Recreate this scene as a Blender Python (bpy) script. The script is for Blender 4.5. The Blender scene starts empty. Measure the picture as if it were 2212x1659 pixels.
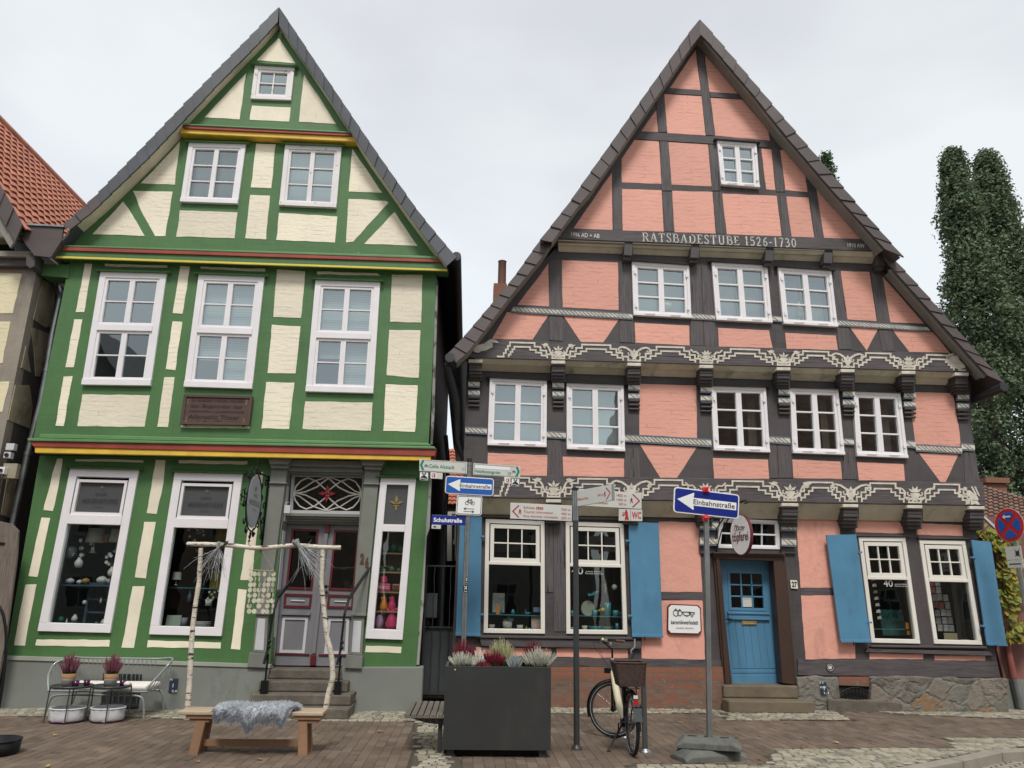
import bpy, bmesh, math, random
from mathutils import Vector, Matrix, noise
from mathutils.geometry import tessellate_polygon
random.seed(7)
S = bpy.context.scene
COL = S.collection
# ------------------------------------------------------------------ camera (calibrated from the vertical and horizontal lines)
F, CX, CY = 1661.0, 1106.0, 829.5
PITCH, ROLL, YAW = math.radians(15.5), math.radians(0.97), math.radians(2.9)
CAM = Vector((0, -13.3, 1.75))
FW = Vector((math.sin(YAW)*math.cos(PITCH), math.cos(YAW)*math.cos(PITCH), math.sin(PITCH)))
_rt = Vector((math.cos(YAW), -math.sin(YAW), 0)); _up = _rt.cross(FW)
CR = math.cos(ROLL)*_rt + math.sin(ROLL)*_up
CU = -math.sin(ROLL)*_rt + math.cos(ROLL)*_up
def ray(x, y): return FW + CR*((x-CX)/F) + CU*((CY-y)/F)
def P(x, y, Y=0.0):
    d = ray(x, y); return CAM + d*((Y-CAM.y)/d.y)
def PX(x, y, X):
    d = ray(x, y); return CAM + d*((X-CAM.x)/d.x)
def G(x, y, z=0.0):
    d = ray(x, y); return CAM + d*((z-CAM.z)/d.z)
cam = bpy.data.cameras.new('camera'); co = bpy.data.objects.new('camera', cam); COL.objects.link(co)
cam.sensor_width = 36; cam.lens = F/2212*36; cam.clip_end = 2000; cam.clip_start = .05
m = Matrix((CR, CU, -FW)).transposed().to_4x4(); m.translation = CAM; co.matrix_world = m
S.camera = co
def cr(off, pts): return [(off[0]+x/4.0, off[1]+y/4.0) for x, y in pts]
c00=(0,0); c10=(493.75,0); c01=(0,414.75); c11=(493.75,414.75); c02=(0,829.5); c12=(493.75,829.5); c03=(0,1244.25); c13=(493.75,1244.25)
p00=(1106,0); p10=(1659,0); p01=(1106,414.75); p11=(1659,414.75); q02=(932.65,829.5); p12=(1659,829.5); q03=(932.65,1244.25); p13=(1659,1244.25); mm=(1289.25,987.5)
# ------------------------------------------------------------------ objects
ORG = {}
def org(p):
    if p is None: return Vector((0,0,0))
    while p.parent is not None: p=p.parent
    return p.location.copy()
def tag(o, label=None, cat=None, group=None, kind=None):
    if label: o['label'] = label
    if cat: o['category'] = cat
    if group: o['group'] = group
    if kind: o['kind'] = kind
    return o
def thing(name, loc, label, cat, group=None):
    o = bpy.data.objects.new(name, None); COL.objects.link(o); o.location = loc; ORG[o.name] = Vector(loc)
    o.empty_display_size = .1
    return tag(o, label, cat, group)
class MB:
    def __init__(s): s.v=[]; s.f=[]; s.m=[]; s.s=[]
    def add(s, vs, fs, mi=0, sm=False):
        b=len(s.v); s.v += [Vector(p) for p in vs]
        for f in fs: s.f.append([b+i for i in f]); s.m.append(mi); s.s.append(sm)
        return s
    def prism(s, pts, d, mi=0):
        n=len(pts); d=Vector(d); pts=[Vector(p) for p in pts]
        fs=[list(range(n)), list(range(2*n-1, n-1, -1))]+[[i,(i+1)%n,n+(i+1)%n,n+i] for i in range(n)]
        return s.add(pts+[p+d for p in pts], fs, mi)
    def quad(s, pts, mi=0): return s.add(pts, [list(range(len(pts)))], mi)
    def box(s, x0,x1,y0,y1,z0,z1, mi=0):
        return s.prism([(x0,y0,z0),(x1,y0,z0),(x1,y0,z1),(x0,y0,z1)], (0,y1-y0,0), mi)
    def obox(s, c, ax, ay, az, mi=0):   # centre and three half axes
        c,ax,ay,az=map(Vector,(c,ax,ay,az))
        return s.prism([c-ax-ay-az,c+ax-ay-az,c+ax+ay-az,c-ax+ay-az], 2*az, mi)
    def bar(s, a, b, w, t, upv=(0,0,1), mi=0):  # bar from a to b, width w, thickness t
        a,b=Vector(a),Vector(b); d=(b-a).normalized(); u=Vector(upv)
        if abs(d.dot(u.normalized()))>.95: u=Vector((0,1,0))
        sd=d.cross(u).normalized(); u2=sd.cross(d).normalized()
        return s.obox((a+b)/2, (b-a)/2, sd*w/2, u2*t/2, mi)
    def tube(s, pts, r, n=8, mi=0, cap=True, closed=False):
        pts=[Vector(p) for p in pts]; k=len(pts)
        rs=r if isinstance(r,(list,tuple)) else [r]*k
        vs=[]; prev=None
        for i,p in enumerate(pts):
            if closed: t=(pts[(i+1)%k]-pts[i-1])
            else: t=(pts[min(i+1,k-1)]-pts[max(i-1,0)])
            if t.length<1e-9: t=Vector((0,0,1))
            t.normalize()
            if prev is None:
                a=Vector((0,0,1)) if abs(t.z)<.9 else Vector((1,0,0)); u=t.cross(a).normalized()
            else:
                u=prev-t*prev.dot(t)
                u = u.normalized() if u.length>1e-6 else t.orthogonal().normalized()
            prev=u; w=t.cross(u)
            for j in range(n):
                a=2*math.pi*j/n; vs.append(p+(u*math.cos(a)+w*math.sin(a))*rs[i])
        fs=[]
        for i in range(k if closed else k-1):
            i2=(i+1)%k
            for j in range(n): fs.append([i*n+j,i*n+(j+1)%n,i2*n+(j+1)%n,i2*n+j])
        s.add(vs, fs, mi, True)
        if cap and not closed:
            s.add([vs[j] for j in range(n)],[list(range(n))[::-1]],mi); s.add([vs[(k-1)*n+j] for j in range(n)],[list(range(n))],mi)
        return s
    def lathe(s, c, prof, n=20, mi=0, ax=None, sx=1, sy=1):
        c=Vector(c); vs=[]; k=len(prof)
        for r,z in prof:
            for j in range(n):
                a=2*math.pi*j/n; vs.append(c+Vector((r*math.cos(a)*sx, r*math.sin(a)*sy, z)))
        fs=[[i*n+j,i*n+(j+1)%n,(i+1)*n+(j+1)%n,(i+1)*n+j] for i in range(k-1) for j in range(n)]
        s.add(vs,fs,mi,True)
        return s
    def sphere(s, c, r, n=10, mi=0, sz=1.0):
        prof=[(max(r*math.sin(math.pi*i/n),1e-4), -r*sz*math.cos(math.pi*i/n)) for i in range(n+1)]
        return s.lathe(c, prof, n+2, mi)
    def build(s, name, mats, parent=None, at=None, bevel=0, recalc=True, label=None, cat=None, group=None, kind=None):
        me=bpy.data.meshes.new(name)
        o0=org(parent) if parent is not None else (Vector(at) if at is not None else Vector((0,0,0)))
        me.from_pydata([tuple(p-o0) for p in s.v], [], s.f)
        for mt in (mats if isinstance(mats,(list,tuple)) else [mats]): me.materials.append(mt)
        me.polygons.foreach_set('material_index', s.m); me.polygons.foreach_set('use_smooth', s.s)
        if recalc:
            bm=bmesh.new(); bm.from_mesh(me)
            bmesh.ops.recalc_face_normals(bm, faces=bm.faces); bm.to_mesh(me); bm.free()
        me.update()
        o=bpy.data.objects.new(name, me); COL.objects.link(o)
        ORG[o.name]=o0.copy()
        if parent is not None: o.parent=parent
        else: o.location=o0
        if bevel:
            b=o.modifiers.new('bevel','BEVEL'); b.width=bevel; b.segments=2; b.limit_method='ANGLE'; b.angle_limit=math.radians(40)
        return tag(o,label,cat,group,kind)
def jit(pts, amp=.005, step=.12, seed=0.0):
    out=[]; n=len(pts)
    for i in range(n):
        a,b=pts[i],pts[(i+1)%n]; L=(b-a).length; k=max(1,int(L/step))
        for j in range(k):
            p=a.lerp(b,j/k)
            q=Vector((p.x*5+seed,p.y,p.z*5))
            out.append(p+Vector((noise.noise(q),0,noise.noise(q+Vector((7,3,9)))))*amp*2)
    return out
def pp(pts, Y): return [P(x,y,Y) for x,y in pts]
def slab(mb, pts, Y, t=.03, mi=0): return mb.prism(pp(pts,Y), (0,t,0), mi)
HOLES={}
def holed(mb, outer, holes, t, mi=0):
    polys=[outer]+holes; flat=[p for q in polys for p in q]
    tris=tessellate_polygon(polys)
    n=len(flat); d=Vector((0,t,0))
    fs=[list(tr) for tr in tris]+[[n+i for i in tr][::-1] for tr in tris]
    b=0
    for q in polys:
        k=len(q)
        for i in range(k): fs.append([b+i,b+(i+1)%k,n+b+(i+1)%k,n+b+i])
        b+=k
    mb.add(flat+[p+d for p in flat], fs, mi)
# ------------------------------------------------------------------ text
_fc={}
def text(mb, body, a, b, up, mi=0, lift=None, bold=0.0, depth=0.0, fit=True, squash=1.0):
    """letters on the baseline a->b, cap height vector up, added to mb as flat faces"""
    key=(body,bold)
    if key not in _fc:
        cu=bpy.data.curves.new('lettering','FONT'); cu.body=body; cu.offset=bold; cu.resolution_u=3
        ob=bpy.data.objects.new('lettering',cu); COL.objects.link(ob)
        dg=bpy.context.evaluated_depsgraph_get(); dg.update()
        me=bpy.data.meshes.new_from_object(ob.evaluated_get(dg))
        _fc[key]=([v.co.copy() for v in me.vertices],[list(p.vertices) for p in me.polygons])
        bpy.data.objects.remove(ob); bpy.data.curves.remove(cu); bpy.data.meshes.remove(me)
    vs,fs=_fc[key]
    if not vs: return
    x0=min(v.x for v in vs); x1=max(v.x for v in vs); cap=.70
    a,b,up=Vector(a),Vector(b),Vector(up); L=b-a
    nrm=L.cross(up).normalized()*(depth if depth else .003)
    out=[a+L*((v.x-x0)/(x1-x0))+up*(v.y/cap)+nrm for v in vs]
    mb.add(out,fs,mi)
def textp(mb, body, pa, pb, hpx, Y, mi=0, bold=0.0, lift=.004):
    """baseline given by two photo points on plane Y, cap height in photo units"""
    a=P(*pa,Y); b=P(*pb,Y); t=P(pa[0]+0.0,pa[1]-hpx,Y); up=Vector((0,0,(t-a).length))
    text(mb, body, a+Vector((0,-lift,0)), b+Vector((0,-lift,0)), up, mi, bold=bold)
# ------------------------------------------------------------------ materials
def newmat(name):
    mt=bpy.data.materials.new(name); mt.use_nodes=True; nt=mt.node_tree
    return mt, nt, nt.nodes['Principled BSDF']
def N(nt, t, **kw):
    n=nt.nodes.new(t)
    for k,v in kw.items(): setattr(n,k,v)
    return n
def coords(nt, stretch=(1,1,1), rot=(0,0,0)):
    tc=N(nt,'ShaderNodeTexCoord'); mp=N(nt,'ShaderNodeMapping'); mp.inputs['Scale'].default_value=stretch; mp.inputs['Rotation'].default_value=rot
    nt.links.new(tc.outputs['Object'],mp.inputs['Vector']); return mp.outputs['Vector']
def nz(nt, vec, scale, detail=4, rough=.55):
    n=N(nt,'ShaderNodeTexNoise'); n.inputs['Scale'].default_value=scale; n.inputs['Detail'].default_value=detail; n.inputs['Roughness'].default_value=rough
    nt.links.new(vec,n.inputs['Vector']); return n.outputs['Fac']
def rampv(nt, fac, a, b, lo=0.0, hi=1.0):
    r=N(nt,'ShaderNodeMapRange'); r.inputs['From Min'].default_value=a; r.inputs['From Max'].default_value=b
    r.inputs['To Min'].default_value=lo; r.inputs['To Max'].default_value=hi; nt.links.new(fac,r.inputs['Value']); return r.outputs['Result']
def mixc(nt, fac, a, b, mode='MIX'):
    m=N(nt,'ShaderNodeMix',data_type='RGBA',blend_type=mode)
    if isinstance(fac,(int,float)): m.inputs[0].default_value=fac
    else: nt.links.new(fac,m.inputs[0])
    for i,x in ((6,a),(7,b)):
        if isinstance(x,(tuple,list)): m.inputs[i].default_value=(*x[:3],1)
        else: nt.links.new(x,m.inputs[i])
    return m.outputs[2]
def objrand(nt,c,lo=.88,hi=1.05):
    oi=N(nt,'ShaderNodeObjectInfo'); r=rampv(nt,oi.outputs['Random'],0,1,lo,hi); cb=N(nt,'ShaderNodeCombineColor')
    for k in range(3): nt.links.new(r,cb.inputs[k])
    return mixc(nt,1.0,c,cb.outputs[0],'MULTIPLY')
def sc(c,k): return tuple(min(1,x*k) for x in c[:3])
def bumpn(nt, bs, h, strength=.4, dist=.01, prev=None):
    b=N(nt,'ShaderNodeBump'); b.inputs['Strength'].default_value=strength; b.inputs['Distance'].default_value=dist
    nt.links.new(h,b.inputs['Height'])
    if prev is not None: nt.links.new(prev,b.inputs['Normal'])
    if bs is not None: nt.links.new(b.outputs['Normal'],bs.inputs['Normal'])
    return b.outputs['Normal']
def M(name, col, rough=.6, metal=0, var=.12, vs=2.5, st=(1,1,1), bump=0, bs=30, bd=.004, dirt=None, flake=None, spec=.5, rand=0):
    mt,nt,b=newmat(name); v=coords(nt,st)
    f=nz(nt,v,vs,6); c=mixc(nt,rampv(nt,f,.3,.7),sc(col,1-var),sc(col,1+var))
    if dirt:   # (colour, low, high, scale)
        d=nz(nt,coords(nt,(1,1,.5)),dirt[3],7,.65); c=mixc(nt,rampv(nt,d,dirt[1],dirt[2]),c,dirt[0])
    if flake:  # (colour, threshold, scale)
        d=nz(nt,coords(nt,(1,1,1)),flake[2],8,.7); c=mixc(nt,rampv(nt,d,flake[1],flake[1]+.015),c,flake[0])
    if rand: c=objrand(nt,c,1-rand,1+rand*.5)
    nt.links.new(c,b.inputs['Base Color']); b.inputs['Roughness'].default_value=rough; b.inputs['Metallic'].default_value=metal
    b.inputs['Specular IOR Level'].default_value=spec
    if bump: bumpn(nt,b,nz(nt,v,bs,5),bump,bd)
    return mt
def wallcoord(nt, warp=.012, ws=2.0, ax='XZ', wz=None):
    tc=N(nt,'ShaderNodeTexCoord'); sp=N(nt,'ShaderNodeSeparateXYZ'); nt.links.new(tc.outputs['Object'],sp.inputs[0])
    n=N(nt,'ShaderNodeTexNoise'); n.inputs['Scale'].default_value=ws; n.inputs['Detail'].default_value=3; nt.links.new(tc.outputs['Object'],n.inputs['Vector'])
    s2=N(nt,'ShaderNodeSeparateColor'); nt.links.new(n.outputs['Color'],s2.inputs[0])
    cb=N(nt,'ShaderNodeCombineXYZ')
    for i,(a,cc) in enumerate(zip(ax,('Red','Green'))):
        ma=N(nt,'ShaderNodeMath',operation='MULTIPLY_ADD'); nt.links.new(s2.outputs[cc],ma.inputs[0]); ma.inputs[1].default_value=warp; nt.links.new(sp.outputs[a],ma.inputs[2])
        nt.links.new(ma.outputs[0],cb.inputs[i])
    return cb.outputs[0]
def brick(nt, vec, bw, rh, mortar, c1, c2, cm, smooth=.2, offs=.5, scale=1.0):
    t=N(nt,'ShaderNodeTexBrick'); t.offset=offs; i=t.inputs
    i['Scale'].default_value=scale; i['Brick Width'].default_value=bw; i['Row Height'].default_value=rh; i['Mortar Size'].default_value=mortar; i['Mortar Smooth'].default_value=smooth
    i['Color1'].default_value=(*c1,1); i['Color2'].default_value=(*c2,1); i['Mortar'].default_value=(*cm,1); i['Bias'].default_value=0
    nt.links.new(vec,i['Vector']); return t
def painted_brick(name, col, lines=.8, rough=.65, streak=.6):
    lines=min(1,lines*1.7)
    mt,nt,b=newmat(name); v=wallcoord(nt,.05,2.2)
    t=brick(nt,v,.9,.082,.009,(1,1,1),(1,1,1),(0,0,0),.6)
    o=coords(nt); f=nz(nt,o,1.6,6); c=mixc(nt,rampv(nt,f,.3,.7),sc(col,.95),sc(col,1.04))
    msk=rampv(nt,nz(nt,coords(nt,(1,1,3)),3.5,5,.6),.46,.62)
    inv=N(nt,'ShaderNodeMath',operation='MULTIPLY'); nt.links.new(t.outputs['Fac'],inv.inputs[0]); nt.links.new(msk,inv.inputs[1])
    c=mixc(nt,rampv(nt,inv.outputs[0],0,1,0,lines),c,sc(col,.55))  # thin shadow streaks along the mortar courses, put into the paint colour
    c=mixc(nt,rampv(nt,nz(nt,coords(nt,(1,1,1)),.9,3),.35,.75,0,.16),c,sc(col,.76))
    # weather streaks, dark and vertical
    d=nz(nt,coords(nt,(1.5,1,.35)),2.2,7,.65); c=mixc(nt,rampv(nt,d,.62,.8,0,streak*.5),c,sc(col,.62))
    c=objrand(nt,c,.87,1.05)
    nt.links.new(c,b.inputs['Base Color']); b.inputs['Roughness'].default_value=rough
    n1=bumpn(nt,None,inv.outputs[0],-.9,.012); n2=bumpn(nt,None,nz(nt,coords(nt,(1,1,2.2)),9,5),.55,.014,n1)
    bumpn(nt,b,nz(nt,o,60,3),.15,.003,n2)
    return mt
def timber(name, col, rough=.7, var=.3, flake=None, warm=None, grain=None):
    mt,nt,b=newmat(name)
    v=coords(nt,(1,1,1)); big=nz(nt,v,1.2,5)
    g1=nz(nt,coords(nt,(30,30,2.2)),1.0,4); g2=nz(nt,coords(nt,(2.2,30,30)),1.0,4)
    g=N(nt,'ShaderNodeMath',operation='MULTIPLY'); nt.links.new(g1,g.inputs[0]); nt.links.new(g2,g.inputs[1])
    c=mixc(nt,rampv(nt,big,.3,.7),sc(col,1-var),sc(col,1+var))
    c=mixc(nt,rampv(nt,g.outputs[0],.1,.35,.0,.5),c,sc(col,1+var*1.2))
    if warm: c=mixc(nt,rampv(nt,nz(nt,v,3,5),.5,.75,0,.6),c,warm)
    if grain:
        st={'v':(22,22,.9),'h':(.9,22,22)}[grain]; st2={'v':(60,60,3),'h':(3,60,60)}[grain]
        c=mixc(nt,rampv(nt,nz(nt,coords(nt,st2),1.0,3),.40,.62,0,.7),c,sc(col,2.0))
        c=mixc(nt,rampv(nt,nz(nt,coords(nt,st),1.0,3,.5),.655,.675),c,sc(col,.18))
    if flake:
        d=nz(nt,v,flake[2],9,.72); c=mixc(nt,rampv(nt,d,flake[1],flake[1]+.012),c,flake[0])
    nt.links.new(c,b.inputs['Base Color']); b.inputs['Roughness'].default_value=rough
    n1=bumpn(nt,None,g.outputs[0],.5,.006); bumpn(nt,b,nz(nt,v,7,5),.35,.01,n1)
    return mt
def glassm(name, refl=.2, tint=(.8,.85,.85), rough=.01):
    mt,nt,b=newmat(name); nt.nodes.remove(b); out=nt.nodes['Material Output']
    tr=N(nt,'ShaderNodeBsdfTransparent'); tr.inputs[0].default_value=(*tint,1)
    gl=N(nt,'ShaderNodeBsdfGlossy'); gl.inputs['Roughness'].default_value=rough; gl.inputs['Color'].default_value=(.86,.95,.95,1)
    lw=N(nt,'ShaderNodeLayerWeight'); lw.inputs[0].default_value=.35
    ad=rampv(nt,lw.outputs['Fresnel'],0,1,refl,1)
    bp=N(nt,'ShaderNodeBump'); bp.inputs['Strength'].default_value=.16; bp.inputs['Distance'].default_value=.02
    nt.links.new(nz(nt,coords(nt),1.3,2),bp.inputs['Height']); nt.links.new(bp.outputs[0],gl.inputs['Normal'])
    mx=N(nt,'ShaderNodeMixShader'); nt.links.new(ad,mx.inputs[0]); nt.links.new(tr.outputs[0],mx.inputs[1]); nt.links.new(gl.outputs[0],mx.inputs[2])
    nt.links.new(mx.outputs[0],out.inputs['Surface']); return mt
GREEN=(.062,.150,.046); CREAM=(.88,.79,.62); PINK=(.76,.365,.28)
m_green=timber('green_paint',GREEN,.55,.2,flake=((.45,.42,.33),.735,3.0))
m_greenw=timber('green_paint_weathered',GREEN,.6,.2,flake=((.5,.48,.36),.69,3.5))
m_lgreen=M('green_cornice_paint',(.115,.245,.09),.45,var=.1)
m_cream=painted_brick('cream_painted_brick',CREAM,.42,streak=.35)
m_creamp=M('cream_plaster',sc(CREAM,.98),.7,var=.06,bump=.4,bs=6,bd=.02,rand=.1,dirt=(sc(CREAM,.72),.6,.85,2.5))
m_redb=M('red_cornice_paint',(.30,.050,.03),.5,var=.2,bump=.2,bs=20)
m_yel=M('yellow_cornice_paint',(.74,.47,.055),.5,var=.14,vs=4,bump=.2,bs=15,flake=((.35,.3,.18),.72,5))
m_yel2=M('yellow_line_paint',(.70,.55,.09),.5,var=.1)
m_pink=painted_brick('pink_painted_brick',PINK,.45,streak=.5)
m_pinks=M('pink_plaster',PINK,.65,var=.06,vs=2,bump=.6,bs=7,bd=.025,rand=.12,dirt=(sc(PINK,.62),.56,.82,2.2))
m_timb=timber('dark_timber',(.058,.050,.050),.68,.42,flake=((.10,.09,.085),.70,7),warm=(.082,.068,.058))
m_timbv=timber('dark_post_timber',(.062,.054,.054),.7,.28,warm=(.085,.070,.060),grain='v'); m_timbh=timber('dark_beam_timber',(.058,.050,.051),.7,.28,warm=(.08,.065,.056),grain='h')
m_timbl=timber('grey_timber',(.072,.062,.060),.7,.28,flake=((.02,.017,.016),.72,6))
m_cove=M('cove_board_paint',(.55,.505,.39),.7,var=.15,vs=3,bump=.3,bs=8,dirt=((.14,.12,.08),.58,.8,3))
m_white=M('white_frame_paint',(.80,.765,.77),.4,var=.04,vs=3,flake=((.42,.36,.33),.79,5))
m_whitew=M('weathered_white_paint',(.75,.71,.70),.5,var=.06,flake=((.36,.29,.26),.60,6))
m_whitey=M('cream_white_frame_paint',(.78,.74,.66),.35,var=.04)
m_glass=glassm('window_glass',.27,(.7,.76,.76)); m_glassd=glassm('shop_glass',.07,(.72,.76,.76)); m_glassm=glassm('dim_window_glass',.15,(.5,.52,.52))
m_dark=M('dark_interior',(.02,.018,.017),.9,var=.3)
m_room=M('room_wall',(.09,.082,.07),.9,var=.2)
m_blind=M('window_blind',(.62,.66,.64),.6,var=.05)
m_curt=M('curtain_fabric',(.45,.46,.46),.9,var=.1,st=(14,1,1),vs=1.5)
m_frost=M('dark_frosted_film',(.075,.078,.078),.35,var=.05)
m_frostl=M('film_lettering',(.035,.035,.037),.5)
m_slate=M('slate',(.058,.062,.072),.55,var=.22,vs=1.8,bump=.25,bs=18,dirt=((.085,.095,.08),.6,.8,4))
m_slateb=M('brown_slate',(.085,.066,.062),.6,var=.18,vs=2,bump=.25,bs=18)
m_soffit=M('soffit_board',(.66,.60,.46),.7,var=.14,vs=2,dirt=((.2,.19,.15),.55,.8,2))
m_barge=M('grey_barge_board',(.24,.225,.20),.7,var=.12)
m_orange=M('orange_clay_tile',(.44,.165,.10),.7,var=.25,vs=3,bump=.2,dirt=((.22,.075,.045),.55,.8,2.2))
m_browntile=M('old_brown_clay_tile',(.20,.115,.085),.8,var=.4,vs=3,dirt=((.09,.08,.06),.5,.8,4))
m_zinc=M('zinc',(.30,.31,.31),.38,.85,var=.2,vs=4)
m_zincd=M('dark_zinc',(.045,.047,.05),.45,.4,var=.3)
m_iron=M('black_wrought_iron',(.012,.013,.014),.45,.5,var=.2)
m_plinth=M('grey_plinth_render',(.205,.215,.19),.75,var=.1,vs=1.5,bump=.3,bs=25,dirt=((.13,.13,.115),.58,.75,1.6))
m_portal=M('grey_green_portal_paint',(.185,.19,.165),.6,var=.1,vs=3,bump=.2,bs=20,dirt=((.11,.11,.095),.62,.8,4))
m_doorg=M('grey_door_paint',(.20,.195,.205),.45,var=.06)
m_doorw=M('pale_panel_paint',(.56,.56,.57),.5,var=.05)
m_doorr=M('dark_red_trim',(.115,.010,.016),.45,var=.15)
m_step=M('worn_step_stone',(.125,.105,.082),.8,var=.25,vs=5,bump=.6,bs=14,bd=.02,dirt=((.09,.08,.065),.5,.7,6))
m_steps=M('sandstone_step',(.155,.12,.078),.8,var=.2,vs=3,bump=.5,bs=10,bd=.02,dirt=((.12,.1,.075),.5,.75,3))
m_blue=M('blue_shutter_paint',(.080,.225,.36),.5,var=.09,vs=2,bump=.25,bs=8,dirt=((.065,.17,.27),.52,.78,3),flake=((.05,.12,.19),.745,9))
m_brownf=timber('brown_door_frame',(.050,.024,.016),.5,.2)
m_sblue=M('blue_sign_face',(.012,.10,.42),.3,var=.04); m_sblued=M('dark_blue_sign_face',(.01,.022,.22),.3,var=.04)
m_swhite=M('white_sign_face',(.82,.82,.80),.35,var=.03); m_sgrey=M('grey_white_sign_face',(.58,.58,.54),.4,var=.05)
m_ink=M('black_print',(.012,.012,.012),.4); m_sred=M('red_print',(.42,.02,.025),.4); m_sgreen=M('green_print',(.0,.22,.13),.4)
m_signred=M('red_sign_face',(.50,.02,.025),.35); m_tape=M('red_tape',(.70,.02,.03),.3)
m_brass=M('brass',(.55,.40,.18),.35,.8); m_gold=M('gold_film',(.22,.17,.06),.5)
m_wood=timber('pine_wood',(.25,.14,.078),.6,.25); m_plank=timber('pale_plank',(.42,.33,.23),.6,.22)
m_oldwood=timber('weathered_bench_wood',(.125,.11,.09),.75,.3)
m_barn=timber('weathered_grey_door_wood',(.115,.092,.075),.8,.3,grain='v')
m_planter=M('anthracite_planter',(.030,.031,.030),.5,var=.16,vs=2,bump=.1,bs=200,dirt=((.048,.047,.042),.55,.8,1.8))
m_grey=M('grey_powder_coat',(.075,.083,.083),.45,.2,var=.06); m_dgrey=M('dark_grey_post_paint',(.047,.051,.050),.45,.2,var=.1)
m_lgrey=M('light_grey_tube',(.25,.27,.26),.4,.2,var=.06)
m_cush=M('white_cushion',(.76,.70,.64),.9,var=.04); m_fab=M('pale_basket_fabric',(.56,.56,.57),.95,var=.1,vs=6,bump=.6,bs=7,bd=.02)
m_fur=M('grey_fur',(.60,.63,.66),.95,var=.3,vs=6); m_furd=M('fur_tip_grey',(.30,.31,.34),.95,var=.3)
m_white2=M('white_line_paint',(.60,.55,.46),.6,var=.2,vs=8,flake=((.10,.085,.08),.66,12)); m_ropeb=M('blue_grey_line_paint',(.13,.165,.20),.6,var=.15)
m_text=M('aged_white_lettering',(.60,.57,.52),.6,var=.15,flake=((.06,.05,.05),.60,14))
m_plaq=timber('brown_carved_plaque',(.075,.042,.033),.7,.25); m_plaqt=M('carved_letter_shade',(.035,.02,.016),.7)
m_rub=M('black_rubber',(.012,.012,.012),.6); m_chrome=M('chrome',(.6,.6,.6),.2,1); m_bikecream=M('cream_bike_enamel',(.62,.56,.40),.25,var=.04)
m_leather=M('brown_leather',(.10,.035,.018),.5); m_wick=M('dark_wicker',(.055,.030,.022),.6,var=.4,vs=30,bump=.8,bs=40,bd=.01)
m_refl=M('red_reflector',(.45,.01,.01),.25); m_block=M('recycled_rubber_block',(.125,.13,.112),.8,var=.2,vs=4,bump=.5,bs=30,bd=.01,dirt=((.07,.07,.06),.5,.7,6))
m_purple=M('purple_candle_glass',(.06,.01,.04),.15); m_paper=M('striped_pot_wrap',(.65,.62,.56),.8); m_kraft=M('kraft_paper_band',(.32,.18,.08),.8)
m_shell=M('pearl_shell_disc',(.60,.57,.44),.35,var=.12,vs=12)
def birchm():
    mt,nt,b=newmat('birch_bark'); v=coords(nt,(2,2,6))
    f=nz(nt,v,3.0,6,.6); c=mixc(nt,rampv(nt,f,.3,.7),(.48,.42,.33),(.70,.64,.54))
    k=nz(nt,coords(nt,(3,3,13)),2.6,4,.6); c=mixc(nt,rampv(nt,k,.575,.61),c,(.04,.03,.026))
    nt.links.new(c,b.inputs['Base Color']); b.inputs['Roughness'].default_value=.6; bumpn(nt,b,k,.5,.004); return mt
m_birch=birchm()
def stripes(name, c1, c2, freq, axis='Z', duty=.5):
    mt,nt,b=newmat(name); tc=N(nt,'ShaderNodeTexCoord'); sp=N(nt,'ShaderNodeSeparateXYZ'); nt.links.new(tc.outputs['Object'],sp.inputs[0])
    a=N(nt,'ShaderNodeMath',operation='MULTIPLY'); nt.links.new(sp.outputs[axis],a.inputs[0]); a.inputs[1].default_value=freq
    fr=N(nt,'ShaderNodeMath',operation='FRACT'); nt.links.new(a.outputs[0],fr.inputs[0])
    g=N(nt,'ShaderNodeMath',operation='GREATER_THAN'); nt.links.new(fr.outputs[0],g.inputs[0]); g.inputs[1].default_value=duty
    nt.links.new(mixc(nt,g.outputs[0],c1,c2),b.inputs['Base Color']); b.inputs['Roughness'].default_value=.8; return mt
m_stripe=stripes('striped_pot_fabric',(.66,.62,.55),(.05,.045,.045),60)
m_blinds=stripes('slatted_blind',(.56,.59,.57),(.40,.43,.43),22,'Z',.72)
def real_brick():
    mt,nt,b=newmat('old_brick'); v=wallcoord(nt,.02,3.0)
    t=brick(nt,v,.245,.083,.012,(.26,.08,.045),(.13,.08,.058),(.20,.16,.12),.25)
    c=mixc(nt,rampv(nt,nz(nt,coords(nt,(3,3,9)),1.6,3),.42,.6),t.outputs['Color'],(.19,.12,.085))
    tt=mixc(nt,rampv(nt,nz(nt,coords(nt),14,7,.7),.60,.66,0,.7),c,(.36,.31,.26))
    tc=N(nt,'ShaderNodeTexCoord'); sp=N(nt,'ShaderNodeSeparateXYZ'); nt.links.new(tc.outputs['Object'],sp.inputs[0])
    tt=mixc(nt,rampv(nt,sp.outputs['Z'],.42,.50,0,.55),tt,(.33,.09,.04))
    f=mixc(nt,t.outputs['Fac'],tt,(.14,.11,.085))
    nt.links.new(f,b.inputs['Base Color']); b.inputs['Roughness'].default_value=.85
    n1=bumpn(nt,None,t.outputs['Fac'],-.8,.01); bumpn(nt,b,nz(nt,coords(nt),35,6),.5,.006,n1); return mt
m_brick=real_brick()
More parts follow.
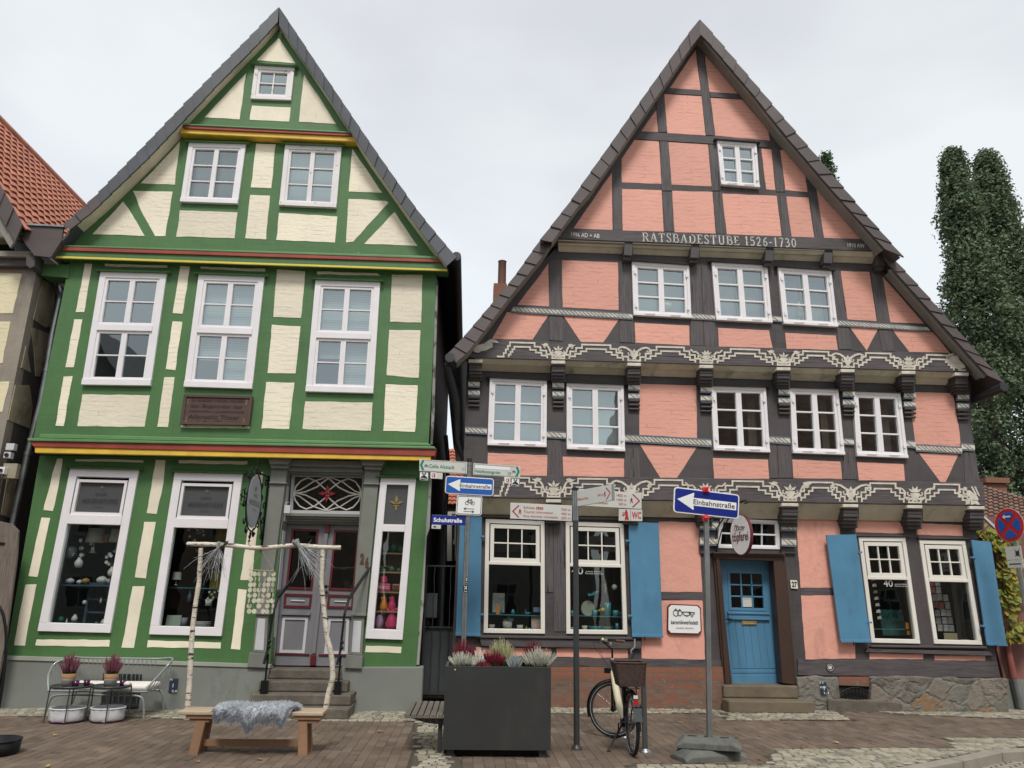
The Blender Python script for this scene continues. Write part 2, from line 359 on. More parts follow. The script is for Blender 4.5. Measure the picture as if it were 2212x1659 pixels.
def rubble():
    mt,nt,b=newmat('rubble_stone')
    o=coords(nt,(1,1,1.3)); n=N(nt,'ShaderNodeTexNoise'); n.inputs['Scale'].default_value=3; n.inputs['Detail'].default_value=5; nt.links.new(o,n.inputs['Vector'])
    mx=N(nt,'ShaderNodeMix',data_type='RGBA'); mx.inputs[0].default_value=.30; nt.links.new(o,mx.inputs[6]); nt.links.new(n.outputs['Color'],mx.inputs[7])
    vo=N(nt,'ShaderNodeTexVoronoi'); vo.inputs['Scale'].default_value=3.6; nt.links.new(mx.outputs[2],vo.inputs['Vector'])
    ve=N(nt,'ShaderNodeTexVoronoi',feature='DISTANCE_TO_EDGE'); ve.inputs['Scale'].default_value=3.6; nt.links.new(mx.outputs[2],ve.inputs['Vector'])
    hs=N(nt,'ShaderNodeSeparateColor'); nt.links.new(vo.outputs['Color'],hs.inputs[0])
    c=mixc(nt,rampv(nt,hs.outputs['Red'],.2,.85),(.12,.11,.09),(.25,.205,.16)); c=mixc(nt,rampv(nt,hs.outputs['Green'],.93,.95),c,(.26,.15,.07))
    c=mixc(nt,rampv(nt,ve.outputs['Distance'],.06,.015),c,(.17,.16,.135))
    p=nz(nt,coords(nt),2.3,7,.65); c=mixc(nt,rampv(nt,p,.45,.55),c,(.20,.185,.155))
    c=mixc(nt,rampv(nt,nz(nt,coords(nt),12,7,.7),.5,.75,0,.6),c,(.10,.09,.075))
    nt.links.new(c,b.inputs['Base Color']); b.inputs['Roughness'].default_value=.9
    n1=bumpn(nt,None,rampv(nt,ve.outputs['Distance'],0,.12),.6,.03); bumpn(nt,b,nz(nt,coords(nt),9,7,.65),.9,.04,n1); return mt
m_rubble=rubble()
def paverm(name, ax, bw, rh, mort, c1, c2, cm, warp, dirtc, moss=None, offs=.5, rot=0, bd=.008, speck=0):
    mt,nt,b=newmat(name); v=wallcoord(nt,warp,4.0,ax)
    if rot:
        mp=N(nt,'ShaderNodeMapping'); mp.inputs['Rotation'].default_value=(0,0,rot); nt.links.new(v,mp.inputs['Vector']); v=mp.outputs['Vector']
    t=brick(nt,v,bw,rh,mort,c1,c2,cm,.3,offs)
    o=coords(nt); c=mixc(nt,rampv(nt,nz(nt,o,.6,6),.35,.7,0,.55),t.outputs['Color'],dirtc)
    c=mixc(nt,rampv(nt,nz(nt,o,90,4,.7),.35,.75,0,.55),c,sc(c2,1.5))
    if speck: c=mixc(nt,rampv(nt,nz(nt,o,40,3,.5),.69,.72,0,speck),c,(.45,.40,.32))
    mc=cm
    f=mixc(nt,rampv(nt,t.outputs['Fac'],.3,.9),c,cm)
    if moss:
        k=nz(nt,o,1.3,6,.6); g=N(nt,'ShaderNodeMath',operation='MULTIPLY'); nt.links.new(rampv(nt,k,.55,.68),g.inputs[0]); nt.links.new(rampv(nt,t.outputs['Fac'],.1,.6),g.inputs[1])
        f=mixc(nt,g.outputs[0],f,moss)
    nt.links.new(f,b.inputs['Base Color']); b.inputs['Roughness'].default_value=.8
    n1=bumpn(nt,None,t.outputs['Fac'],-1,bd); bumpn(nt,b,nz(nt,o,45,5),.45,.006,n1); return mt
m_pave=paverm('brown_pavers','YX',.24,.117,.005,(.165,.112,.072),(.105,.074,.050),(.035,.028,.020),.03,(.105,.078,.052),moss=(.05,.075,.02),speck=.35)
m_sett=paverm('pale_granite_setts','XY',.135,.108,.010,(.38,.34,.25),(.22,.20,.15),(.085,.07,.05),.10,(.22,.20,.15),moss=(.06,.075,.03),bd=.014)
m_road=paverm('road_setts','XY',.15,.13,.014,(.36,.33,.26),(.26,.235,.185),(.06,.05,.04),.05,(.24,.215,.17),rot=.4,bd=.014)
m_kerb=M('kerb_stone',(.27,.24,.19),.8,var=.15,vs=4,bump=.4,bs=30,dirt=((.17,.15,.12),.5,.75,3))
m_leafd=None
def leafm(name, ca, cb, cc=None, thr=.62, s=1.2):
    mt,nt,b=newmat(name); o=coords(nt)
    c=mixc(nt,rampv(nt,nz(nt,o,s,4),.35,.65),ca,cb)
    if cc: c=mixc(nt,rampv(nt,nz(nt,o,s*2.7,3),thr,thr+.05),c,cc)
    nt.links.new(c,b.inputs['Base Color']); b.inputs['Roughness'].default_value=.6; b.inputs['Specular IOR Level'].default_value=.25
    tr=N(nt,'ShaderNodeBsdfTranslucent'); nt.links.new(c,tr.inputs[0]); mx=N(nt,'ShaderNodeMixShader'); mx.inputs[0].default_value=.25
    nt.links.new(b.outputs[0],mx.inputs[1]); nt.links.new(tr.outputs[0],mx.inputs[2]); nt.links.new(mx.outputs[0],nt.nodes['Material Output'].inputs['Surface'])
    return mt
m_oak=leafm('columnar_oak_leaf',(.092,.135,.075),(.165,.215,.12),(.27,.19,.08),.68,1.0)
m_yew=leafm('dark_conifer_leaf',(.05,.09,.04),(.08,.13,.055))
m_vine=leafm('autumn_vine_leaf',(.10,.16,.035),(.34,.30,.06),(.45,.32,.05),.55,5)
m_bark=timber('bark',(.07,.055,.045),.9,.3)
m_soil=M('planter_soil',(.02,.014,.01),.95)
def heat(name,c,c2): return leafm(name,c,c2,None,s=30)
m_hw=heat('white_heather_bloom',(.52,.52,.42),(.70,.70,.60)); m_hr=heat('crimson_heather_bloom',(.16,.012,.03),(.30,.03,.06)); m_hg=heat('heather_green',(.05,.09,.03),(.12,.17,.05)); m_hy=heat('pale_yellow_heather_bloom',(.42,.44,.20),(.60,.58,.36)); m_hp=heat('mauve_heather_bloom',(.22,.07,.10),(.36,.14,.18)); m_silver=heat('silver_leaf',(.30,.36,.36),(.5,.56,.55))
# ------------------------------------------------------------------ window builder
def shrink(q, du, dv):
    W=(q[1]-q[0]).length; H=(q[3]-q[0]).length; u=du/W; v=dv/H
    f=lambda a,b: q[0].lerp(q[1],a).lerp(q[3].lerp(q[2],a),b)
    return [f(u,v),f(1-u,v),f(1-u,1-v),f(u,1-v)]
def window(parent, quad, Y, hkey, mf, casing, sashes, proud=.05, glass=None, cb=None, label=None, sill=False, hood=None, back=None, gy=.03, mg=None, name='window', deep=.10):
    q=pp(quad,Y); W=((q[1]-q[0]).length+(q[2]-q[3]).length)/2; H=((q[3]-q[0]).length+(q[2]-q[1]).length)/2
    f=lambda a,b: q[0].lerp(q[1],a).lerp(q[3].lerp(q[2],a),b)
    def rect(mb,u0,v0,u1,v1,yf,t,mi=0):
        pts=[f(u0,v0),f(u1,v0),f(u1,v1),f(u0,v1)]
        for p in pts: p.y=yf
        mb.prism(pts,(0,t,0),mi)
    cu,cv=casing/W,casing/H; cbv=(cb or casing)/H
    HOLES.setdefault(hkey,[]).append(shrink(q,casing*.6,casing*.6))
    mb=MB(); yf=Y-proud
    rect(mb,0,0,1,cv,yf,proud+.08); rect(mb,0,1-cbv,1,1,yf-(.02 if sill else 0),proud+.08)
    rect(mb,0,cv,cu,1-cbv,yf,proud+.08); rect(mb,1-cu,cv,1,1-cbv,yf,proud+.08)
    w=mb.build(name,mf,parent,bevel=.006,label=label)
    for s in sashes:
        u0,v0,u1,v1=s['r']; u0=cu+(1-2*cu)*u0; u1=cu+(1-2*cu)*u1; v0=cv+(1-cv-cbv)*v0; v1=cv+(1-cv-cbv)*v1
        fw=s.get('f',.05); fu,fv=fw/W,fw/H; ys=yf+s.get('in',.018)
        sb=MB()
        if s.get('bar'):      # solid transom
            rect(sb,u0,v0,u1,v1,yf-.012,proud+.05); sb.build('transom_bar',mf,w,bevel=.005); continue
        if fw>0:
            rect(sb,u0,v0,u1,v0+fv,ys,.06); rect(sb,u0,v1-fv,u1,v1,ys,.06); rect(sb,u0,v0+fv,u0+fu,v1-fv,ys,.06); rect(sb,u1-fu,v0+fv,u1,v1-fv,ys,.06)
        a0,a1,b0,b1=u0+fu,u1-fu,v0+fv,v1-fv; mu,mv=s.get('m',.022)/W/2,s.get('m',.022)/H/2
        nc,nr=s.get('c',1),s.get('n',1)
        for i in range(1,nc):
            x=a0+(a1-a0)*i/nc; rect(sb,x-mu,b0,x+mu,b1,ys+.012,.035)
        for i in range(1,nr):
            y=b0+(b1-b0)*i/nr; rect(sb,a0,y-mv,a1,y+mv,ys+.009,.03)
        if sb.v: sb.build('sash',mf,w,bevel=.003)
        gb=MB(); pts=[f(a0,b0),f(a1,b0),f(a1,b1),f(a0,b1)]
        for p in pts: p.y=Y+gy-.02
        gb.quad(pts); gb.build('pane',s.get('g',glass),w,recalc=False)
        if s.get('b'):
            kind,mat,lo,hi,dep=s['b']   # blind/curtain, covering v-range lo..hi of the sash
            kb=MB(); va=b0+(b1-b0)*lo; vb=b0+(b1-b0)*hi
            if kind=='curtain':
                n=24; pr=[]
                for i in range(n+1):
                    u=a0+(a1-a0)*i/n; t=f(u,va); t.y=Y+dep+.02*math.sin(i*1.7); e=f(u,vb); e.y=t.y; pr+= [t,e]
                kb.add(pr,[[2*i,2*i+2,2*i+3,2*i+1] for i in range(n)],0,True)
            elif kind=='side':
                n=8; pr=[]
                for i in range(n+1):
                    u=a0+(a1-a0)*(.55+.45*i/n); t=f(u,va); t.y=Y+dep+.02*math.sin(i*1.9); e=f(u,vb); e.y=t.y; pr+= [t,e]
                kb.add(pr,[[2*i,2*i+2,2*i+3,2*i+1] for i in range(n)],0,True)
            else:
                pts=[f(a0-.03,va),f(a1+.03,va),f(a1+.03,vb),f(a0-.03,vb)]
                for p in pts: p.y=Y+dep
                kb.quad(pts)
            kb.build('curtain' if kind!='blind' else 'blind',mat,w,recalc=False)
    if hood:
        hb=MB(); e=.05/W; k=hood/H
        pts=[f(-e*1.3,-k),f(1+e*1.3,-k),f(1+e*1.3,-.001),f(-e*1.3,-.001)]
        for p in pts: p.y=Y-.12
        # sloping drip board
        t0,t1,b1_,b0_=pts; t0=t0.copy();t1=t1.copy(); t0.y=t1.y=Y-.02
        hb.add([t0,t1,b1_,b0_,Vector((b0_.x,Y,b0_.z)),Vector((b1_.x,Y,b1_.z)),Vector((t1.x,Y,t1.z)),Vector((t0.x,Y,t0.z))],[[0,1,2,3],[3,2,5,4],[0,3,4,7],[1,6,5,2],[0,7,6,1]])
        hb.build('drip_board',mg or mf,w)
    return w,f,W,H
def panels(parent, lst, Y, mat, name='infill_panel', front=.008, amp=.006):
    for i,p in enumerate(lst):
        mb=MB(); pts=jit(pp(p,Y),amp,.10,seed=i*3.7)
        for q in pts: q.y=Y-front
        mb.prism(pts,(0,front+.015,0)); mb.build(name,mat,parent,bevel=.004)
def band(parent, quad, Y, Yb, mat, name, t=None, bevel=0):
    mb=MB(); pts=pp(quad,Y); mb.prism(pts,(0,(Yb-Y) if t is None else t,0)); return mb.build(name,mat,parent,bevel=bevel)
def verge(parent, outer, inner, Y, n, mat, t=.035, seedv=0, name='verge_slates'):
    """slates clad on the sloping gable edge; outer and inner are polylines in photo points with the same number of points"""
    def along(pl,s):
        L=[(Vector(pl[i+1])-Vector(pl[i])).length for i in range(len(pl)-1)]; T=sum(L); d=s*T
        for i,l in enumerate(L):
            if d<=l or i==len(L)-1: return Vector(pl[i]).lerp(Vector(pl[i+1]),d/l)
            d-=l
    rr=random.Random(seedv); mb=MB()
    for i in range(n):
        a,b=i/n,(i+1)/n+.004
        o0,o1,i0,i1=along(outer,a),along(outer,b),along(inner,a),along(inner,b)
        dr=(o1-i1).normalized(); g=rr.uniform(.4,1.2)
        o1=o1+dr*g; i1=i1-dr*.6
        p=[P(*q,Y) for q in (o0,o1,i1,i0)]
        p[1].y-=.022; p[2].y-=.022
        j=rr.uniform(-.004,.004)
        for q in p: q.y+=j
        mb.prism(p,(0,t,0))
    return mb.build(name,mat,parent)
def roofslab(parent, a_px, b_px, Y0, Y1, mat, th=.12, name='roof_slope', off=(0,0)):
    a=P(*a_px,Y0); b=P(*b_px,Y0); mb=MB()
    n=Vector((-(b-a).z,0,(b-a).x)).normalized()
    if n.z>0: n=-n
    mb.prism([a,b,b+n*th,a+n*th],(0,Y1-Y0,0)); return mb.build(name,mat,parent)
# ================================================================== GREEN HOUSE
YG0,YG1,YG2,YG3,YGV=-.25,-.38,-.45,-.56,-.76
gh=thing('half_timbered_house',(-4,0,0),'green half-timbered gabled house with cream panels, red and yellow cornices and dark slate verges','house')
W3='gg'
ca=.075
# windows
def dbl(f=.045,g=None,b=None,b2=None,rows=2,mid=.5):
    return [dict(r=(0,0,.5,1),c=1,n=rows,f=f,g=g,b=b),dict(r=(.5,0,1,1),c=1,n=rows,f=f,g=g,b=b2 or b)]
window(gh,cr(c10,[(233,578),(575,598),(543,878),(195,865)]),YG3,'g3',m_whitew,.075,[dict(r=(0,0,1,1),c=2,n=2,f=.05,g=m_glassm)],hood=.06,mg=m_lgreen,label='small weathered attic window of four panes with flaking sill')
window(gh,[(410,311),(532.5,314.5),(515,443.5),(391,439)],YG2,'g2',m_white,.085,dbl(.04,m_glassm,('curtain',m_curt,0,1,.16),rows=3),hood=.06,mg=m_lgreen,sill=True,label='upper gable window with grey curtains')
window(gh,[(617,315.5),(739,320.5),(727.5,452),(604,446.5)],YG2,'g2',m_whitew,.085,dbl(.04,m_glass,('blind',M('dim_blind',(.34,.40,.40),.8),0,1,.14),rows=3),hood=.06,mg=m_lgreen,sill=True,label='upper gable window with peeling white paint and pale blind')
def tall(q,lab,b1,b2,b3,b4):
    return window(gh,q,YG1,'g1',m_white,.105,[dict(r=(0,0,.5,.47),n=2,f=.045,g=m_glass,b=b1),dict(r=(.5,0,1,.47),n=2,f=.045,g=m_glass,b=b2),dict(r=(0,.47,1,.53),bar=1),
      dict(r=(0,.53,.5,1),n=2,f=.045,g=m_glassm if b3 is None else m_glass,b=b3),dict(r=(.5,.53,1,1),n=2,f=.045,g=m_glassm if b4 is None else m_glass,b=b4)],hood=.055,mg=m_lgreen,sill=True,label=lab)
bl=('blind',m_blinds,0,1,.13); cu=('side',m_curt,0,1,.2)
tall([(219.5,589),(362,593),(327.5,835),(179,833)],'tall eight pane window with no blind',None,None,None,None)
tall([(431,595),(572.5,600),(546,842),(399,837.5)],'tall eight pane window with lowered slatted blind, middle of its storey',bl,bl,('blind',m_blinds,0,.5,.13),bl)
tall([(682.5,607),(822,611.5),(807,851.5),(661,847.5)],'tall eight pane window with slatted blind nearest the corner',bl,bl,('blind',m_blinds,0,.35,.13),bl)
S1=[dict(r=(0.02,0.02,.98,.27),f=.045,g=m_frost,**{'in':.006}),dict(r=(0,.27,1,.335),bar=1),dict(r=(0,.335,1,1),f=.0,g=m_glassd)]
w1,f1,_,_=window(gh,[(154.5,1012.5),(302,1016.5),(240.5,1367),(84,1363)],YG0,'g0',m_white,.13,S1,hood=.06,mg=m_green,label='large shop window with dark film on its top pane, nearest the street bench')
w2,f2,_,_=window(gh,[(379.5,1021),(526,1024.5),(480,1374),(324,1370)],YG0,'g0',m_white,.13,S1,hood=.06,mg=m_green,label='large shop window behind the birch frame')
w3,f3,_,_=window(gh,[(823,1032.5),(899,1034),(870,1382),(789.5,1379)],YG0,'g0',m_white,.115,[dict(r=(0,0,1,.285),f=.0,g=m_frost),dict(r=(0,.285,1,.335),bar=1),dict(r=(0,.335,1,1),f=.0,g=m_glassd)],cb=.15,hood=.06,mg=m_green,label='narrow shop window with weathered sill showing pink goods')
for w,f in ((w1,f1),(w2,f2)):
    mb=MB()
    def fy(u,v): p=f(u,v); p.y=YG0-.005; return p
    def ln(s,u0,u1,v,h):
        a,b=fy(u0,v),fy(u1,v); text(mb,s,a,b,Vector((0,0,h)),depth=.002)
    ln('HERZENSSTÜCKE',.25,.76,.215,.075); ln('oohh',.42,.58,.165,.05); ln('- WACKE -',.42,.58,.245,.022)
    mb.build('film_lettering',m_frostl,w,recalc=False)
    mb=MB(); c=fy(.5,.115); r=.028
    for a in range(4):
        t=math.pi/2*a; d=Vector((math.cos(t),0,math.sin(t))); s=Vector((-d.z,0,d.x))
        mb.quad([c+Vector((0,-.002,0)),c+d*r*.6+s*r*.3+Vector((0,-.002,0)),c+d*r*1.4+Vector((0,-.002,0)),c+d*r*.6-s*r*.3+Vector((0,-.002,0))])
    mb.build('film_emblem',m_gold,w,recalc=False)
def fleur(mb,c,s,mi=0):
    c=Vector(c)
    def petal(ang,L,Wd):
        d=Vector((math.sin(ang),0,math.cos(ang))); n=Vector((d.z,0,-d.x))
        mb.quad([c,c+d*L*.45+n*Wd,c+d*L,c+d*L*.45-n*Wd],mi)
    petal(0,s,.22*s); petal(math.pi,s*.9,.16*s)
    for sg in (1,-1):
        petal(sg*1.25,s*.85,.16*s); petal(sg*2.2,s*.5,.12*s)
    mb.quad([c+Vector((-.3*s,0,-.05*s)),c+Vector((.3*s,0,-.05*s)),c+Vector((.3*s,0,-.13*s)),c+Vector((-.3*s,0,-.13*s))],mi)
mb=MB(); c=f3(.5,.165); c.y=YG0-.005; fleur(mb,c,.15); mb.build('film_emblem',m_gold,w3,recalc=False)
# door opening hole (ground storey and plinth)
dq=[P(614,1020,YG0),P(784,1022,YG0),P(744,1600,YG0),P(572,1600,YG0)]
xl,xr=-3.27,-1.83   # refined below from photo points

# walls
def wallpart(outer, Y, key, mat, name='wall', t=.22, parent=gh):
    mb=MB(); holed(mb, pp(outer,Y), HOLES.get(key,[]), t); return mb.build(name,mat,parent)
wallpart([(86,984),(930,996),(919,1149),(899,1440),(753,1441),(786,1023),(616,1021),(583,1440),(10,1428)],YG0,'g0',m_green,'ground_storey_wall')
wallpart([(150,566),(942,580),(932.5,829.5),(925,968),(70,958)],YG1,'g1',m_green,'upper_storey_wall')
wallpart([(120,560),(140,524),(265,400),(415,250),(560,105),(602,42),(760,270),(870,440),(968,566),(968,588)],YG2,'g2',m_greenw,'gable_wall')
wallpart([(398,284),(394,274),(553,112),(602,42),(765,275),(765,296)],YG3,'g3',m_green,'gable_top_wall')
# plinth
def plinth(pts,Y,t,name='plinth'):
    mb=MB(); q=pp(pts,Y); mb.prism(q,(0,t,0)); return mb.build(name,m_plinth,gh,bevel=.015)
plinth([(8,1424),(583,1442),(556,1560),(-6,1560)],-.34,.3)
plinth([(738,1441),(914,1441),(908,1570),(744,1570)],-.34,.3)
mb=MB(); mb.prism(pp([(8,1417),(583,1436),(583,1443),(7,1425)],-.36),(0,.14,0)); mb.build('plinth_cap',M('pale_plinth_edge',(.33,.34,.29),.7),gh)
# panels
T=[cr(c10,[(435,327),(582,548),(245,525)]),[(531,159),(518.5,258),(441,254.5)],cr(c10,[(200,913),(538,932),(523,1053),(182,1040)]),cr(c10,[(652,648),(790,850),(930,1073),(608,1055),(632,800)])]
panels(gh,T,YG3,m_creamp)
Gp=[[(389,306),(377.5,399),(304.5,397)],[(287.5,412.5),(373,414),(357.5,511),(336,511),(310,465)],cr(c01,[(1065,85),(1140,190),(1252,380),(797,367)]),cr(c01,[(1557,160),(2053,177),(2027,402),(1527,387)]),
 cr(c10,[(238,1245),(407,1250),(370,1628),(195,1622)]),cr(c11,[(187,27),(360,32),(322,412),(145,403)]),cr(c11,[(435,183),(938,210),(920,440),(415,415)]),[(761,322),(795,372),(826,417),(753.5,414)],
 cr(c11,[(1037,60),(1365,78),(1385,95),(1200,290),(1080,432),(1015,437)]),cr(c11,[(1435,170),(1530,320),(1635,467),(1172,450)])]
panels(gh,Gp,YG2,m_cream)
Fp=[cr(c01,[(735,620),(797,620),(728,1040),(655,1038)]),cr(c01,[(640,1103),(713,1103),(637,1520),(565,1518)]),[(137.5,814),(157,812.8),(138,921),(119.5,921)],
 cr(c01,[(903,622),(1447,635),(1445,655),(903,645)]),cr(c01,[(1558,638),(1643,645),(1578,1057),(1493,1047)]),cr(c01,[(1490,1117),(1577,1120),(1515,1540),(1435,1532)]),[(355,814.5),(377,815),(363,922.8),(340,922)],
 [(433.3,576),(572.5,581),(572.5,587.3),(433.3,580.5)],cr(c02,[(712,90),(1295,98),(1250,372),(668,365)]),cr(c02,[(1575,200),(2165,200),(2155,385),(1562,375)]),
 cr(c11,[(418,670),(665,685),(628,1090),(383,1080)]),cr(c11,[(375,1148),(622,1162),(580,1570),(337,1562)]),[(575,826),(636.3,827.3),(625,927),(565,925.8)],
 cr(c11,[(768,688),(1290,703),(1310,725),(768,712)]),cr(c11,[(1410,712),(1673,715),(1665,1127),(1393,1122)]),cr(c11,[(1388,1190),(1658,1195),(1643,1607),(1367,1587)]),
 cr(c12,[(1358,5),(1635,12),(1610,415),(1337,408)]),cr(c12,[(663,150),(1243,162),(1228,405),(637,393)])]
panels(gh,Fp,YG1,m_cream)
Ep=[cr(c02,[(495,643),(545,643),(517,830),(458,1098),(375,1092),(470,720)]),[(89.3,1118.7),(108.7,1120),(80.8,1246),(61.5,1245.5)],cr(c03,[(220,72),(317,73),(215,605),(118,600)]),
 cr(c02,[(655,647),(1237,657),(1237,677),(655,667)]),cr(c02,[(1347,655),(1433,657),(1415,850),(1355,1123),(1267,1117)]),[(312,1127.5),(336.7,1127.7),(315,1249.7),(290.7,1248)],cr(c03,[(1147,88),(1250,92),(1160,622),(1052,618)]),
 cr(c02,[(1545,655),(2137,668),(2137,697),(1545,685)]),cr(c03,[(318,548),(950,553),(943,612),(307,600)]),cr(c03,[(1277,557),(1908,573),(1905,628),(1268,617)]),
 [(553,1020),(569,1020),(545,1244),(541,1254),(519.5,1253),(521,1244)],cr(c13,[(85,113),(160,118),(100,638),(22,632)]),cr(c13,[(1185,602),(1492,613),(1490,668),(1177,658)])]
panels(gh,Ep,YG0,m_creamp)
# cornices
def stack(parent,rows):
    for nm,q,Y,Yb,mt in rows: band(parent,q,Y,Yb,mt,nm,bevel=.008)
stack(gh,[
 ('drip_cornice',[(395,266.5),(757,284),(758,287),(394,269.5)],YG3-.12,YG3+.05,m_lgreen),
 ('red_cornice',[(400,269),(753,286),(761,293.5),(396,277)],YG3-.10,YG2,m_redb),
 ('yellow_cornice',[(393,276),(762,293),(770,306),(388,287)],YG3-.065,YG2+.02,m_yel),
 ('drip_cornice',[(136,529),(952,553.5),(953,559),(135,532)],YG2-.17,YG2+.02,m_lgreen),
 ('red_cornice',[(132,532),(955,558),(962,567),(126,540.5)],YG2-.16,YG2+.02,m_redb),
 ('green_cornice',[(126,540.5),(962,567),(965,581.5),(118,552.5)],YG2-.13,YG2+.05,m_green),
 ('yellow_cornice',[(113,552),(966,581),(966.5,585.5),(110,557)],YG2-.15,YG2-.12,m_yel2),
 ('drip_cornice',[(86,937),(925,957),(932,963),(84,946)],YG1-.05,YG1+.02,m_lgreen),
 ('drip_cornice',[(59,946),(938,964),(942,969.5),(60,952)],YG1-.24,YG1+.02,m_lgreen),
 ('red_cornice',[(62,952),(943,969),(939,985.5),(72,965)],YG1-.21,YG0,m_redb),
 ('yellow_cornice',[(75,965),(932,985.5),(929,995),(75,978)],YG1-.19,YG1-.12,m_yel),
 ('jetty_underside',[(74,970),(934,988),(930,993.5),(76,976.5)],YG1-.118,YG0+.05,m_green),
])
band(gh,[(86,571),(150,571),(148,600),(88,595)],YG1-.02,YG1+.3,m_green,'corner_beam')
# verges + roof
OL=[(602,15),(574,45),(461,160),(320,307),(215,415)]; IL=[(600,47),(568,84),(462,192),(322,340),(220,438)]
verge(gh,OL,IL,YGV,19,m_slate,seedv=1)
verge(gh,[(215,415),(196,434),(137,487)],[(220,438),(208,451),(152,496)],YGV,3,m_slateb,seedv=2)
OR=[(603,15),(625,49),(729,205),(815,332),(906,461),(984,555)]; IR=[(603,55),(618,77),(712,214),(796,343),(885,468),(964,573)]
verge(gh,OR,IR,YGV,19,m_slate,seedv=3)
mb=MB()
for q in ([(46,481),(137,487),(133,518),(48,516)],[(48,515),(134,518),(109,556),(74,552),(52,524)]):
    mb.prism(pp(q,YGV+.01),(0,.05,0))
mb.build('valley_slates',m_slateb,gh,bevel=.004)
mb=MB()   # soffit boards under the overhanging verges
for pl,dx in ((IL+[(152,496),(104,556)],1),(IR,-1)):
    for i in range(len(pl)-1):
        a,b=P(*pl[i],YGV+.03),P(*pl[i+1],YGV+.03); mb.add([a,b,b+Vector((0,YG1-YGV,0)),a+Vector((0,YG1-YGV,0))],[[0,1,2,3]])
mb.build('soffit',m_soffit,gh)
def roofpoly(parent,pl,Y0,Y1,mat,th=.04,name='roof_slope'):
    mb=MB()
    for i in range(len(pl)-1):
        a,b=P(*pl[i],Y0),P(*pl[i+1],Y0); n=Vector((-(b-a).z,0,(b-a).x)).normalized()
        if n.z>0: n=-n
        mb.prism([a,b,b+n*th,a+n*th],(0,Y1-Y0,0))
    return mb.build(name,mat,parent)
roofpoly(gh,[(603,20),(461,164),(215,419),(104,552)],YGV+.04,9,m_slate)
roofpoly(gh,[(603,20),(729,209),(906,465),(984,559)],YGV+.04,9,m_slate)
mb=MB(); a=P(986,553,YGV); mb.tube([a+Vector((0,0,0)),a+Vector((0,9.5,-.05))],.085,10); mb.build('eaves_gutter',m_zincd,gh)
# side walls, back wall, floors
RX=P(925,960,0).x; LX=P(60,1200,0).x
xL=P(86,984,YG0).x+.02; xR=P(919,1149,YG0).x-.03
mb=MB(); mb.box(xR-.2,xR,YG0+.22,9,0,8.0); mb.build('side_wall',M('weathered_side_boards',(.055,.048,.042),.9,var=.5,vs=4,dirt=((.20,.19,.16),.62,.75,3)),gh)
mb=MB(); mb.box(xL,xL+.2,YG0+.22,9,0,7.4); mb.build('side_wall',m_timbl,gh)
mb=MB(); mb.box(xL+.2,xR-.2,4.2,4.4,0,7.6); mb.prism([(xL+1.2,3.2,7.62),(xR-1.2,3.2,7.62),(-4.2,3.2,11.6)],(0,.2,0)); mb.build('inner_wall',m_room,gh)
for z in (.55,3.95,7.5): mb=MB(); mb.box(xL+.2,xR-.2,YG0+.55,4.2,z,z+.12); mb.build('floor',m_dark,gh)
# hewn side strip showing at the street corner
mb=MB(); pts=[P(*p,YG1+.05) for p in [(941,590),(946,610),(938,900),(934,960),(930,960),(934,830)]]; mb.prism(pts,(0,.1,0)); mb.build('corner_board',M('grey_corner_board',(.30,.30,.27),.8,dirt=((.1,.09,.08),.5,.6,8)),gh)
mb=MB(); pts=[P(*p,YG0+.03) for p in [(929,998),(933,1010),(928,1140),(921,1160),(915,1300),(905,1436),(899,1436),(916,1150)]]; mb.prism(pts,(0,.1,0)); mb.build('corner_board',M('grey_corner_board',(.34,.34,.31),.8,dirt=((.1,.09,.08),.55,.65,8)),gh)
# ---- portal with pilasters, entablature, fanlight, double door
po=MB()
def px(mb,pts,Y,Yb,mi=0): mb.prism(pp(pts,Y),(0,Yb-Y,0),mi)
for sh in (0,1):
    if sh==0: A=dict(cap=[(578,988),(630,989),(622,1003),(583,1002)],c2=[(582,1002),(625,1003),(622,1012),(586,1011)],neck=[(586,1011),(621,1012),(617,1041),(583,1040)],ring=[(582,1040),(619,1041),(618,1045),(581,1044)],sh=[(583,1044),(616,1045),(579,1325),(552,1324)],ped=[(553,1326),(579,1327),(575,1411),(546,1409)],cap2=[(549,1322),(583,1323),(583,1328),(549,1327)],base=[(538,1410),(577,1412),(575,1443),(534,1441)],pn=[(557,1336),(573,1337),(569,1405),(549,1404)])
    else: A=dict(cap=[(777,991),(832,993),(826,1006),(783,1005)],c2=[(784,1005),(826,1006),(823,1015),(788,1014)],neck=[(788,1014),(821,1015),(818,1043),(786,1042)],ring=[(785,1042),(820,1043),(819,1047),(784,1046)],sh=[(786,1046),(817,1047),(790,1328),(760,1327)],ped=[(762,1328),(787,1329),(782,1416),(753,1414)],cap2=[(757,1325),(790,1326),(790,1331),(757,1330)],base=[(748,1415),(784,1417),(781,1445),(744,1443)],pn=[(764,1341),(781,1342),(777,1410),(759,1409)])
    px(po,A['sh'],-.32,-.05); px(po,A['neck'],-.325,-.05); px(po,A['cap'],-.46,-.05); px(po,A['c2'],-.40,-.05); px(po,A['ring'],-.36,-.05); px(po,A['ped'],-.35,0); px(po,A['cap2'],-.39,0); px(po,A['base'],-.39,0); px(po,A['pn'],-.356,-.3,1)
px(po,[(622,992),(785,996),(784,1010),(622,1006)],-.36,-.05); px(po,[(622,1006),(785,1010),(785,1021),(620,1018)],-.28,-.05)
po.build('portal',[m_portal,m_doorw],gh,bevel=.006)
YD=.12
A_,B_=P(624,1021,-.2),P(786,1024,-.2); C_,D_=P(583,1439,-.2),P(755,1440,-.2)
mb=MB()   # reveals
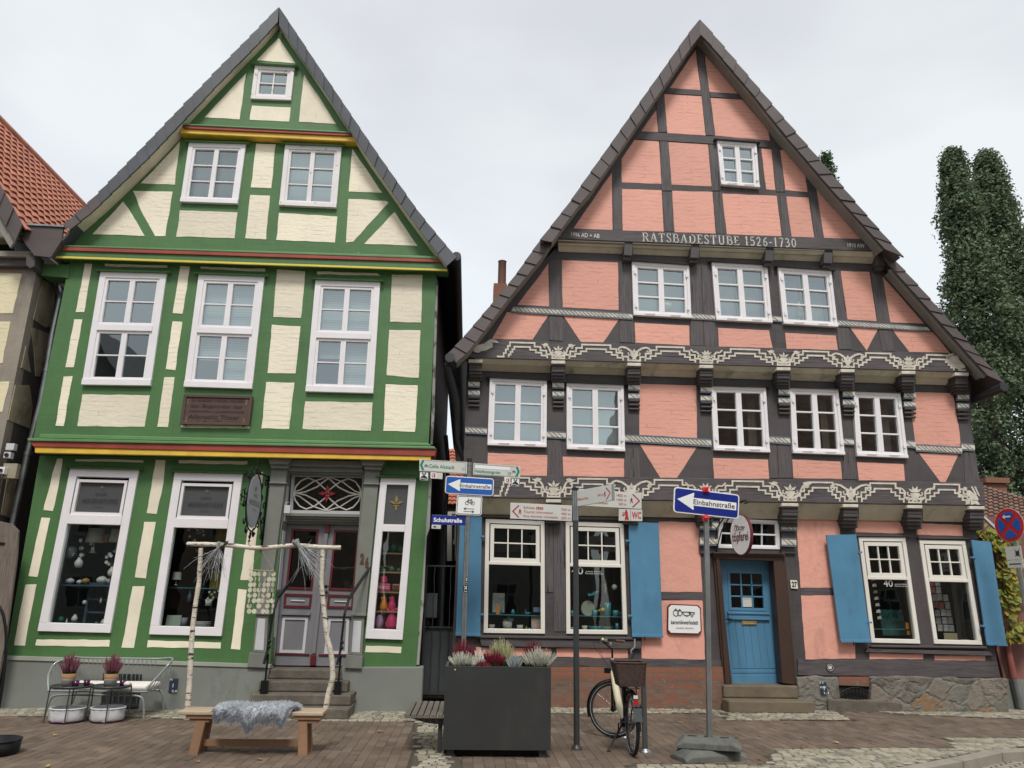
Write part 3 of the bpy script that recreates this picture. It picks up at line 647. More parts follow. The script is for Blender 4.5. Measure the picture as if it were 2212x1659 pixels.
for (t,b,sg) in ((P(616,1021,-.24),P(577,1439,-.24),1),(P(787,1023,-.24),P(757,1440,-.24),-1)):
    mb.prism([t,b,b+Vector((.03*sg,0,0)),t+Vector((.03*sg,0,0))],(0,YD+.3,0))
    for k in range(3):
        s0,s1=[(0.02,.26),(.31,.62),(.66,.97)][k]; p0=t.lerp(b,s0); p1=t.lerp(b,s1)
        mb.obox((p0+p1)/2+Vector((.034*sg,.17,0)),(.006,0,0),(0,.10,0),(p1-p0)/2,1)
mb.prism(pp([(616,1018),(788,1021),(788,1026),(616,1022)],-.24),(0,.4,0))
mb.build('door_reveal',[m_portal,m_doorw],gh,bevel=.004)
# fanlight
YF=-.02
mb=MB(); O=[(630,1023),(790,1026),(783,1111),(625,1108)]; q=pp(O,YF); qi=shrink(q,.05,.05)
holed(mb,q,[qi],.06); fl=mb.build('fanlight',m_doorw,gh)
def fbil(u,v): p=qi[0].lerp(qi[1],u).lerp(qi[3].lerp(qi[2],u),v); p.y=YF+.0; return p
mb=MB()
for sg in (0,1):
    fl_=lambda u,v: fbil(u if sg==0 else 1-u,v)
    mb.tube([fl_(u,v) for u,v in [(.0,.5),(.03,.3),(.1,.12),(.2,.03),(.32,.12),(.5,.42),(.52,.46)]],.014,6)
    mb.tube([fl_(u,v) for u,v in [(.0,.5),(.03,.7),(.1,.88),(.2,.97),(.32,.88),(.5,.58),(.52,.54)]],.014,6)
    mb.tube([fl_(u,v) for u,v in [(0,.52),(.18,.45),(.34,.3),(.48,.06),(.52,0)]],.014,6)
    mb.tube([fl_(u,v) for u,v in [(0,.48),(.18,.55),(.34,.7),(.48,.94),(.52,1)]],.014,6)
    mb.tube([fl_(u,v) for u,v in [(.52,0),(.7,.12),(.9,.4),(1,.47)]],.012,6)
    mb.tube([fl_(u,v) for u,v in [(.52,1),(.7,.88),(.9,.6),(1,.53)]],.012,6)
mb.build('fanlight_tracery',m_whitey,fl)
mb=MB(); c=fbil(.5,.5)+Vector((0,-.03,0))
for a in range(4):
    t=math.pi/2*a; d=Vector((math.cos(t),0,math.sin(t))); s=Vector((-d.z,0,d.x)); mb.quad([c-d*.0,c+d*.07+s*.035,c+d*.15,c+d*.07-s*.035])
mb.build('fanlight_rosette',m_signred,fl)
mb=MB(); g=[p+Vector((0,.04,0)) for p in qi]; mb.quad(g); mb.build('pane',m_glassd,fl,recalc=False)
mb=MB()
for k,(o,d) in enumerate(((0,-.10),(6,-.06),(12,-.02),(18,.03))): px(mb,[(617-k*.4,1108+o*.9),(784-k*.3,1111+o*.9),(783-k*.3,1111+o*.9+6.2),(616-k*.4,1108+o*.9+6.2)],d,.2)
mb.build('transom_beam',m_portal,gh,bevel=.004)
# door leaves
def leafdoor(Lq, gl, mid, low, lab, hx):
    mb=MB(); holed(mb,pp(Lq,YD),[pp(gl,YD)],.06); d=mb.build('door_leaf',m_doorg,gh,label=lab)
    def ring(q,w,mt,nm,y=YD-.02,t=.03):
        r=MB(); qq=pp(q,YD); holed(r,[Vector((p.x,y,p.z)) for p in qq],[[Vector((p.x,y,p.z)) for p in shrink(qq,w,w)]],t); r.build(nm,mt,d)
    ring(gl,.035,m_doorr,'glazing_frame'); ring(mid,.035,m_doorr,'panel_frame'); ring(low,.045,m_doorw,'panel_frame')
    qq=shrink(pp(mid,YD),.11,.10); r=MB(); r.prism([Vector((p.x,YD-.02,p.z)) for p in qq],(0,.03,0)); r.build('raised_panel',m_doorw,d,bevel=.008)
    r=MB(); r.quad([p+Vector((0,.03,0)) for p in pp(gl,YD)]); r.build('pane',m_glassd,d,recalc=False)
    r=MB(); a,b=low[0],low[1]; px(r,[(a[0]-4,a[1]-8),(b[0]+4,b[1]-8),(b[0]+3,b[1]-4),(a[0]-3,a[1]-4)],YD-.06,YD+.01); r.build('panel_cap',m_doorg,d)
    r=MB(); z=low[3][1]+1; px(r,[(low[3][0]-12,z),(low[2][0]+10,z+2),(low[2][0]+10,z+5),(low[3][0]-12,z+3)],YD-.02,YD+.01); r.build('kick_rail',m_doorr,d)
    return d
dl=leafdoor([(613,1127),(704,1129),(675,1438),(585,1437)],[(631,1142),(689.5,1144),(675,1274),(617,1272)],cr(c13,[(485,150),(725,158),(710,278),(475,270)]),cr(c13,[(470,350),(690,355),(658,668),(440,662)]),'door leaf with iron handrail in front',0)
dr=leafdoor([(708,1129),(784,1131),(753,1440),(679,1438)],[(722.5,1144.5),(777.5,1146),(766,1276),(710,1274)],cr(c13,[(862,158),(1085,165),(1078,283),(850,277)]),cr(c13,[(865,362),(1045,365),(1030,675),(825,672)]),'door leaf behind the crooked birch pole',0)
mb=MB(); px(mb,[(703,1130),(711,1130),(681,1412),(673,1412)],YD-.05,YD+.02); px(mb,cr(c13,[(707,678),(755,682),(750,775),(702,773)]),YD-.05,YD+.02,1); px(mb,[(702,1131),(712,1131),(711,1150),(701,1150)],YD-.07,YD+.02,1)
mb.build('door_centre_post',[m_doorg,m_doorr],gh,bevel=.006)
mb=MB(); a=P(704,1267,YD-.08); mb.sphere(a,.03,8); mb.tube([a,a+Vector((.05,0,0))],.012,6); a=P(705,1279,YD-.05); mb.sphere(a,.02,8); mb.build('door_handle',m_iron,dr)
# steps
sx0,sx1=P(583,1440,-.2).x,P(753,1440,-.2).x; zt=P(675,1440,0.1).z
print('threshold',zt,sx0,sx1)
st=MB(); rz=zt/4.0
def stepbox(x0,x1,y0,y1,z0,z1): st.box(x0,x1,y0,y1,z0,z1)
stepbox(sx0-.02,sx1+.02,-.30,.5,zt-rz,zt-.01); stepbox(sx0-.05,sx1+.06,-.60,.0,zt-2*rz,zt-rz-.003)
xa_,xb_=P(541,1510,-.88).x,P(757,1515,-.88).x; stepbox(xa_,xb_,-.88,-.3,zt-3*rz,zt-2*rz-.003); stepbox(xa_+.03,xb_+.02,-1.17,-.5,0,zt-3*rz-.003)
st.build('doorstep',m_step,gh,bevel=.02)
# railings
def rail(xb,lab):
    t=thing('handrail',(xb,-.8,zt-2*rz),lab,'handrail','handrails at the steps of the green house')
    mb=MB(); z0=zt-2*rz
    mb.tube([(xb,-.83,z0),(xb+.01,-.83,z0+.55)],.016,8); mb.tube([(xb-.07,-.83,z0+.04),(xb,-.83,z0+.10),(xb+.07,-.83,z0+.03)],.012,6); mb.box(xb-.05,xb+.05,-.87,-.79,z0-.002,z0+.18)
    mb.build('post',m_iron,t)
    mb=MB(); pts=[(xb-.03,-.88,z0+.42),(xb+.0,-.84,z0+.62),(xb+.02,-.82,z0+1.15),(xb+.06,-.76,z0+1.38),(xb+.22,-.42,z0+1.72),(xb+.30,-.28,z0+1.88)]
    for i in range(5): mb.bar(pts[i],pts[i+1],.055,.03,(1,0,0))
    mb.tube([(xb+.28,-.3,z0+1.84),(xb+.22,-.2,z0+1.86)],.014,6)
    mb.sphere((xb+.015,-.85,z0+.66),.03,6); mb.sphere((xb+.015,-.85,z0+.74),.03,6)
    mb.build('grip',m_iron,t)
rail(P(567,1520,-.85).x,'black iron handrail to the left of the green house steps'); rail(P(727,1520,-.85).x,'black iron handrail to the right of the green house steps, by the boot scraper')
t=MB(); a=P(758,1520,-.4); t.tube([a+Vector((.07,-.02,.16)),a+Vector((.05,-.06,.13)),a+Vector((.0,-.08,.10)),a+Vector((.0,-.08,.02)),a+Vector((.05,-.08,-.1)),a+Vector((.08,-.05,-.13))],.014,6)
t.build('wall_hook',m_iron,at=a,label='bent black iron hook on grey plinth beside the green house steps',cat='hook')
# basement grille
gr=thing('basement_grille',P(260,1480,-.35),'basement grille in the grey plinth behind the wire bench','grille')
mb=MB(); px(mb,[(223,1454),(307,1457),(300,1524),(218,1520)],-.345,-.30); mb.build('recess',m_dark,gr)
mb=MB(); px(mb,[(216,1519),(297,1522),(296,1528),(215,1525)],-.40,-.33)
for i in range(6):
    x=233+i*13; px(mb,[(x,1456),(x+3,1456),(x-2,1523),(x-5,1523)],-.38,-.35)
mb.build('bars',m_grey,gr)
# plaque
pq=thing('wall_plaque',P(466,886,YG1),'carved dark brown wooden plaque with old German lettering below the middle tall window','plaque')
mb=MB(); Q=[(397,851),(546,855),(538,919),(388,916.5)]
q=pp(Q,YG1-.09); qi=shrink(q,.05,.05); holed(mb,q,[qi],.06); mb.build('frame',m_plaq,pq,bevel=.006)
mb=MB(); mb.prism([p+Vector((0,.02,0)) for p in qi],(0,.03,0)); bd=mb.build('board',m_plaq,pq)
mb=MB()
for s,a,b,h in (('In diesem Hause wurde',(415,866),(527,869),6.5),('der Begründer der',(412,879),(524,882),7),('rationellen Landwirtschaft',(409,889),(527,892),4.5),('Albrecht Thaer',(406,903),(518,906),8.5),('am 14. Mai 1752 geboren',(405,913),(519,914.5),5.5)):
    textp(mb,s,a,b,h,YG1-.072,bold=.012)
mb.build('carved_lettering',m_plaqt,bd,recalc=False)
mb=MB()
for x,y in ((407,866),(533,868),(403,905),(527,909)):
    for k in range(3): c=P(x-k*.6,y+k*4-3,YG1-.074); mb.quad([c+Vector((-.02,0,.012)),c+Vector((0,0,-.008)),c+Vector((.02,0,.012)),c+Vector((0,0,.004))])
mb.build('gilt_ornament',m_brass,bd,recalc=False)
mb=MB(); 
for x,y in ((401,918),(526,920)): mb.sphere(P(x,y,YG1-.05),.02,6)
mb.build('fixing_bolt',m_iron,pq)
# house number 26
hn=MB(); a,b=P(779,1213,-.34),P(798,1224,-.34)
text(hn,'2',P(777,1216,-.34),P(786,1216,-.34),Vector((0,0,.15)),bold=.03); text(hn,'6',P(788,1224,-.34),P(796,1224,-.34),Vector((0,0,.15)),bold=.03)
hn.build('house_number',M('rust_brown_metal',(.10,.035,.015),.6),at=a,label='rusty brown metal house number 26 on the right pilaster',cat='house number',recalc=False)
# junction box
mb=MB(); c=P(621,1101,-.25); mb.box(c.x-.05,c.x+.05,c.y-.03,c.y+.04,c.z-.06,c.z+.07); mb.tube([c+Vector((-.03,0,.07)),c+Vector((-.03,0,.12)),c+Vector((.01,0,.12))],.006,5)
mb.build('wall_lamp_box',m_doorw,at=c,bevel=.01,label='small white sensor box beside the fanlight of the green house',cat='sensor')
def hydrant(x,y,Y,lab,rows,w=.13,h=.20):
    c=P(x,y,Y); t=thing('utility_plate',c,lab,'utility plate'); mb=MB(); mb.box(c.x-w/2,c.x+w/2,c.y-.02,c.y,c.z-h/2,c.z+h/2); pl=mb.build('plate',M('blue_black_enamel',(.03,.045,.075),.4),t,bevel=.01)
    mb=MB(); y0=c.y-.023
    for s,dx,dz,hh in rows: text(mb,s,(c.x+dx-.025*len(s)/2,y0,c.z+dz),(c.x+dx+.025*len(s)/2,y0,c.z+dz),Vector((0,0,hh)),depth=.002,bold=.01)
    mb.box(c.x-.05,c.x+.06,y0-.001,y0+.003,c.z+.025,c.z+.03) if w<.05 else None; mb.box(c.x-.005,c.x+.005,y0-.001,y0+.003,c.z-.03,c.z+.025)
    mb.build('plate_marking',m_swhite,pl,recalc=False)
hydrant(375,1480,-.345,'blue black utility plate on grey plinth right of the wire bench',[('VA',-.04,.07,.03),('8,4',.03,-.10,.035)])
# ================================================================== PINK HOUSE
YP0,YP1,YP2,YP3,YPV=.35,.08,-.18,-.38,-.74
ph=thing('half_timbered_house',(4.5,0,0),'pink half-timbered gabled house with dark beams, carved white friezes and blue shutters','house')
def hinges(w,f,W,H,yf):
    mb=MB()
    for u in (.05,.95):
        for v in (.2,.82):
            p=f(u,v); mb.obox((p.x,yf-.012,p.z),(.022,0,0),(0,.008,0),(0,0,.035))
    for u in (.28,.72):
        p=f(u,.965); mb.tube([(p.x-.09,yf-.02,p.z),(p.x-.085,yf-.035,p.z),(p.x+.085,yf-.035,p.z),(p.x+.09,yf-.02,p.z)],.006,5)
    mb.build('ironmongery',m_white,w)
def casem(q,Y,key,lab,b=None,g=None,b2=None,f=.05,cs=.055):
    w,ff,W,H=window(ph,q,Y,key,m_white,cs,[dict(r=(0,0,.5,1),n=3,f=f,g=g or m_glass,b=b,m=.028),dict(r=(.5,0,1,1),n=3,f=f,g=g or m_glass,b=b2,m=.028)],proud=.06,sill=True,hood=.03,mg=m_timb,label=lab)
    hinges(w,ff,W,H,Y-.06)
cl=('blind',M('pale_curtain',(.33,.37,.36),.9),0,1,.3); sd=('side',m_curt,0,1,.22)
casem([(1547,307),(1632,313.5),(1639,409),(1556,402.5)],YP3,'h3','small six pane casement high in the pink gable',cl,None,cl,f=.045,cs=.05)
casem([(1363.5,567.5),(1487,576),(1492,690),(1367,683.5)],YP2,'h2','six pane casement, leftmost of the attic row, with white lamp on the sill',cl,None,cl)
casem([(1535.5,569),(1655,576),(1666,700),(1545,694)],YP2,'h2','six pane casement, middle of the attic row',cl,None,cl)
casem([(1678,580),(1793,588),(1807,709),(1690,702)],YP2,'h2','six pane casement, rightmost of the attic row, with a small tree ornament',cl,None,cl)
casem([(1058,818),(1181,824),(1180,967.5),(1052.6,963)],YP1,'h1','six pane casement nearest the gap, reflecting a gable and sky',('blind',M('bluish_room_wall',(.26,.32,.34),.9),0,1,.2),None,('blind',M('bluish_room_wall',(.40,.46,.48),.9),0,1,.2))
casem([(1223,829),(1346,833.5),(1349,976.5),(1223.5,971.5)],YP1,'h1','six pane casement with pale curtains above the pedestrian fingerpost',('blind',M('bluish_room_wall',(.28,.34,.34),.9),0,1,.2),None,('blind',M('bluish_room_wall',(.50,.56,.55),.9),0,1,.2))
dk=m_glassm
casem([(1533,835.5),(1652,839),(1661,979),(1540,974)],YP1,'h1','dark six pane casement left of the middle posts',None,dk,('side',M('beige_curtain',(.28,.25,.19),.9),0,1,.25))
casem([(1703.5,839.5),(1808,843),(1822,984),(1710,980)],YP1,'h1','dark six pane casement in the middle of the right group',None,dk,('side',M('beige_curtain',(.28,.25,.19),.9),0,1,.25))
casem([(1839.5,847),(1941.5,851),(1958,991),(1848,986.5)],YP1,'h1','dark six pane casement nearest the right corner',None,dk,('side',M('beige_curtain',(.28,.25,.19),.9),0,1,.25))
SP=[dict(r=(0.02,0.01,.98,.37),c=3,n=2,f=.065,g=m_glassd,m=.022,**{'in':.0}),dict(r=(0,.37,1,.40),bar=1),dict(r=(0,.40,1,1),f=0,g=m_glassd)]
def shopw(q,lab): return window(ph,q,YP0,'h0',m_whitey,.07,[dict(s) for s in SP],proud=.03,hood=None,label=lab)
wa,fa,_,_=shopw([(1049,1121),(1176,1126),(1177,1369),(1044.5,1367)],'pottery shop window left of the fingerpost with framed goods')
wb,fb,_,_=shopw([(1221.5,1127),(1346.5,1131),(1355,1370.5),(1223,1369)],'pottery shop window behind the fingerpost with turquoise pots')
wc,fc,_,_=shopw([(1853,1160.5),(1954,1161.5),(1986.5,1390.5),(1881,1388)],'pottery shop window marked 40 with dark interior')
wd,fd,_,_=shopw([(1984,1166.5),(2083,1168.5),(2120,1393),(2016.5,1390.5)],'pottery shop window with postcards, at the right corner')
for w,f,u0 in ((wb,fb,.1),(wc,fc,.42)):
    mb=MB()
    def g(u,v): p=f(u,v); p.y=YP0-.0; return p
    text(mb,'40',g(u0,.475),g(u0+.19,.475),Vector((0,0,.12)),depth=.002); text(mb,'JAHRE',g(u0+.23,.455),g(u0+.5,.455),Vector((0,0,.02)),depth=.002); text(mb,'keramik werkstatt',g(u0+.23,.473),g(u0+.54,.473),Vector((0,0,.025)),depth=.002)
    mb.build('window_lettering',m_sgrey,w,recalc=False)
window(ph,[(1555.5,1119),(1682,1125),(1685,1187),(1547,1184)],YP0,'h0',m_white,.05,[dict(r=(0,0,1,1),c=4,n=2,f=.02,g=m_glassd,m=.03)],proud=.02,label='transom window of eight panes over the blue door')
def wp(outer,Y,key,mat,name,t=.22):
    mb=MB(); holed(mb,pp(outer,Y),HOLES.get(key,[]),t); return mb.build(name,mat,ph)
wp([(992,1062),(2104,1090),(2106,1130),(2160,1468),(1691,1470),(1671,1210),(1553,1205),(1577,1470),(1562,1445),(975,1440)],YP0,'h0',m_timb,'ground_storey_wall')
wp([(1010,770),(2098,805),(2098,917),(2122,1096),(1000,1070),(1007,829)],YP1,'h1',m_timb,'middle_storey_wall')
wp([(1000,772),(1110,632),(1200,536),(1906,546),(2135,812),(2110,806)],YP2,'h2',m_timb,'attic_wall')
wp([(1190,522),(1260,410),(1400,220),(1512,62),(1640,220),(1800,420),(1915,548)],YP3,'h3',m_timb,'gable_wall')
H=[cr(p00,[(1585,430),(1628,780),(1365,762)]),cr(p00,[(1655,432),(1950,812),(1705,795)]),cr(p00,[(1320,813),(1638,830),(1673,1172),(1343,1150),(1313,830)]),
 [(1534.75,211),(1603.5,215.5),(1659,282),(1663,304),(1545,293)],cr(p00,[(1245,950),(1262,1142),(1115,1133)]),cr(p00,[(1060,1207),(1268,1220),(1292,1590),(948,1577),(945,1375)]),
 cr(p00,[(1350,1227),(1693,1247),(1725,1612),(1380,1595)]),[(1644.75,321),(1666.5,323),(1675,411),(1655,409)],cr(p10,[(105,1297),(145,1298),(320,1495),(340,1657),(150,1645)]),
 [(1763,405),(1774,415),(1809,456),(1860,518.5),(1780,515)],[(1321.5,373),(1323,497),(1238.5,493.5),(1270,448)],[(1343.5,408),(1429,411),(1434,500.5),(1345,498)],
 [(1451.7,412),(1539,414.5),(1546,505.2),(1456.7,501.5)],[(1559,418),(1678,423.5),(1688,511),(1570,506.5)],cr(p11,[(158,40),(350,48),(400,402),(203,393)])]
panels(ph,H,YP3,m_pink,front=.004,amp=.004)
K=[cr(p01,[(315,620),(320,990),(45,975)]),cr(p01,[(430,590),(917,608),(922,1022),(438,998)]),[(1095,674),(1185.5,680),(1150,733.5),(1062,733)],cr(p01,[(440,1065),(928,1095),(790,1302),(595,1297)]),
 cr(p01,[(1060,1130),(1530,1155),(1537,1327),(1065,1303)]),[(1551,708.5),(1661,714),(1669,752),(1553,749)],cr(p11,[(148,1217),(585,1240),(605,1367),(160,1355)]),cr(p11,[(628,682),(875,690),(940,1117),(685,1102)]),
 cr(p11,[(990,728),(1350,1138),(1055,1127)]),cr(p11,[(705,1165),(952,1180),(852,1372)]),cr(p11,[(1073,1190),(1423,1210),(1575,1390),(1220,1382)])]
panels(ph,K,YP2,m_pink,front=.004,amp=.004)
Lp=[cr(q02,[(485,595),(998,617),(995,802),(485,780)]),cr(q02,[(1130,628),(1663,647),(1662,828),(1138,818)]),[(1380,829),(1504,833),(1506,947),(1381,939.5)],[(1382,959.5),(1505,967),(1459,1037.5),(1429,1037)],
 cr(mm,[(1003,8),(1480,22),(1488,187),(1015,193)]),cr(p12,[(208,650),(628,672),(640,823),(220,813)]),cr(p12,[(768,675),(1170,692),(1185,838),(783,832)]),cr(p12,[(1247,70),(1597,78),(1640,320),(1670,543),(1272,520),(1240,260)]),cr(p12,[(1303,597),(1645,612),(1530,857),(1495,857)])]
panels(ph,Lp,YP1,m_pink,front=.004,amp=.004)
Mp=[cr(mm,[(535,555),(885,563),(910,1168),(540,1163)]),[(1386,1374),(1428,1374),(1428,1296.5),(1518,1297.5),(1523,1425),(1386,1422)],[(1720,1121),(1811,1123),(1816,1160),(1818,1270),(1729,1269.5)],
 [(1730,1286),(1815,1286),(1832,1385),(1846,1390),(1848,1423),(1739.5,1424)],cr(p12,[(748,1178),(1157,1188),(1168,1290),(755,1282)]),cr(p12,[(1275,1203),(1675,1217),(1685,1313),(1285,1305)]),
 cr(p13,[(875,665),(1337,678),(1340,722),(877,718)]),cr(p13,[(1432,682),(1878,690),(1880,733),(1437,727)]),cr(q03,[(1078,625),(1697,628),(1697,712),(1078,697)]),cr(q03,[(380,615),(1030,628),(1030,695),(370,690)])]
panels(ph,Mp,YP0,m_pinks,front=.004,amp=.006)
# posts and rails standing slightly proud, so joints and grain read
def member(parent,quads,Y,mat,name,t=.012):
    for q in quads:
        mb=MB(); pts=pp(q,Y); 
        for p in pts: p.y=Y-t
        mb.prism(pts,(0,t+.005,0)); mb.build(name,mat,parent,bevel=.005)
E_=[(1235,494),(1240,493)]
member(ph,[cr(p01,[(322,590),(428,592),(440,1290),(318,1282)]),cr(p01,[(925,600),(1025,615),(1045,1060),(1058,1305),(935,1300),(928,1100)]),cr(p01,[(1530,630),(1630,635),(1655,1330),(1545,1328)]),cr(p01,[(1636,637),(1712,640),(1745,1120),(1780,1336),(1662,1332)]),
  cr(p11,[(540,668),(622,680),(725,1362),(612,1360),(597,1185)]),cr(p11,[(885,690),(980,700),(1065,1180),(1095,1378),(985,1375),(945,1120)])],YP2,m_timbv,'post')
member(ph,[cr(q02,[(1000,480),(1115,480),(1130,800),(1000,803)]),cr(q02,[(1667,560),(1790,560),(1800,830),(1667,828)]),cr(p12,[(0,500),(70,510),(90,815),(10,815)]),cr(p12,[(78,510),(190,520),(215,812),(95,812)]),cr(p12,[(655,560),(735,565),(775,828),(645,822)]),
  cr(p12,[(1690,590),(1785,590),(1835,862),(1700,858)])],YP1,m_timbv,'post')
member(ph,[[(1240,495),(1866,518),(1908,545),(1206,517),(1222,495)]],YP3,m_timbh,'name_beam',t=.03)
member(ph,[cr(p00,[(1590,400),(1655,400),(1685,640),(1750,1175),(1675,1170),(1630,780)]),cr(p00,[(1265,830),(1315,815),(1340,1145),(1265,1142),(1245,900)]),cr(p00,[(1275,1222),(1347,1225),(1380,1650),(1296,1650)]),cr(p00,[(1698,1250),(1762,1255),(1800,1650),(1730,1650)]),
  cr(p10,[(35,1292),(98,1295),(150,1659),(70,1659)]),cr(p01,[(872,-40),(948,-40),(955,330),(875,330)]),cr(p01,[(1300,0),(1383,5),(1400,345),(1315,343)]),cr(p01,[(1735,0),(1815,5),(1850,365),(1765,360)]),cr(p11,[(85,40),(155,42),(200,392),(122,388)]),cr(p11,[(355,0),(418,0),(483,402),(405,398)])],YP3,m_timbv,'post')
member(ph,[cr(p00,[(1110,1140),(2205,1215),(2205,1278),(1060,1205)]),cr(p00,[(1368,765),(1630,782),(1638,828),(1335,812)]),cr(p00,[(1706,797),(1952,814),(1990,860),(1714,842)])],YP3,m_timbh,'rail',t=.018)
member(ph,[cr(q02,[(985,1190),(1045,1190),(1050,1800),(985,1800)]),cr(q02,[(1050,1190),(1150,1190),(1155,2140),(1055,2140)])],YP0,m_timbv,'post')
member(ph,[[(1036,1378),(1384,1384),(1384,1401),(1040,1395)],[(1869,1400),(2132,1407),(2141,1416),(1867,1408)]],YP0,m_timbh,'sill_beam',t=.07)
member(ph,[[(1030,1372),(1364,1376),(1366,1381),(1028,1377)],[(1878,1393),(2124,1396),(2126,1400),(1876,1397)]],YP0,m_timbl,'window_sill',t=.10)
member(ph,[[(1560,1425),(1560,1441),(1190,1440),(1190,1422)],[(1722,1424),(2152,1430),(2159,1464),(1722,1458)]],YP0,m_timbh,'ground_beam',t=.03)
member(ph,[[(1846,1156),(1960,1156.5),(1964,1160),(1848,1159)],[(1979,1160.5),(2090,1161.5),(2093,1165.5),(1980,1164)],[(1042,1113),(1350,1119),(1350,1124),(1042,1118)]],YP0,m_timb,'drip_board',t=.06)
member(ph,[[(1430,1279),(1520,1280.5),(1520,1297),(1430,1295)],[(1729,1270),(1800,1269.5),(1800,1286),(1730,1286)]],YP0,m_timbh,'rail',t=.006)
# ornament bands
def rope(quads,Y,mat_name='carved_rope_band',t=.02):
    for q in quads:
        TL,TR,BR,BL=[P(*p,Y-t) for p in q]; mb=MB(); mb.prism([TL,TR,BR,BL],(0,t,0),1)
        f=lambda a,b:(TL.lerp(TR,a).lerp(BL.lerp(BR,a),b))+Vector((0,-.004,0))
        mb.quad([f(0,.2),f(1,.2),f(1,.8),f(0,.8)],0)
        W=(TR-TL).length; h=(BL-TL).length; n=max(2,int(W/.072))
        for i in range(n):
            u=(i+.2)/n; s=h*.75/W; w=.019/W
            a=f(u,.2);b=f(u+w,.2);c=f(min(1,u+w+s),.8);d=f(min(1,u+s),.8)
            if u+s>1: continue
            for p in (a,b,c,d): p.y-=.003
            mb.quad([a,b,c,d],2)
        mb.build(mat_name,[m_white2,m_ropeb,m_timb],ph,recalc=False)
rope([[(1110,661.5),(1366,677),(1367,690.5),(1103,674.5)],[(1492,676),(1544,680),(1545,692.5),(1492,689.5)],[(1665,681),(1688,683.5),(1690,696),(1667,694)],[(1806,690.5),(2002,705.5),(2011,716.5),(1808,704)]],YP2-.012)
rope([[(1005,921.5),(1052,924),(1052,939),(1005,936)],[(1181,930.5),(1222.6,933),(1222.6,948.5),(1181,946)],[(1349,938),(1536,948.5),(1537,966),(1349,954.5)],[(1660,941.5),(1706,944.5),(1708,960.5),(1661,957)],[(1819,946),(1843.5,948),(1846,962),(1820,960.5)],[(1954,950),(1977,952),(1979,969),(1956,966)],[(1977,959),(2078,965.5),(2078.5,981),(1979,975)],[(2076,956),(2105,959),(2106,975),(2078,973)]],YP1-.014)
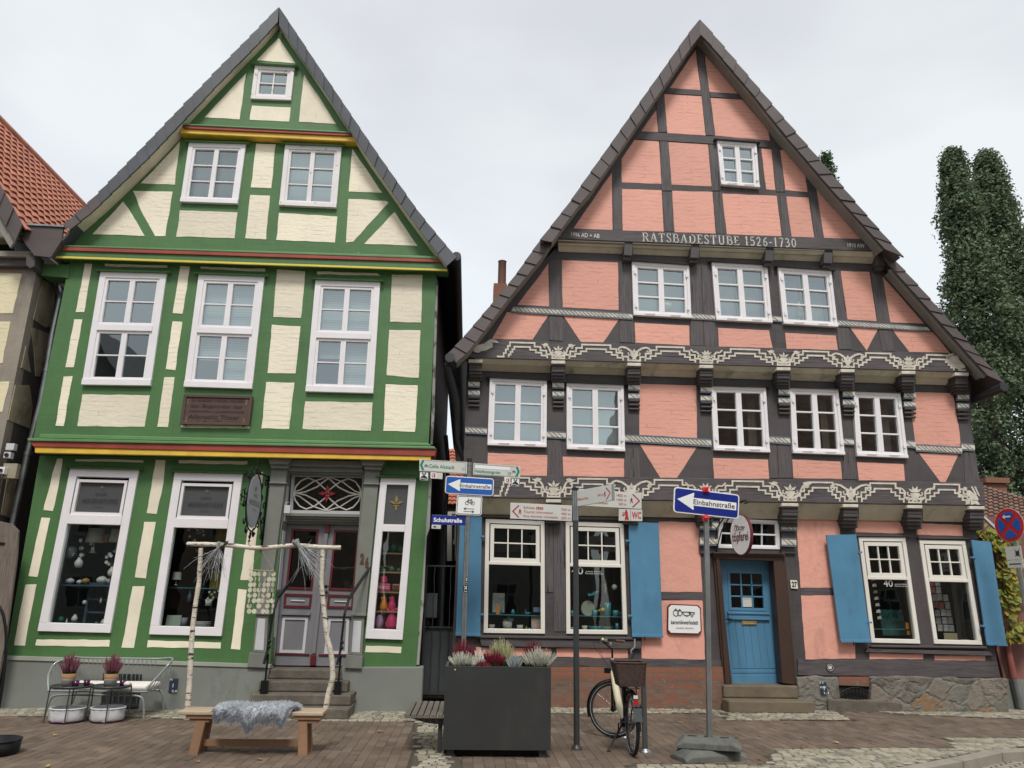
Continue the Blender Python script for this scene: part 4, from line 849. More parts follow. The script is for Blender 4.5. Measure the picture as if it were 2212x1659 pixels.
# friezes
def frieze(name,x0,x1,top,bot,cs,Y,lend,rend):
    mb=MB(); T=lambda x:top(x); B=lambda x:bot(x)
    mb.prism([P(x0,T(x0)-2,Y),P(x1,T(x1)-2,Y),P(x1+6,B(x1)+1,Y),P(x0-8,B(x0)+1,Y)],(0,.25,0)); fz=mb.build(name,m_timbh,ph,bevel=.006)
    mb=MB(); Yl=Y-.010
    def pt(x,v): return (x,T(x)+(B(x)-T(x))*v)
    def hb(xa,xb,v,w=1.75,dy=0):
        Yl=Y-.010-dy
        a,b=pt(min(xa,xb)-w,v),pt(max(xa,xb)+w,v); mb.prism([P(a[0],a[1]-w,Yl),P(b[0],b[1]-w,Yl),P(b[0],b[1]+w,Yl),P(a[0],a[1]+w,Yl)],(0,.012,0))
    def vb(x,va,vb_,w=1.65):
        a,b=pt(x,min(va,vb_)),pt(x,max(va,vb_)); mb.prism([P(x-w,a[1],Yl-.001),P(x+w,a[1],Yl-.001),P(x+w,b[1],Yl-.001),P(x-w,b[1],Yl-.001)],(0,.012,0))
    def stair(ca,cb,sgn):
        # from bottom plateau at ca up to top plateau at cb (cb = middle between centres)
        for k,(hw_b,hw_t,v0,v1) in enumerate(((13,18,.93,.07),(24,9,.95,.32))):
            xa=ca+sgn*hw_b; xb=cb-sgn*hw_t; n=4
            if (xb-xa)*sgn<8: continue
            xs=[xa+(xb-xa)*i/n for i in range(n+1)]; vs=[v0+(v1-v0)*i/n for i in range(n+1)]
            vlast=v0
            for i in range(n):
                vb(xs[i],vs[i],vs[i+1]); hb(xs[i],xs[i+1] if i<n-1 else cb,vs[i+1],dy=0 if sgn>0 else .0006)
            if k==0: hb(ca,xa,v0,dy=0 if sgn>0 else .0006)
    pts=list(cs)
    for i in range(len(pts)-1):
        mid=(pts[i]+pts[i+1])/2; stair(pts[i],mid,1); stair(pts[i+1],mid,-1)
    m0=pts[0]-(pts[1]-pts[0])/2; stair(pts[0],m0,-1); stair(lend,m0,1) if lend else None
    m1=pts[-1]+(pts[-1]-pts[-2])/2; stair(pts[-1],m1,1); stair(rend,m1,-1) if rend else None
    mb.build('stepped_white_line',m_white2,fz)
    for i,c in enumerate(pts):
        mo=MB(); s=(B(c)-T(c)); w=s*1.15
        def L(a,b): x=c+a*w; return P(x,T(x)+s*b,Y-.012)
        def poly(ps,dy=0): mo.prism([L(*p)+Vector((0,-dy,0)) for p in ps],(0,.014,0))
        def rib(ps,wd):
            for j in range(len(ps)-1):
                a=L(*ps[j]); b=L(*ps[j+1]); d=(b-a); n=Vector((-d.z,0,d.x)).normalized()*wd*(.5)
                k0=1-.5*j/len(ps); k1=1-.5*(j+1)/len(ps); mo.prism([a-n*k0,b-n*k1,b+n*k1,a+n*k0],(0,.012,0))
        v=i%3
        poly([(-.20,.50),(.20,.50),(.14,.72),(.07,.77),(.12,.86),(-.12,.86),(-.07,.77),(-.14,.72)],.003)
        for a in ((-52,-18,18,52) if v==2 else (-48,0,48)):
            t=math.radians(a); dx,dy=math.sin(t),-math.cos(t); L0=.34 if v!=1 else .28; nx,ny=-dy,dx
            poly([(.0+dx*.02,.50+dy*.02),(dx*L0*.5+nx*.06,.5+dy*L0*.5+ny*.06),(dx*L0,.5+dy*L0),(dx*L0*.5-nx*.06,.5+dy*L0*.5-ny*.06)],a*.00002)
        for sg in (1,-1):
            if v==0: q=[(.1,.82),(.3,.72),(.42,.55),(.46,.38),(.55,.22),(.70,.16),(.76,.26),(.66,.34)]
            elif v==1: q=[(.08,.55),(.2,.35),(.4,.2),(.62,.14),(.80,.22),(.80,.38),(.70,.42),(.66,.32)]
            else: q=[(.1,.75),(.28,.80),(.42,.66),(.40,.45),(.52,.30),(.68,.32),(.82,.16)]
            rib([(sg*a,b) for a,b in q],.042)
            rib([(sg*a,b) for a,b in [(.12,.6),(.25,.62),(.32,.52),(.26,.46)]],.03)
            poly([(sg*.06,.86),(sg*.22,.93),(sg*.05,.93)])
            if v==0: poly([(sg*.50,.10),(sg*.66,.05),(sg*.78,.12),(sg*.90,.10),(sg*.74,.24),(sg*.58,.26)],.002)
        mo.build('carved_flower_vase',m_white2,fz)
    return fz,L if False else None
uc=[1206,1370,1526,1693,1831.5,1963]
frieze('upper_carved_frieze',1012,2098,lambda x:737+(x-1106)*.0300,lambda x:773.5+(x-1106)*.0295,uc,YP2-.06,1075,2085)
lc=[1196,1364,1524,1707,1838,1976.5]
frieze('lower_carved_frieze',1010,2124,lambda x:1028.5+(x-1106)*.0155,lambda x:1074.5+(x-1106)*.0160,lc,YP1-.06,1068,2112)
def figure(pts_list,Y,lab):
    mb=MB()
    for ps in pts_list: mb.prism(pp(ps,Y),(0,.012,0))
    mb.build('carved_end_figure',m_white2,ph,label=lab)
figure([[(1022,752),(1032,745),(1046,742),(1054,736),(1064,742),(1064,750),(1057,753),(1050,757),(1040,758),(1034,762),(1024,760)],[(1054,736),(1060,732),(1072,735),(1078,741),(1070,740),(1062,740)]],YP2-.072,'carved dolphin at the left end of the upper frieze')
figure([[(2050,770),(2060,765),(2070,768),(2073,778),(2085,790),(2085,795),(2072,798),(2060,794),(2052,784),(2044,780),(2046,772)],[(2043,770),(2050,764),(2060,763),(2066,768),(2056,769),(2048,776)]],YP2-.072,'carved ram-like head at the right end of the upper frieze')
circ_=lambda x,y,r:[(x+r*math.cos(k*.785),y+r*math.sin(k*.785)) for k in range(8)]
figure([circ_(2085,1056,4.5),circ_(2073,1062,3.5),[(2087,1059),(2095,1059),(2112,1073),(2114,1080),(2102,1080),(2091,1071)],[(2097,1051),(2101,1051),(2111,1070),(2107,1069)],[(2104,1051),(2108,1051),(2117,1072),(2114,1071)],[(2072,1065),(2079,1069),(2092,1071),(2090,1075),(2077,1074),(2069,1067)],[(2091,1079),(2097,1079),(2094,1089),(2086,1090)],[(2103,1081),(2111,1081),(2117,1090),(2110,1090),(2106,1085),(2102,1090),(2097,1090)]],YP1-.072,'carved crouching winged figure at the right end of the lower frieze')
# brackets (upper row and lower row)
def bracket(x,y,w,Yf,Yb,hgt,ropes,lab=None,full=True):
    mb=MB()
    def bx(y0,y1,yf,yb,mi=0,ww=0): mb.prism(pp([(x-w/2-ww,y0),(x+w/2+ww,y0+.4),(x+w/2+ww,y1+.4),(x-w/2-ww,y1)],yf),(0,yb-yf,0),mi)
    bx(y,y+7,Yf-.05,Yf+.25,1,1); bx(y+8,y+11,Yf-.03,Yf+.25,0,1)
    n=5
    for i in range(n):
        t0,t1=i/n,(i+1)/n; yf=Yf+(Yb-.08-Yf)*(1-math.cos(t0*math.pi/2)) ; bx(y+11+t0*hgt,y+11+t1*hgt+.3,yf,Yb+.05,0)
    b=mb.build('bracket',[m_timb,m_white2],ph,bevel=.008,label=lab)
    return b
for i,x in enumerate([1027]+uc+[2078]):
    y=(775.5+(x-1106)*.0295) if i else 776
    bracket(x,y,28,YP2-.05,YP1,34,2)
    yb=y+46; xx=x+ (0 if i<4 else (x-1300)*.004)
    if i==0: xx=1024
    rope([[(xx-12.5,yb),(xx+12.5,yb+.6),(xx+12.5,yb+15),(xx-12.5,yb+14.5)],[(xx-12.5,yb+20),(xx+12.5,yb+20.6),(xx+12.5,yb+33),(xx-12.5,yb+32.5)]],YP1-.05,t=.05)
    mb=MB(); 
    for k,(a,h) in enumerate(((34,7),(43,8),(52,5))): mb.tube([P(xx-12,yb+a+2,YP1-.07+k*.015),P(xx+12,yb+a+2.6,YP1-.07+k*.015)],.03-.005*k,8)
    mb.build('bracket_moulding',m_timb,ph)
for i,x in enumerate(lc+[2112]):
    y=1077+(x-1106)*.016; bracket(x if i<6 else 2111,y,31 if i!=3 else 34,YP1-.05,YP0,40,0)
for (x0,x1,ys) in ((1512,1552,(1126,1160)),(1688.5,1720,(1128.5,1162))):
    for y in ys: rope([[(x0,y),(x1,y+1),(x1,y+19),(x0,y+18)]],YP0-.06,t=.06)
    mb=MB(); mb.prism(pp([(x0,1124),(x1,1125),(x1,1196),(x0,1195)],YP0-.05),(0,.06,0)); mb.build('bracket_post',m_timb,ph)
# coves
def cove(xs,yt,yb,Yt,Yb,hw,mat,step=True,name='cove_board'):
    for i in range(len(xs)-1):
        a,b=xs[i]+hw,xs[i+1]-hw; mb=MB()
        for j,(s0,s1) in enumerate(((0,.45),(.45,1)) if step else ((0,1),)):
            ya=Yt+(Yb-Yt)*s0; y2=Yt+(Yb-Yt)*s1; dy=.02 if j==0 else 0
            q=[P(a,yt(a)+(yb(a)-yt(a))*s0,ya-dy),P(b,yt(b)+(yb(b)-yt(b))*s0,ya-dy),P(b-(2 if j else 0),yt(b)+(yb(b)-yt(b))*s1,y2-dy),P(a-(0),yt(a)+(yb(a)-yt(a))*s1,y2-dy)]
            mb.prism(q,(0,.05,.0)); 
        mb.build(name,mat,ph)
cove([1012]+uc+[2078],lambda x:776+(x-1106)*.0295,lambda x:803+(x-1106)*.0305,YP2-.0,YP1-.03,15,m_cove)
cove([1010]+lc+[2110],lambda x:1077+(x-1106)*.016,lambda x:1112+(x-1106)*.0155,YP1-.0,YP0-.03,17,m_cove,step=False)
tb=[1206-9,1358,1502,1663,1790,1900]
cove(tb,lambda x:517.5+(x-1206)*.0392,lambda x:543+(x-1206)*.0385,YP3-.0,YP2-.02,9,m_cove)
for x in tb[1:-1]+[1905]:
    mb=MB(); y=522+(x-1206)*.0390; mb.prism(pp([(x-9,y),(x+9,y+.7),(x+8,y+24),(x-10,y+23)],YP3-.02),(0,.2,0)); mb.prism(pp([(x-10,y+23),(x+8,y+24),(x+3,y+34),(x-12,y+33)],YP3+.04),(0,.15,0))
    mb.build('beam_end',m_timb,ph,bevel=.008)
# painted beam lettering
GL={'R':(.78,[((.18,0),(.18,1)),.15,((.18,.96),(.48,.95),(.64,.84),(.64,.64),(.48,.52),(.18,.51)),.11,((.40,.52),(.74,.02)),.14],[.18,.74],[.16]),
'A':(.84,[((.12,0),(.42,1)),.08,((.42,1),(.72,0)),.15,((.22,.33),(.62,.33)),.07],[.12,.72],[]),
'T':(.74,[((.37,0),(.37,1)),.15,((.05,.96),(.69,.96)),.08,((.06,.98),(.06,.76)),.06,((.68,.98),(.68,.76)),.06],[.37],[]),
'S':(.60,[((.52,.80),(.44,.95),(.22,.96),(.12,.78),(.24,.58),(.42,.46),(.52,.25),(.40,.05),(.18,.04),(.08,.22)),.13],[],[]),
'B':(.74,[((.18,0),(.18,1)),.15,((.18,.96),(.46,.95),(.58,.84),(.58,.64),(.46,.53),(.18,.53)),.10,((.46,.53),(.66,.42),(.66,.14),(.48,.04),(.18,.04)),.12],[.16],[.16]),
'D':(.82,[((.18,0),(.18,1)),.15,((.18,.96),(.44,.95),(.68,.78),(.72,.5),(.68,.22),(.44,.05),(.18,.04)),.12],[.16],[.16]),
'E':(.66,[((.18,0),(.18,1)),.15,((.16,.96),(.56,.96)),.08,((.16,.52),(.46,.52)),.08,((.16,.04),(.58,.04)),.08,((.57,.98),(.57,.80)),.06,((.59,.02),(.59,.22)),.06],[.14],[.14]),
'U':(.82,[((.18,1),(.18,.25),(.28,.05),(.52,.04),(.64,.25),(.64,1)),.12],[],[.18,.64]),
'1':(.46,[((.24,0),(.24,1)),.14,((.08,.82),(.24,.96)),.07],[.24],[]),'5':(.56,[((.14,.95),(.48,.95)),.09,((.14,.97),(.12,.56)),.07,((.12,.56),(.34,.62),(.48,.45),(.46,.18),(.28,.03),(.08,.10)),.12],[],[]),
'2':(.58,[((.10,.76),(.18,.93),(.36,.95),(.46,.76),(.40,.52),(.10,.06)),.11,((.08,.05),(.50,.05)),.11],[],[]),
'6':(.60,[((.46,.94),(.24,.78),(.12,.42),(.16,.12),(.32,.03),(.46,.14),(.48,.36),(.36,.52),(.16,.44)),.12],[],[]),'-':(.36,[((.06,.42),(.30,.42)),.12],[],[]),
'7':(.56,[((.08,.95),(.50,.95)),.10,((.48,.94),(.22,0)),.13],[],[]),'3':(.56,[((.10,.86),(.28,.97),(.44,.82),(.40,.62),(.22,.54)),.10,((.22,.54),(.46,.46),(.48,.20),(.30,.03),(.08,.10)),.12],[],[]),
'0':(.64,[((.30,.97),(.14,.80),(.10,.5),(.14,.2),(.30,.03),(.46,.2),(.50,.5),(.46,.80),(.30,.97)),.11],[],[])}
def serif(mb,s,pa,pb,hpx,Y):
    a=P(*pa,Y); b=P(*pb,Y); h=(P(pa[0],pa[1]-hpx,Y)-a).length; L=(b-a); tot=sum(GL[c][0]+.14 for c in s)-.14; k=L/tot; up=Vector((0,0,h)); x=0
    kl=k.length
    for c in s:
        w,st,sb_,stp=GL[c]; W=lambda px_,py_: a+k*(x+px_)+up*py_
        for i in range(0,len(st),2):
            pl,wd=st[i],st[i+1]*kl
            for j in range(len(pl)-1):
                p,q=W(*pl[j]),W(*pl[j+1]); d=(q-p).normalized(); n=Vector((-d.z,0,d.x))*wd/2; e=d*wd*.15; mb.quad([p-n-e,q-n+e,q+n+e,p+n-e])
        for sx_ in sb_: mb.quad([W(sx_-.16,0),W(sx_+.16,0),W(sx_+.16,.055),W(sx_-.16,.055)])
        for sx_ in stp: mb.quad([W(sx_-.15,.945),W(sx_+.13,.945),W(sx_+.13,1),W(sx_-.15,1)])
        x+=w+.14
mb=MB(); Yb_=YP3-.034
serif(mb,'RATSBADESTUBE',(1387,521.3),(1598,529.7),19.5,Yb_); serif(mb,'1526-1730',(1609,530),(1722,534.6),19.5,Yb_)
textp(mb,'1996 AD + AB',(1233.5,511),(1295,514.5),9,Yb_,bold=.012); textp(mb,'1910 AW',(1831,533.7),(1868,535.7),8.5,Yb_,bold=.012)
# serifs on the large letters
for (x0,y0),(x1,y1),n in (((1387,521.3),(1600,529.7),13),):
    pass
mb.build('beam_lettering',m_text,ph,recalc=False)
# verges and roof
pOL=[(1511,42),(1490,69),(1415,175),(1246,415),(1236,430),(1168.5,517)]; pIL=[(1515,74),(1493,101),(1406,227),(1276,415),(1253,440),(1193,522)]
verge(ph,pOL,pIL,YPV,16,m_slateb,seedv=5)
pOL2=[(1168.5,517),(1106,605),(1047,675),(990,742),(963,769)]; pIL2=[(1193,522),(1173,553),(1106,635),(1012,760),(986,782)]
verge(ph,pOL2,pIL2,YPV+.16,11,m_slateb,seedv=6)
pOR=[(1512,42),(1538.5,72.5),(1646,200),(1718,285),(1829,415),(1869,462),(1949,554)]; pIR=[(1511,72),(1523.5,84),(1633,212),(1690,285),(1800,415),(1826,443),(1910,538)]
verge(ph,pOR,pIR,YPV,17,m_slateb,seedv=7)
pOR2=[(1927,556),(1969,601),(2169,828)]; pIR2=[(1910,556),(1928,581),(2132,811)]
verge(ph,pOR2,pIR2,YPV+.22,9,m_slateb,seedv=8)
mb=MB()
for pl,yy,ye in ((pIL,YPV+.04,YP3+.02),(pIL2,YPV+.2,YP2+.02),(pIR,YPV+.04,YP3+.02),(pIR2[1:],YPV+.26,YP2+.02)):
    for i in range(len(pl)-1):
        a,b=P(*pl[i],yy),P(*pl[i+1],yy); mb.add([a,b,b+Vector((0,ye-yy,0)),a+Vector((0,ye-yy,0))],[[0,1,2,3]])
mb.build('soffit',m_barge,ph)
mb=MB()   # grey bargeboard on the right
for (o,i_,by) in ((pIR[1:],[(1520,88),(1629,216),(1685,290),(1795,416),(1821,443),(1905,542)],YPV+.05),([(1927,580),(2132,811)],[(1920,583),(2126,816)],YPV+.28)):
    for k in range(len(o)-1):
        mb.prism([P(*o[k],by),P(*o[k+1],by),P(*i_[k+1],by),P(*i_[k],by)],(0,.04,0))
mb.build('barge_board',m_barge,ph)
roofpoly(ph,[(1512,47),(1415,181),(1236,435),(1168,521)],YPV+.04,11,m_slateb); roofpoly(ph,[(1168,521),(1106,609),(990,746),(964,772)],YPV+.20,11,m_slateb)
roofpoly(ph,[(1512,47),(1646,204),(1829,419),(1945,557)],YPV+.04,11,m_slateb); roofpoly(ph,[(1924,558),(1966,603),(2166,830)],YPV+.26,11,m_slateb)
mb=MB(); a=P(972,772,YPV); mb.tube([a,a+Vector((0,8,-.05))],.085,10); mb.build('eaves_gutter',m_zincd,ph); mb=MB(); a=P(2166,832,YPV); mb.tube([a+Vector((.03,0,-.03)),a+Vector((.03,8,-.08))],.08,10); mb.build('eaves_gutter',m_zincd,ph)
mb=MB(); mb.tube([PX(975,790,P(972,772,0).x+.03),],.05) if False else None
a=P(978,795,YPV+.5); mb.tube([P(966,785,YPV+.3),P(985,870,YPV+.9),P(988,950,YPV+1.0),P(1000,996,YPV+1.1)],[.05,.11,.06,.03],8); mb.build('rainwater_hopper',m_zincd,ph)
# body of the house
xl_=P(1000,1240,YP0).x; xr_=P(2130,1200,YP0).x
mb=MB(); mb.box(xl_,xl_+.2,YP0+.22,10,0,6.0); mb.box(xr_-.2,xr_,YP0+.22,10,0,6.0); mb.build('side_wall',m_timb,ph)
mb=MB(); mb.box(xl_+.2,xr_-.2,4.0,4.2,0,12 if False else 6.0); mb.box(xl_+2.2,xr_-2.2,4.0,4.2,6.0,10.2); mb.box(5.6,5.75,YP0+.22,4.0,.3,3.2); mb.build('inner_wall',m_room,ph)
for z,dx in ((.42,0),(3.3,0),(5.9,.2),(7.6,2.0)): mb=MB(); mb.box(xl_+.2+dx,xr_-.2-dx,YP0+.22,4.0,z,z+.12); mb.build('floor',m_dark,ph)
# plinth: brick left, rubble right
mb=MB(); mb.prism(pp([(985,1441),(1562,1441),(1566,1560),(985,1560)],YP0-.06),(0,.25,0)); mb.build('brick_plinth',m_brick,ph)
mb=MB(); pts=jit(pp([(1722,1461),(1810,1462),(1815,1512),(1880,1514),(1881,1462),(2176,1466),(2183,1570),(1728,1570)],YP0-.10),.02,.15,3); mb.prism(pts,(0,.3,0)); mb.build('rubble_plinth',m_rubble,ph,bevel=.02)
mb=MB(); pts=jit(pp([(1788,1511),(1900,1514),(1950,1520),(1950,1560),(1790,1560)],YP0-.16),.015,.15,9); mb.prism(pts,(0,.2,0)); mb.build('plinth_ledge',m_step,ph,bevel=.02)
mb=MB(); px(mb,[(1812,1462),(1884,1462),(1882,1483),(1812,1480)],YP0-.04,YP0+.1); mb.build('brick_lintel',m_brick,ph)
gp=thing('cellar_grille',P(1846,1500,YP0-.05),'arched cellar grille in the rubble plinth of the pink house','grille')
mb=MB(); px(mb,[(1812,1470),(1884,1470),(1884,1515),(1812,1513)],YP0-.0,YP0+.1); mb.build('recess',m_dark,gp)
mb=MB(); arc=[P(1817+60*i/10,1497-12*math.sin(math.pi*i/10)**.8,YP0-.08) for i in range(11)]; mb.tube(arc,.012,6)
for i in range(1,8): a=P(1817+60*i/8,1497-12*math.sin(math.pi*i/8)**.8,YP0-.08); mb.tube([a,(a.x,a.y,P(1817,1514,YP0).z)],.009,6)
mb.build('bars',m_iron,gp)
# door
def frm(mb,o,i,Y,t,mi=0):
    holed(mb,pp(o,Y),[],t,mi) if not i else holed(mb,pp(o,Y),[pp(i,Y)],t,mi)
mb=MB()
for k,(off,Y) in enumerate(((0,YP0-.06),(6,YP0-.10),(11,YP0-.03))):
    o=[(1540.5+off,1193+off*.7),(1696-off,1195+off*.7),(1721-off,1479),(1563+off*.8,1481)]
    i=[(1553+off*.3,1207),(1672-off*.2,1212),(1691-off*.1,1476),(1577+off*.1,1478.5)]
    px(mb,[o[0],i[0],i[3],o[3]],Y,YP0+.12); px(mb,[i[1],o[1],o[2],i[2]],Y,YP0+.12); px(mb,[o[0],o[1],i[1],i[0]],Y-.01,YP0+.12)
for a,b in (((1549,1207),(1578,1479)),((1673,1212),(1692,1477))):
    p,q=P(*a,YP0),P(*b,YP0); mb.prism([p,q,q+Vector((.03,0,0)),p+Vector((.03,0,0))],(0,.35,0))
mb.build('door_frame',m_brownf,ph,bevel=.008)
mb=MB()
for k in range(5): px(mb,[(1541,1193+k*3.2),(1695.5,1195+k*3.2),(1694,1198+k*3.2),(1543,1196+k*3.2)],YP0-.18+k*.025,YP0)
mb.build('door_cornice',m_brownf,ph,bevel=.004)
YB=YP0+.20
DQ=[(1556,1206),(1672,1211),(1693,1480),(1578,1482)]; GQ=[(1577,1238),(1645.5,1240),(1650,1314),(1580.5,1312.5)]
mb=MB(); holed(mb,pp(DQ,YB),[pp(GQ,YB)],.05); bd=mb.build('door',m_blue,ph,bevel=.004)
mb=MB(); q=pp(GQ,YB-.01); ff=lambda u,v:q[0].lerp(q[1],u).lerp(q[3].lerp(q[2],u),v)
holed(mb,shrink(q,-.045,-.045),[shrink(q,-.005,-.005)],.02)
for i in (1,2):
    for (a,b,c,d) in ((i/3-.02,0,i/3+.02,1),(0,i/3-.02,1,i/3+.02)): mb.prism([ff(a,b),ff(c,b),ff(c,d),ff(a,d)],(0,.03,0))
mb.build('glazing_bars',m_blue,bd)
mb=MB(); mb.quad([p+Vector((0,.035,0)) for p in q]); mb.build('pane',m_glassd,bd,recalc=False)
mb=MB(); a,b=ff(.36,.70),ff(.64,.97); mb.box(a.x,b.x,YB-.002,YB+.004,b.z,a.z); nt_=mb.build('notice',m_sgrey,bd)
mb=MB(); text(mb,'töpferei',(a.x+.01,YB-.003,a.z-.03),(b.x-.01,YB-.003,a.z-.03),Vector((0,0,.014)),depth=.001); mb.build('notice_lettering',m_ink,nt_,recalc=False)
mb=MB()
for k in range(4): px(mb,[(1573+k*.3,1322+k*4),(1662+k*.3,1324+k*4),(1663+k*.3,1328+k*4),(1573+k*.3,1326+k*4)],YB-.02-.02*abs(1.5-k),YB+.01)
mb.build('weather_bar',m_blue,bd,bevel=.006)
mb=MB(); O=[(1572,1340),(1665,1342),(1682,1477),(1585,1478)]; q2=pp(O,YB-.008)
for i in range(6):
    f2_=lambda u,v:q2[0].lerp(q2[1],u).lerp(q2[3].lerp(q2[2],u),v)
    mb.prism([f2_(i/6+.006,.03),f2_((i+1)/6-.006,.03),f2_((i+1)/6-.006,.76),f2_(i/6+.006,.76)],(0,.02,0))
mb.prism([f2_(-.02,.78),f2_(1.02,.78),f2_(1.02,.83),f2_(-.02,.83)],(0,.02,0)); mb.prism([f2_(-.02,.86),f2_(1.02,.86),f2_(1.02,1),f2_(-.02,1)],(0,.02,0))
mb.build('boarding',m_blue,bd,bevel=.004)
mb=MB(); px(mb,[(1603,1341),(1635,1341.5),(1635,1350),(1603,1349.5)],YB-.03,YB); px(mb,[(1606,1346),(1632,1346.5),(1632,1348),(1606,1347.5)],YB-.036,YB-.02); mb.build('letter_slot',m_brass,bd,bevel=.004)
mb=MB(); a=P(1567,1338,YB-.06); mb.tube([a,a+Vector((.11,0,.01))],.011,6); mb.tube([a+Vector((0,.06,0)),a],.011,6); mb.build('door_handle',m_iron,bd)
mb=MB(); c=P(1676,1269,YP0-.06); mb.box(c.x-.025,c.x+.025,c.y-.0,c.y+.04,c.z-.05,c.z+.05); mb.box(c.x-.02,c.x+.05,c.y-.0,c.y+.04,c.z-.15,c.z-.08,1)
mb.build('doorbell',[m_ink,m_sgrey],at=c,label='small doorbell and card on the brown frame of the blue door',cat='doorbell')
# sandstone steps
x0,x1=P(1562,1480,.3).x,P(1716,1480,.3).x; zt=P(1640,1477,YP0).z; print('pink threshold',zt)
st=MB(); st.box(x0-.03,x1+.02,YP0-.16,YP0+.3,zt*.48,zt-.01); st.box(x0-.06,x1+.14,YP0-.48,YP0-.1,0,zt*.48-.003); st.build('doorstep',m_steps,ph,bevel=.025)
# shutters
def shutter(q,lab,Y0,hx):
    mb=MB(); pts=pp(q,Y0); mb.prism(pts,(0,.035,0)); s=mb.build('shutter',m_blue,ph,bevel=.005,label=lab)
    mb=MB(); a,b,c,d=pts; lo=lambda u:d.lerp(c,u); 
    mb.prism([d+Vector((-.005,-.02,0)),c+Vector((.005,-.02,0)),c+Vector((.005,-.02,.045)),d+Vector((-.005,-.02,.045))],(0,.03,0)); 
    mb.build('drip_ledge',m_blue,s,bevel=.004)
    e=(a,d) if hx<0 else (b,c)
    for t in (.17,.82): mb=MB(); p=e[0].lerp(e[1],t); mb.obox(p+Vector((.02*hx,.01,0)),(.035,0,0),(0,.03,0),(0,0,.015)); mb.build('hinge',m_blue,s)
    mb=MB(); p=d.lerp(c,.4); mb.tube([p+Vector((0,.0,.02)),p+Vector((0,-.03,0)),p+Vector((0,-.02,-.05))],.01,6); mb.build('shutter_catch',m_iron,s)
shutter([(994,1114),(1041,1116),(1037.5,1375),(984,1373)],'blue shutter behind the grey sign pole',YP0-.10,1)
shutter([(1357.5,1127),(1423,1130),(1432,1377.5),(1365.5,1376)],'wide blue shutter left of the ceramics sign',YP0-.10,-1)
shutter([(1785,1155.5),(1850,1154.5),(1881.5,1388),(1816.5,1388)],'blue shutter left of the window marked 40',YP0-.14,1)
shutter([(2099,1166.5),(2141,1171),(2175,1396),(2133,1394)],'blue shutter at the right corner beside the vine',YP0-.12,-1)
# stay hooks
mb=MB(); mb.tube([P(1371,1380,YP0-.1),P(1371,1398,YP0-.1),P(1363,1405,YP0-.15),P(1364,1412,YP0-.12)],.016,6); mb.build('shutter_stay',m_lgreen if False else m_barge,ph)
# ceramics sign, oval sign, numbers
def ceramics_logo(mb,c,s,ux,uy,mi=0):
    """two jars and two bowls drawn as outlines"""
    def W(a,b): return c+ux*a*s+uy*b*s
    def ln(ps,w=.05):
        mb.tube([W(*p) for p in ps],w*s*.5,5,mi)
    for x,r in ((-.85,.30),(-.45,.26)):
        ln([(x+r*math.cos(t)*.9,r*math.sin(t)*.95) for t in [i*math.pi/8 for i in range(17)]],.06)
        ln([(x-.15,r*.95+.02),(x+.15,r*.95+.02)],.08); ln([(x,r+.03),(x,r+.14)],.1)
    for x,r,d in ((.25,.42,0),(.78,.28,-.04)):
        ln([(x-r,.12+d)]+[(x-r*math.cos(t),.12+d-r*.85*math.sin(t)) for t in [i*math.pi/8 for i in range(9)]]+[(x+r,.12+d),(x-r,.12+d)],.07)
        ln([(x-.1,d-.28),(x+.1,d-.28)],.06)
Qs=[(1442,1304),(1514,1307),(1516,1371),(1441,1369)]
q=pp(Qs,YP0-.05); c=sum(q,Vector())/4
t=thing('shop_sign',c,'white rectangular ceramics workshop sign with red scalloped edge beside the blue door','shop sign')
def notched(q,cut):
    a,b,c2,d=q; ux=(b-a).normalized()*cut; uz=(a-d).normalized()*cut
    return [a+ux,b-ux,b-uz,c2+uz,c2-ux,d+ux,d+uz,a-uz]
mb=MB(); mb.prism(notched(q,.05),(0,.04,0)); sb=mb.build('sign_board',m_doorr,t,bevel=.004)
mb=MB(); mb.prism([p+Vector((0,-.004,0)) for p in notched(shrink(q,.02,.02),.045)],(0,.01,0)); sf=mb.build('sign_face',m_swhite,t)
mb=MB(); cc=c+Vector((0,-.010,.05)); ceramics_logo(mb,cc+Vector((0,-.0,.05)),.17,Vector((1,0,0)),Vector((0,0,1)))
text(mb,'keramikwerkstatt',c+Vector((-.235,-.008,-.08)),c+Vector((.235,-.008,-.08)),Vector((0,0,.065)),bold=.01); text(mb,'annette dannhus',c+Vector((-.15,-.008,-.155)),c+Vector((.15,-.008,-.155)),Vector((0,0,.027)),mi=1)
mb.build('sign_lettering',[m_ink,m_doorr],sf,recalc=False)
def oval(c,ux,uy,rx,ry,th,n=32): 
    nrm=ux.cross(uy).normalized(); return [c+ux*rx*math.cos(2*math.pi*i/n)+uy*ry*math.sin(2*math.pi*i/n) for i in range(n)],nrm
ctr=P(1599,1155,YP0-1.0); D=CAM-ctr; D.z=0; D.normalize(); ang=math.radians(57)
nr=min((Vector((D.x*math.cos(a_)-D.y*math.sin(a_),D.x*math.sin(a_)+D.y*math.cos(a_),0)) for a_ in (ang,-ang)),key=lambda q:q.x)
ux=Vector((-nr.y,nr.x,0)); 
if ux.dot(Vector((1,0,0)))<0: ux=-ux
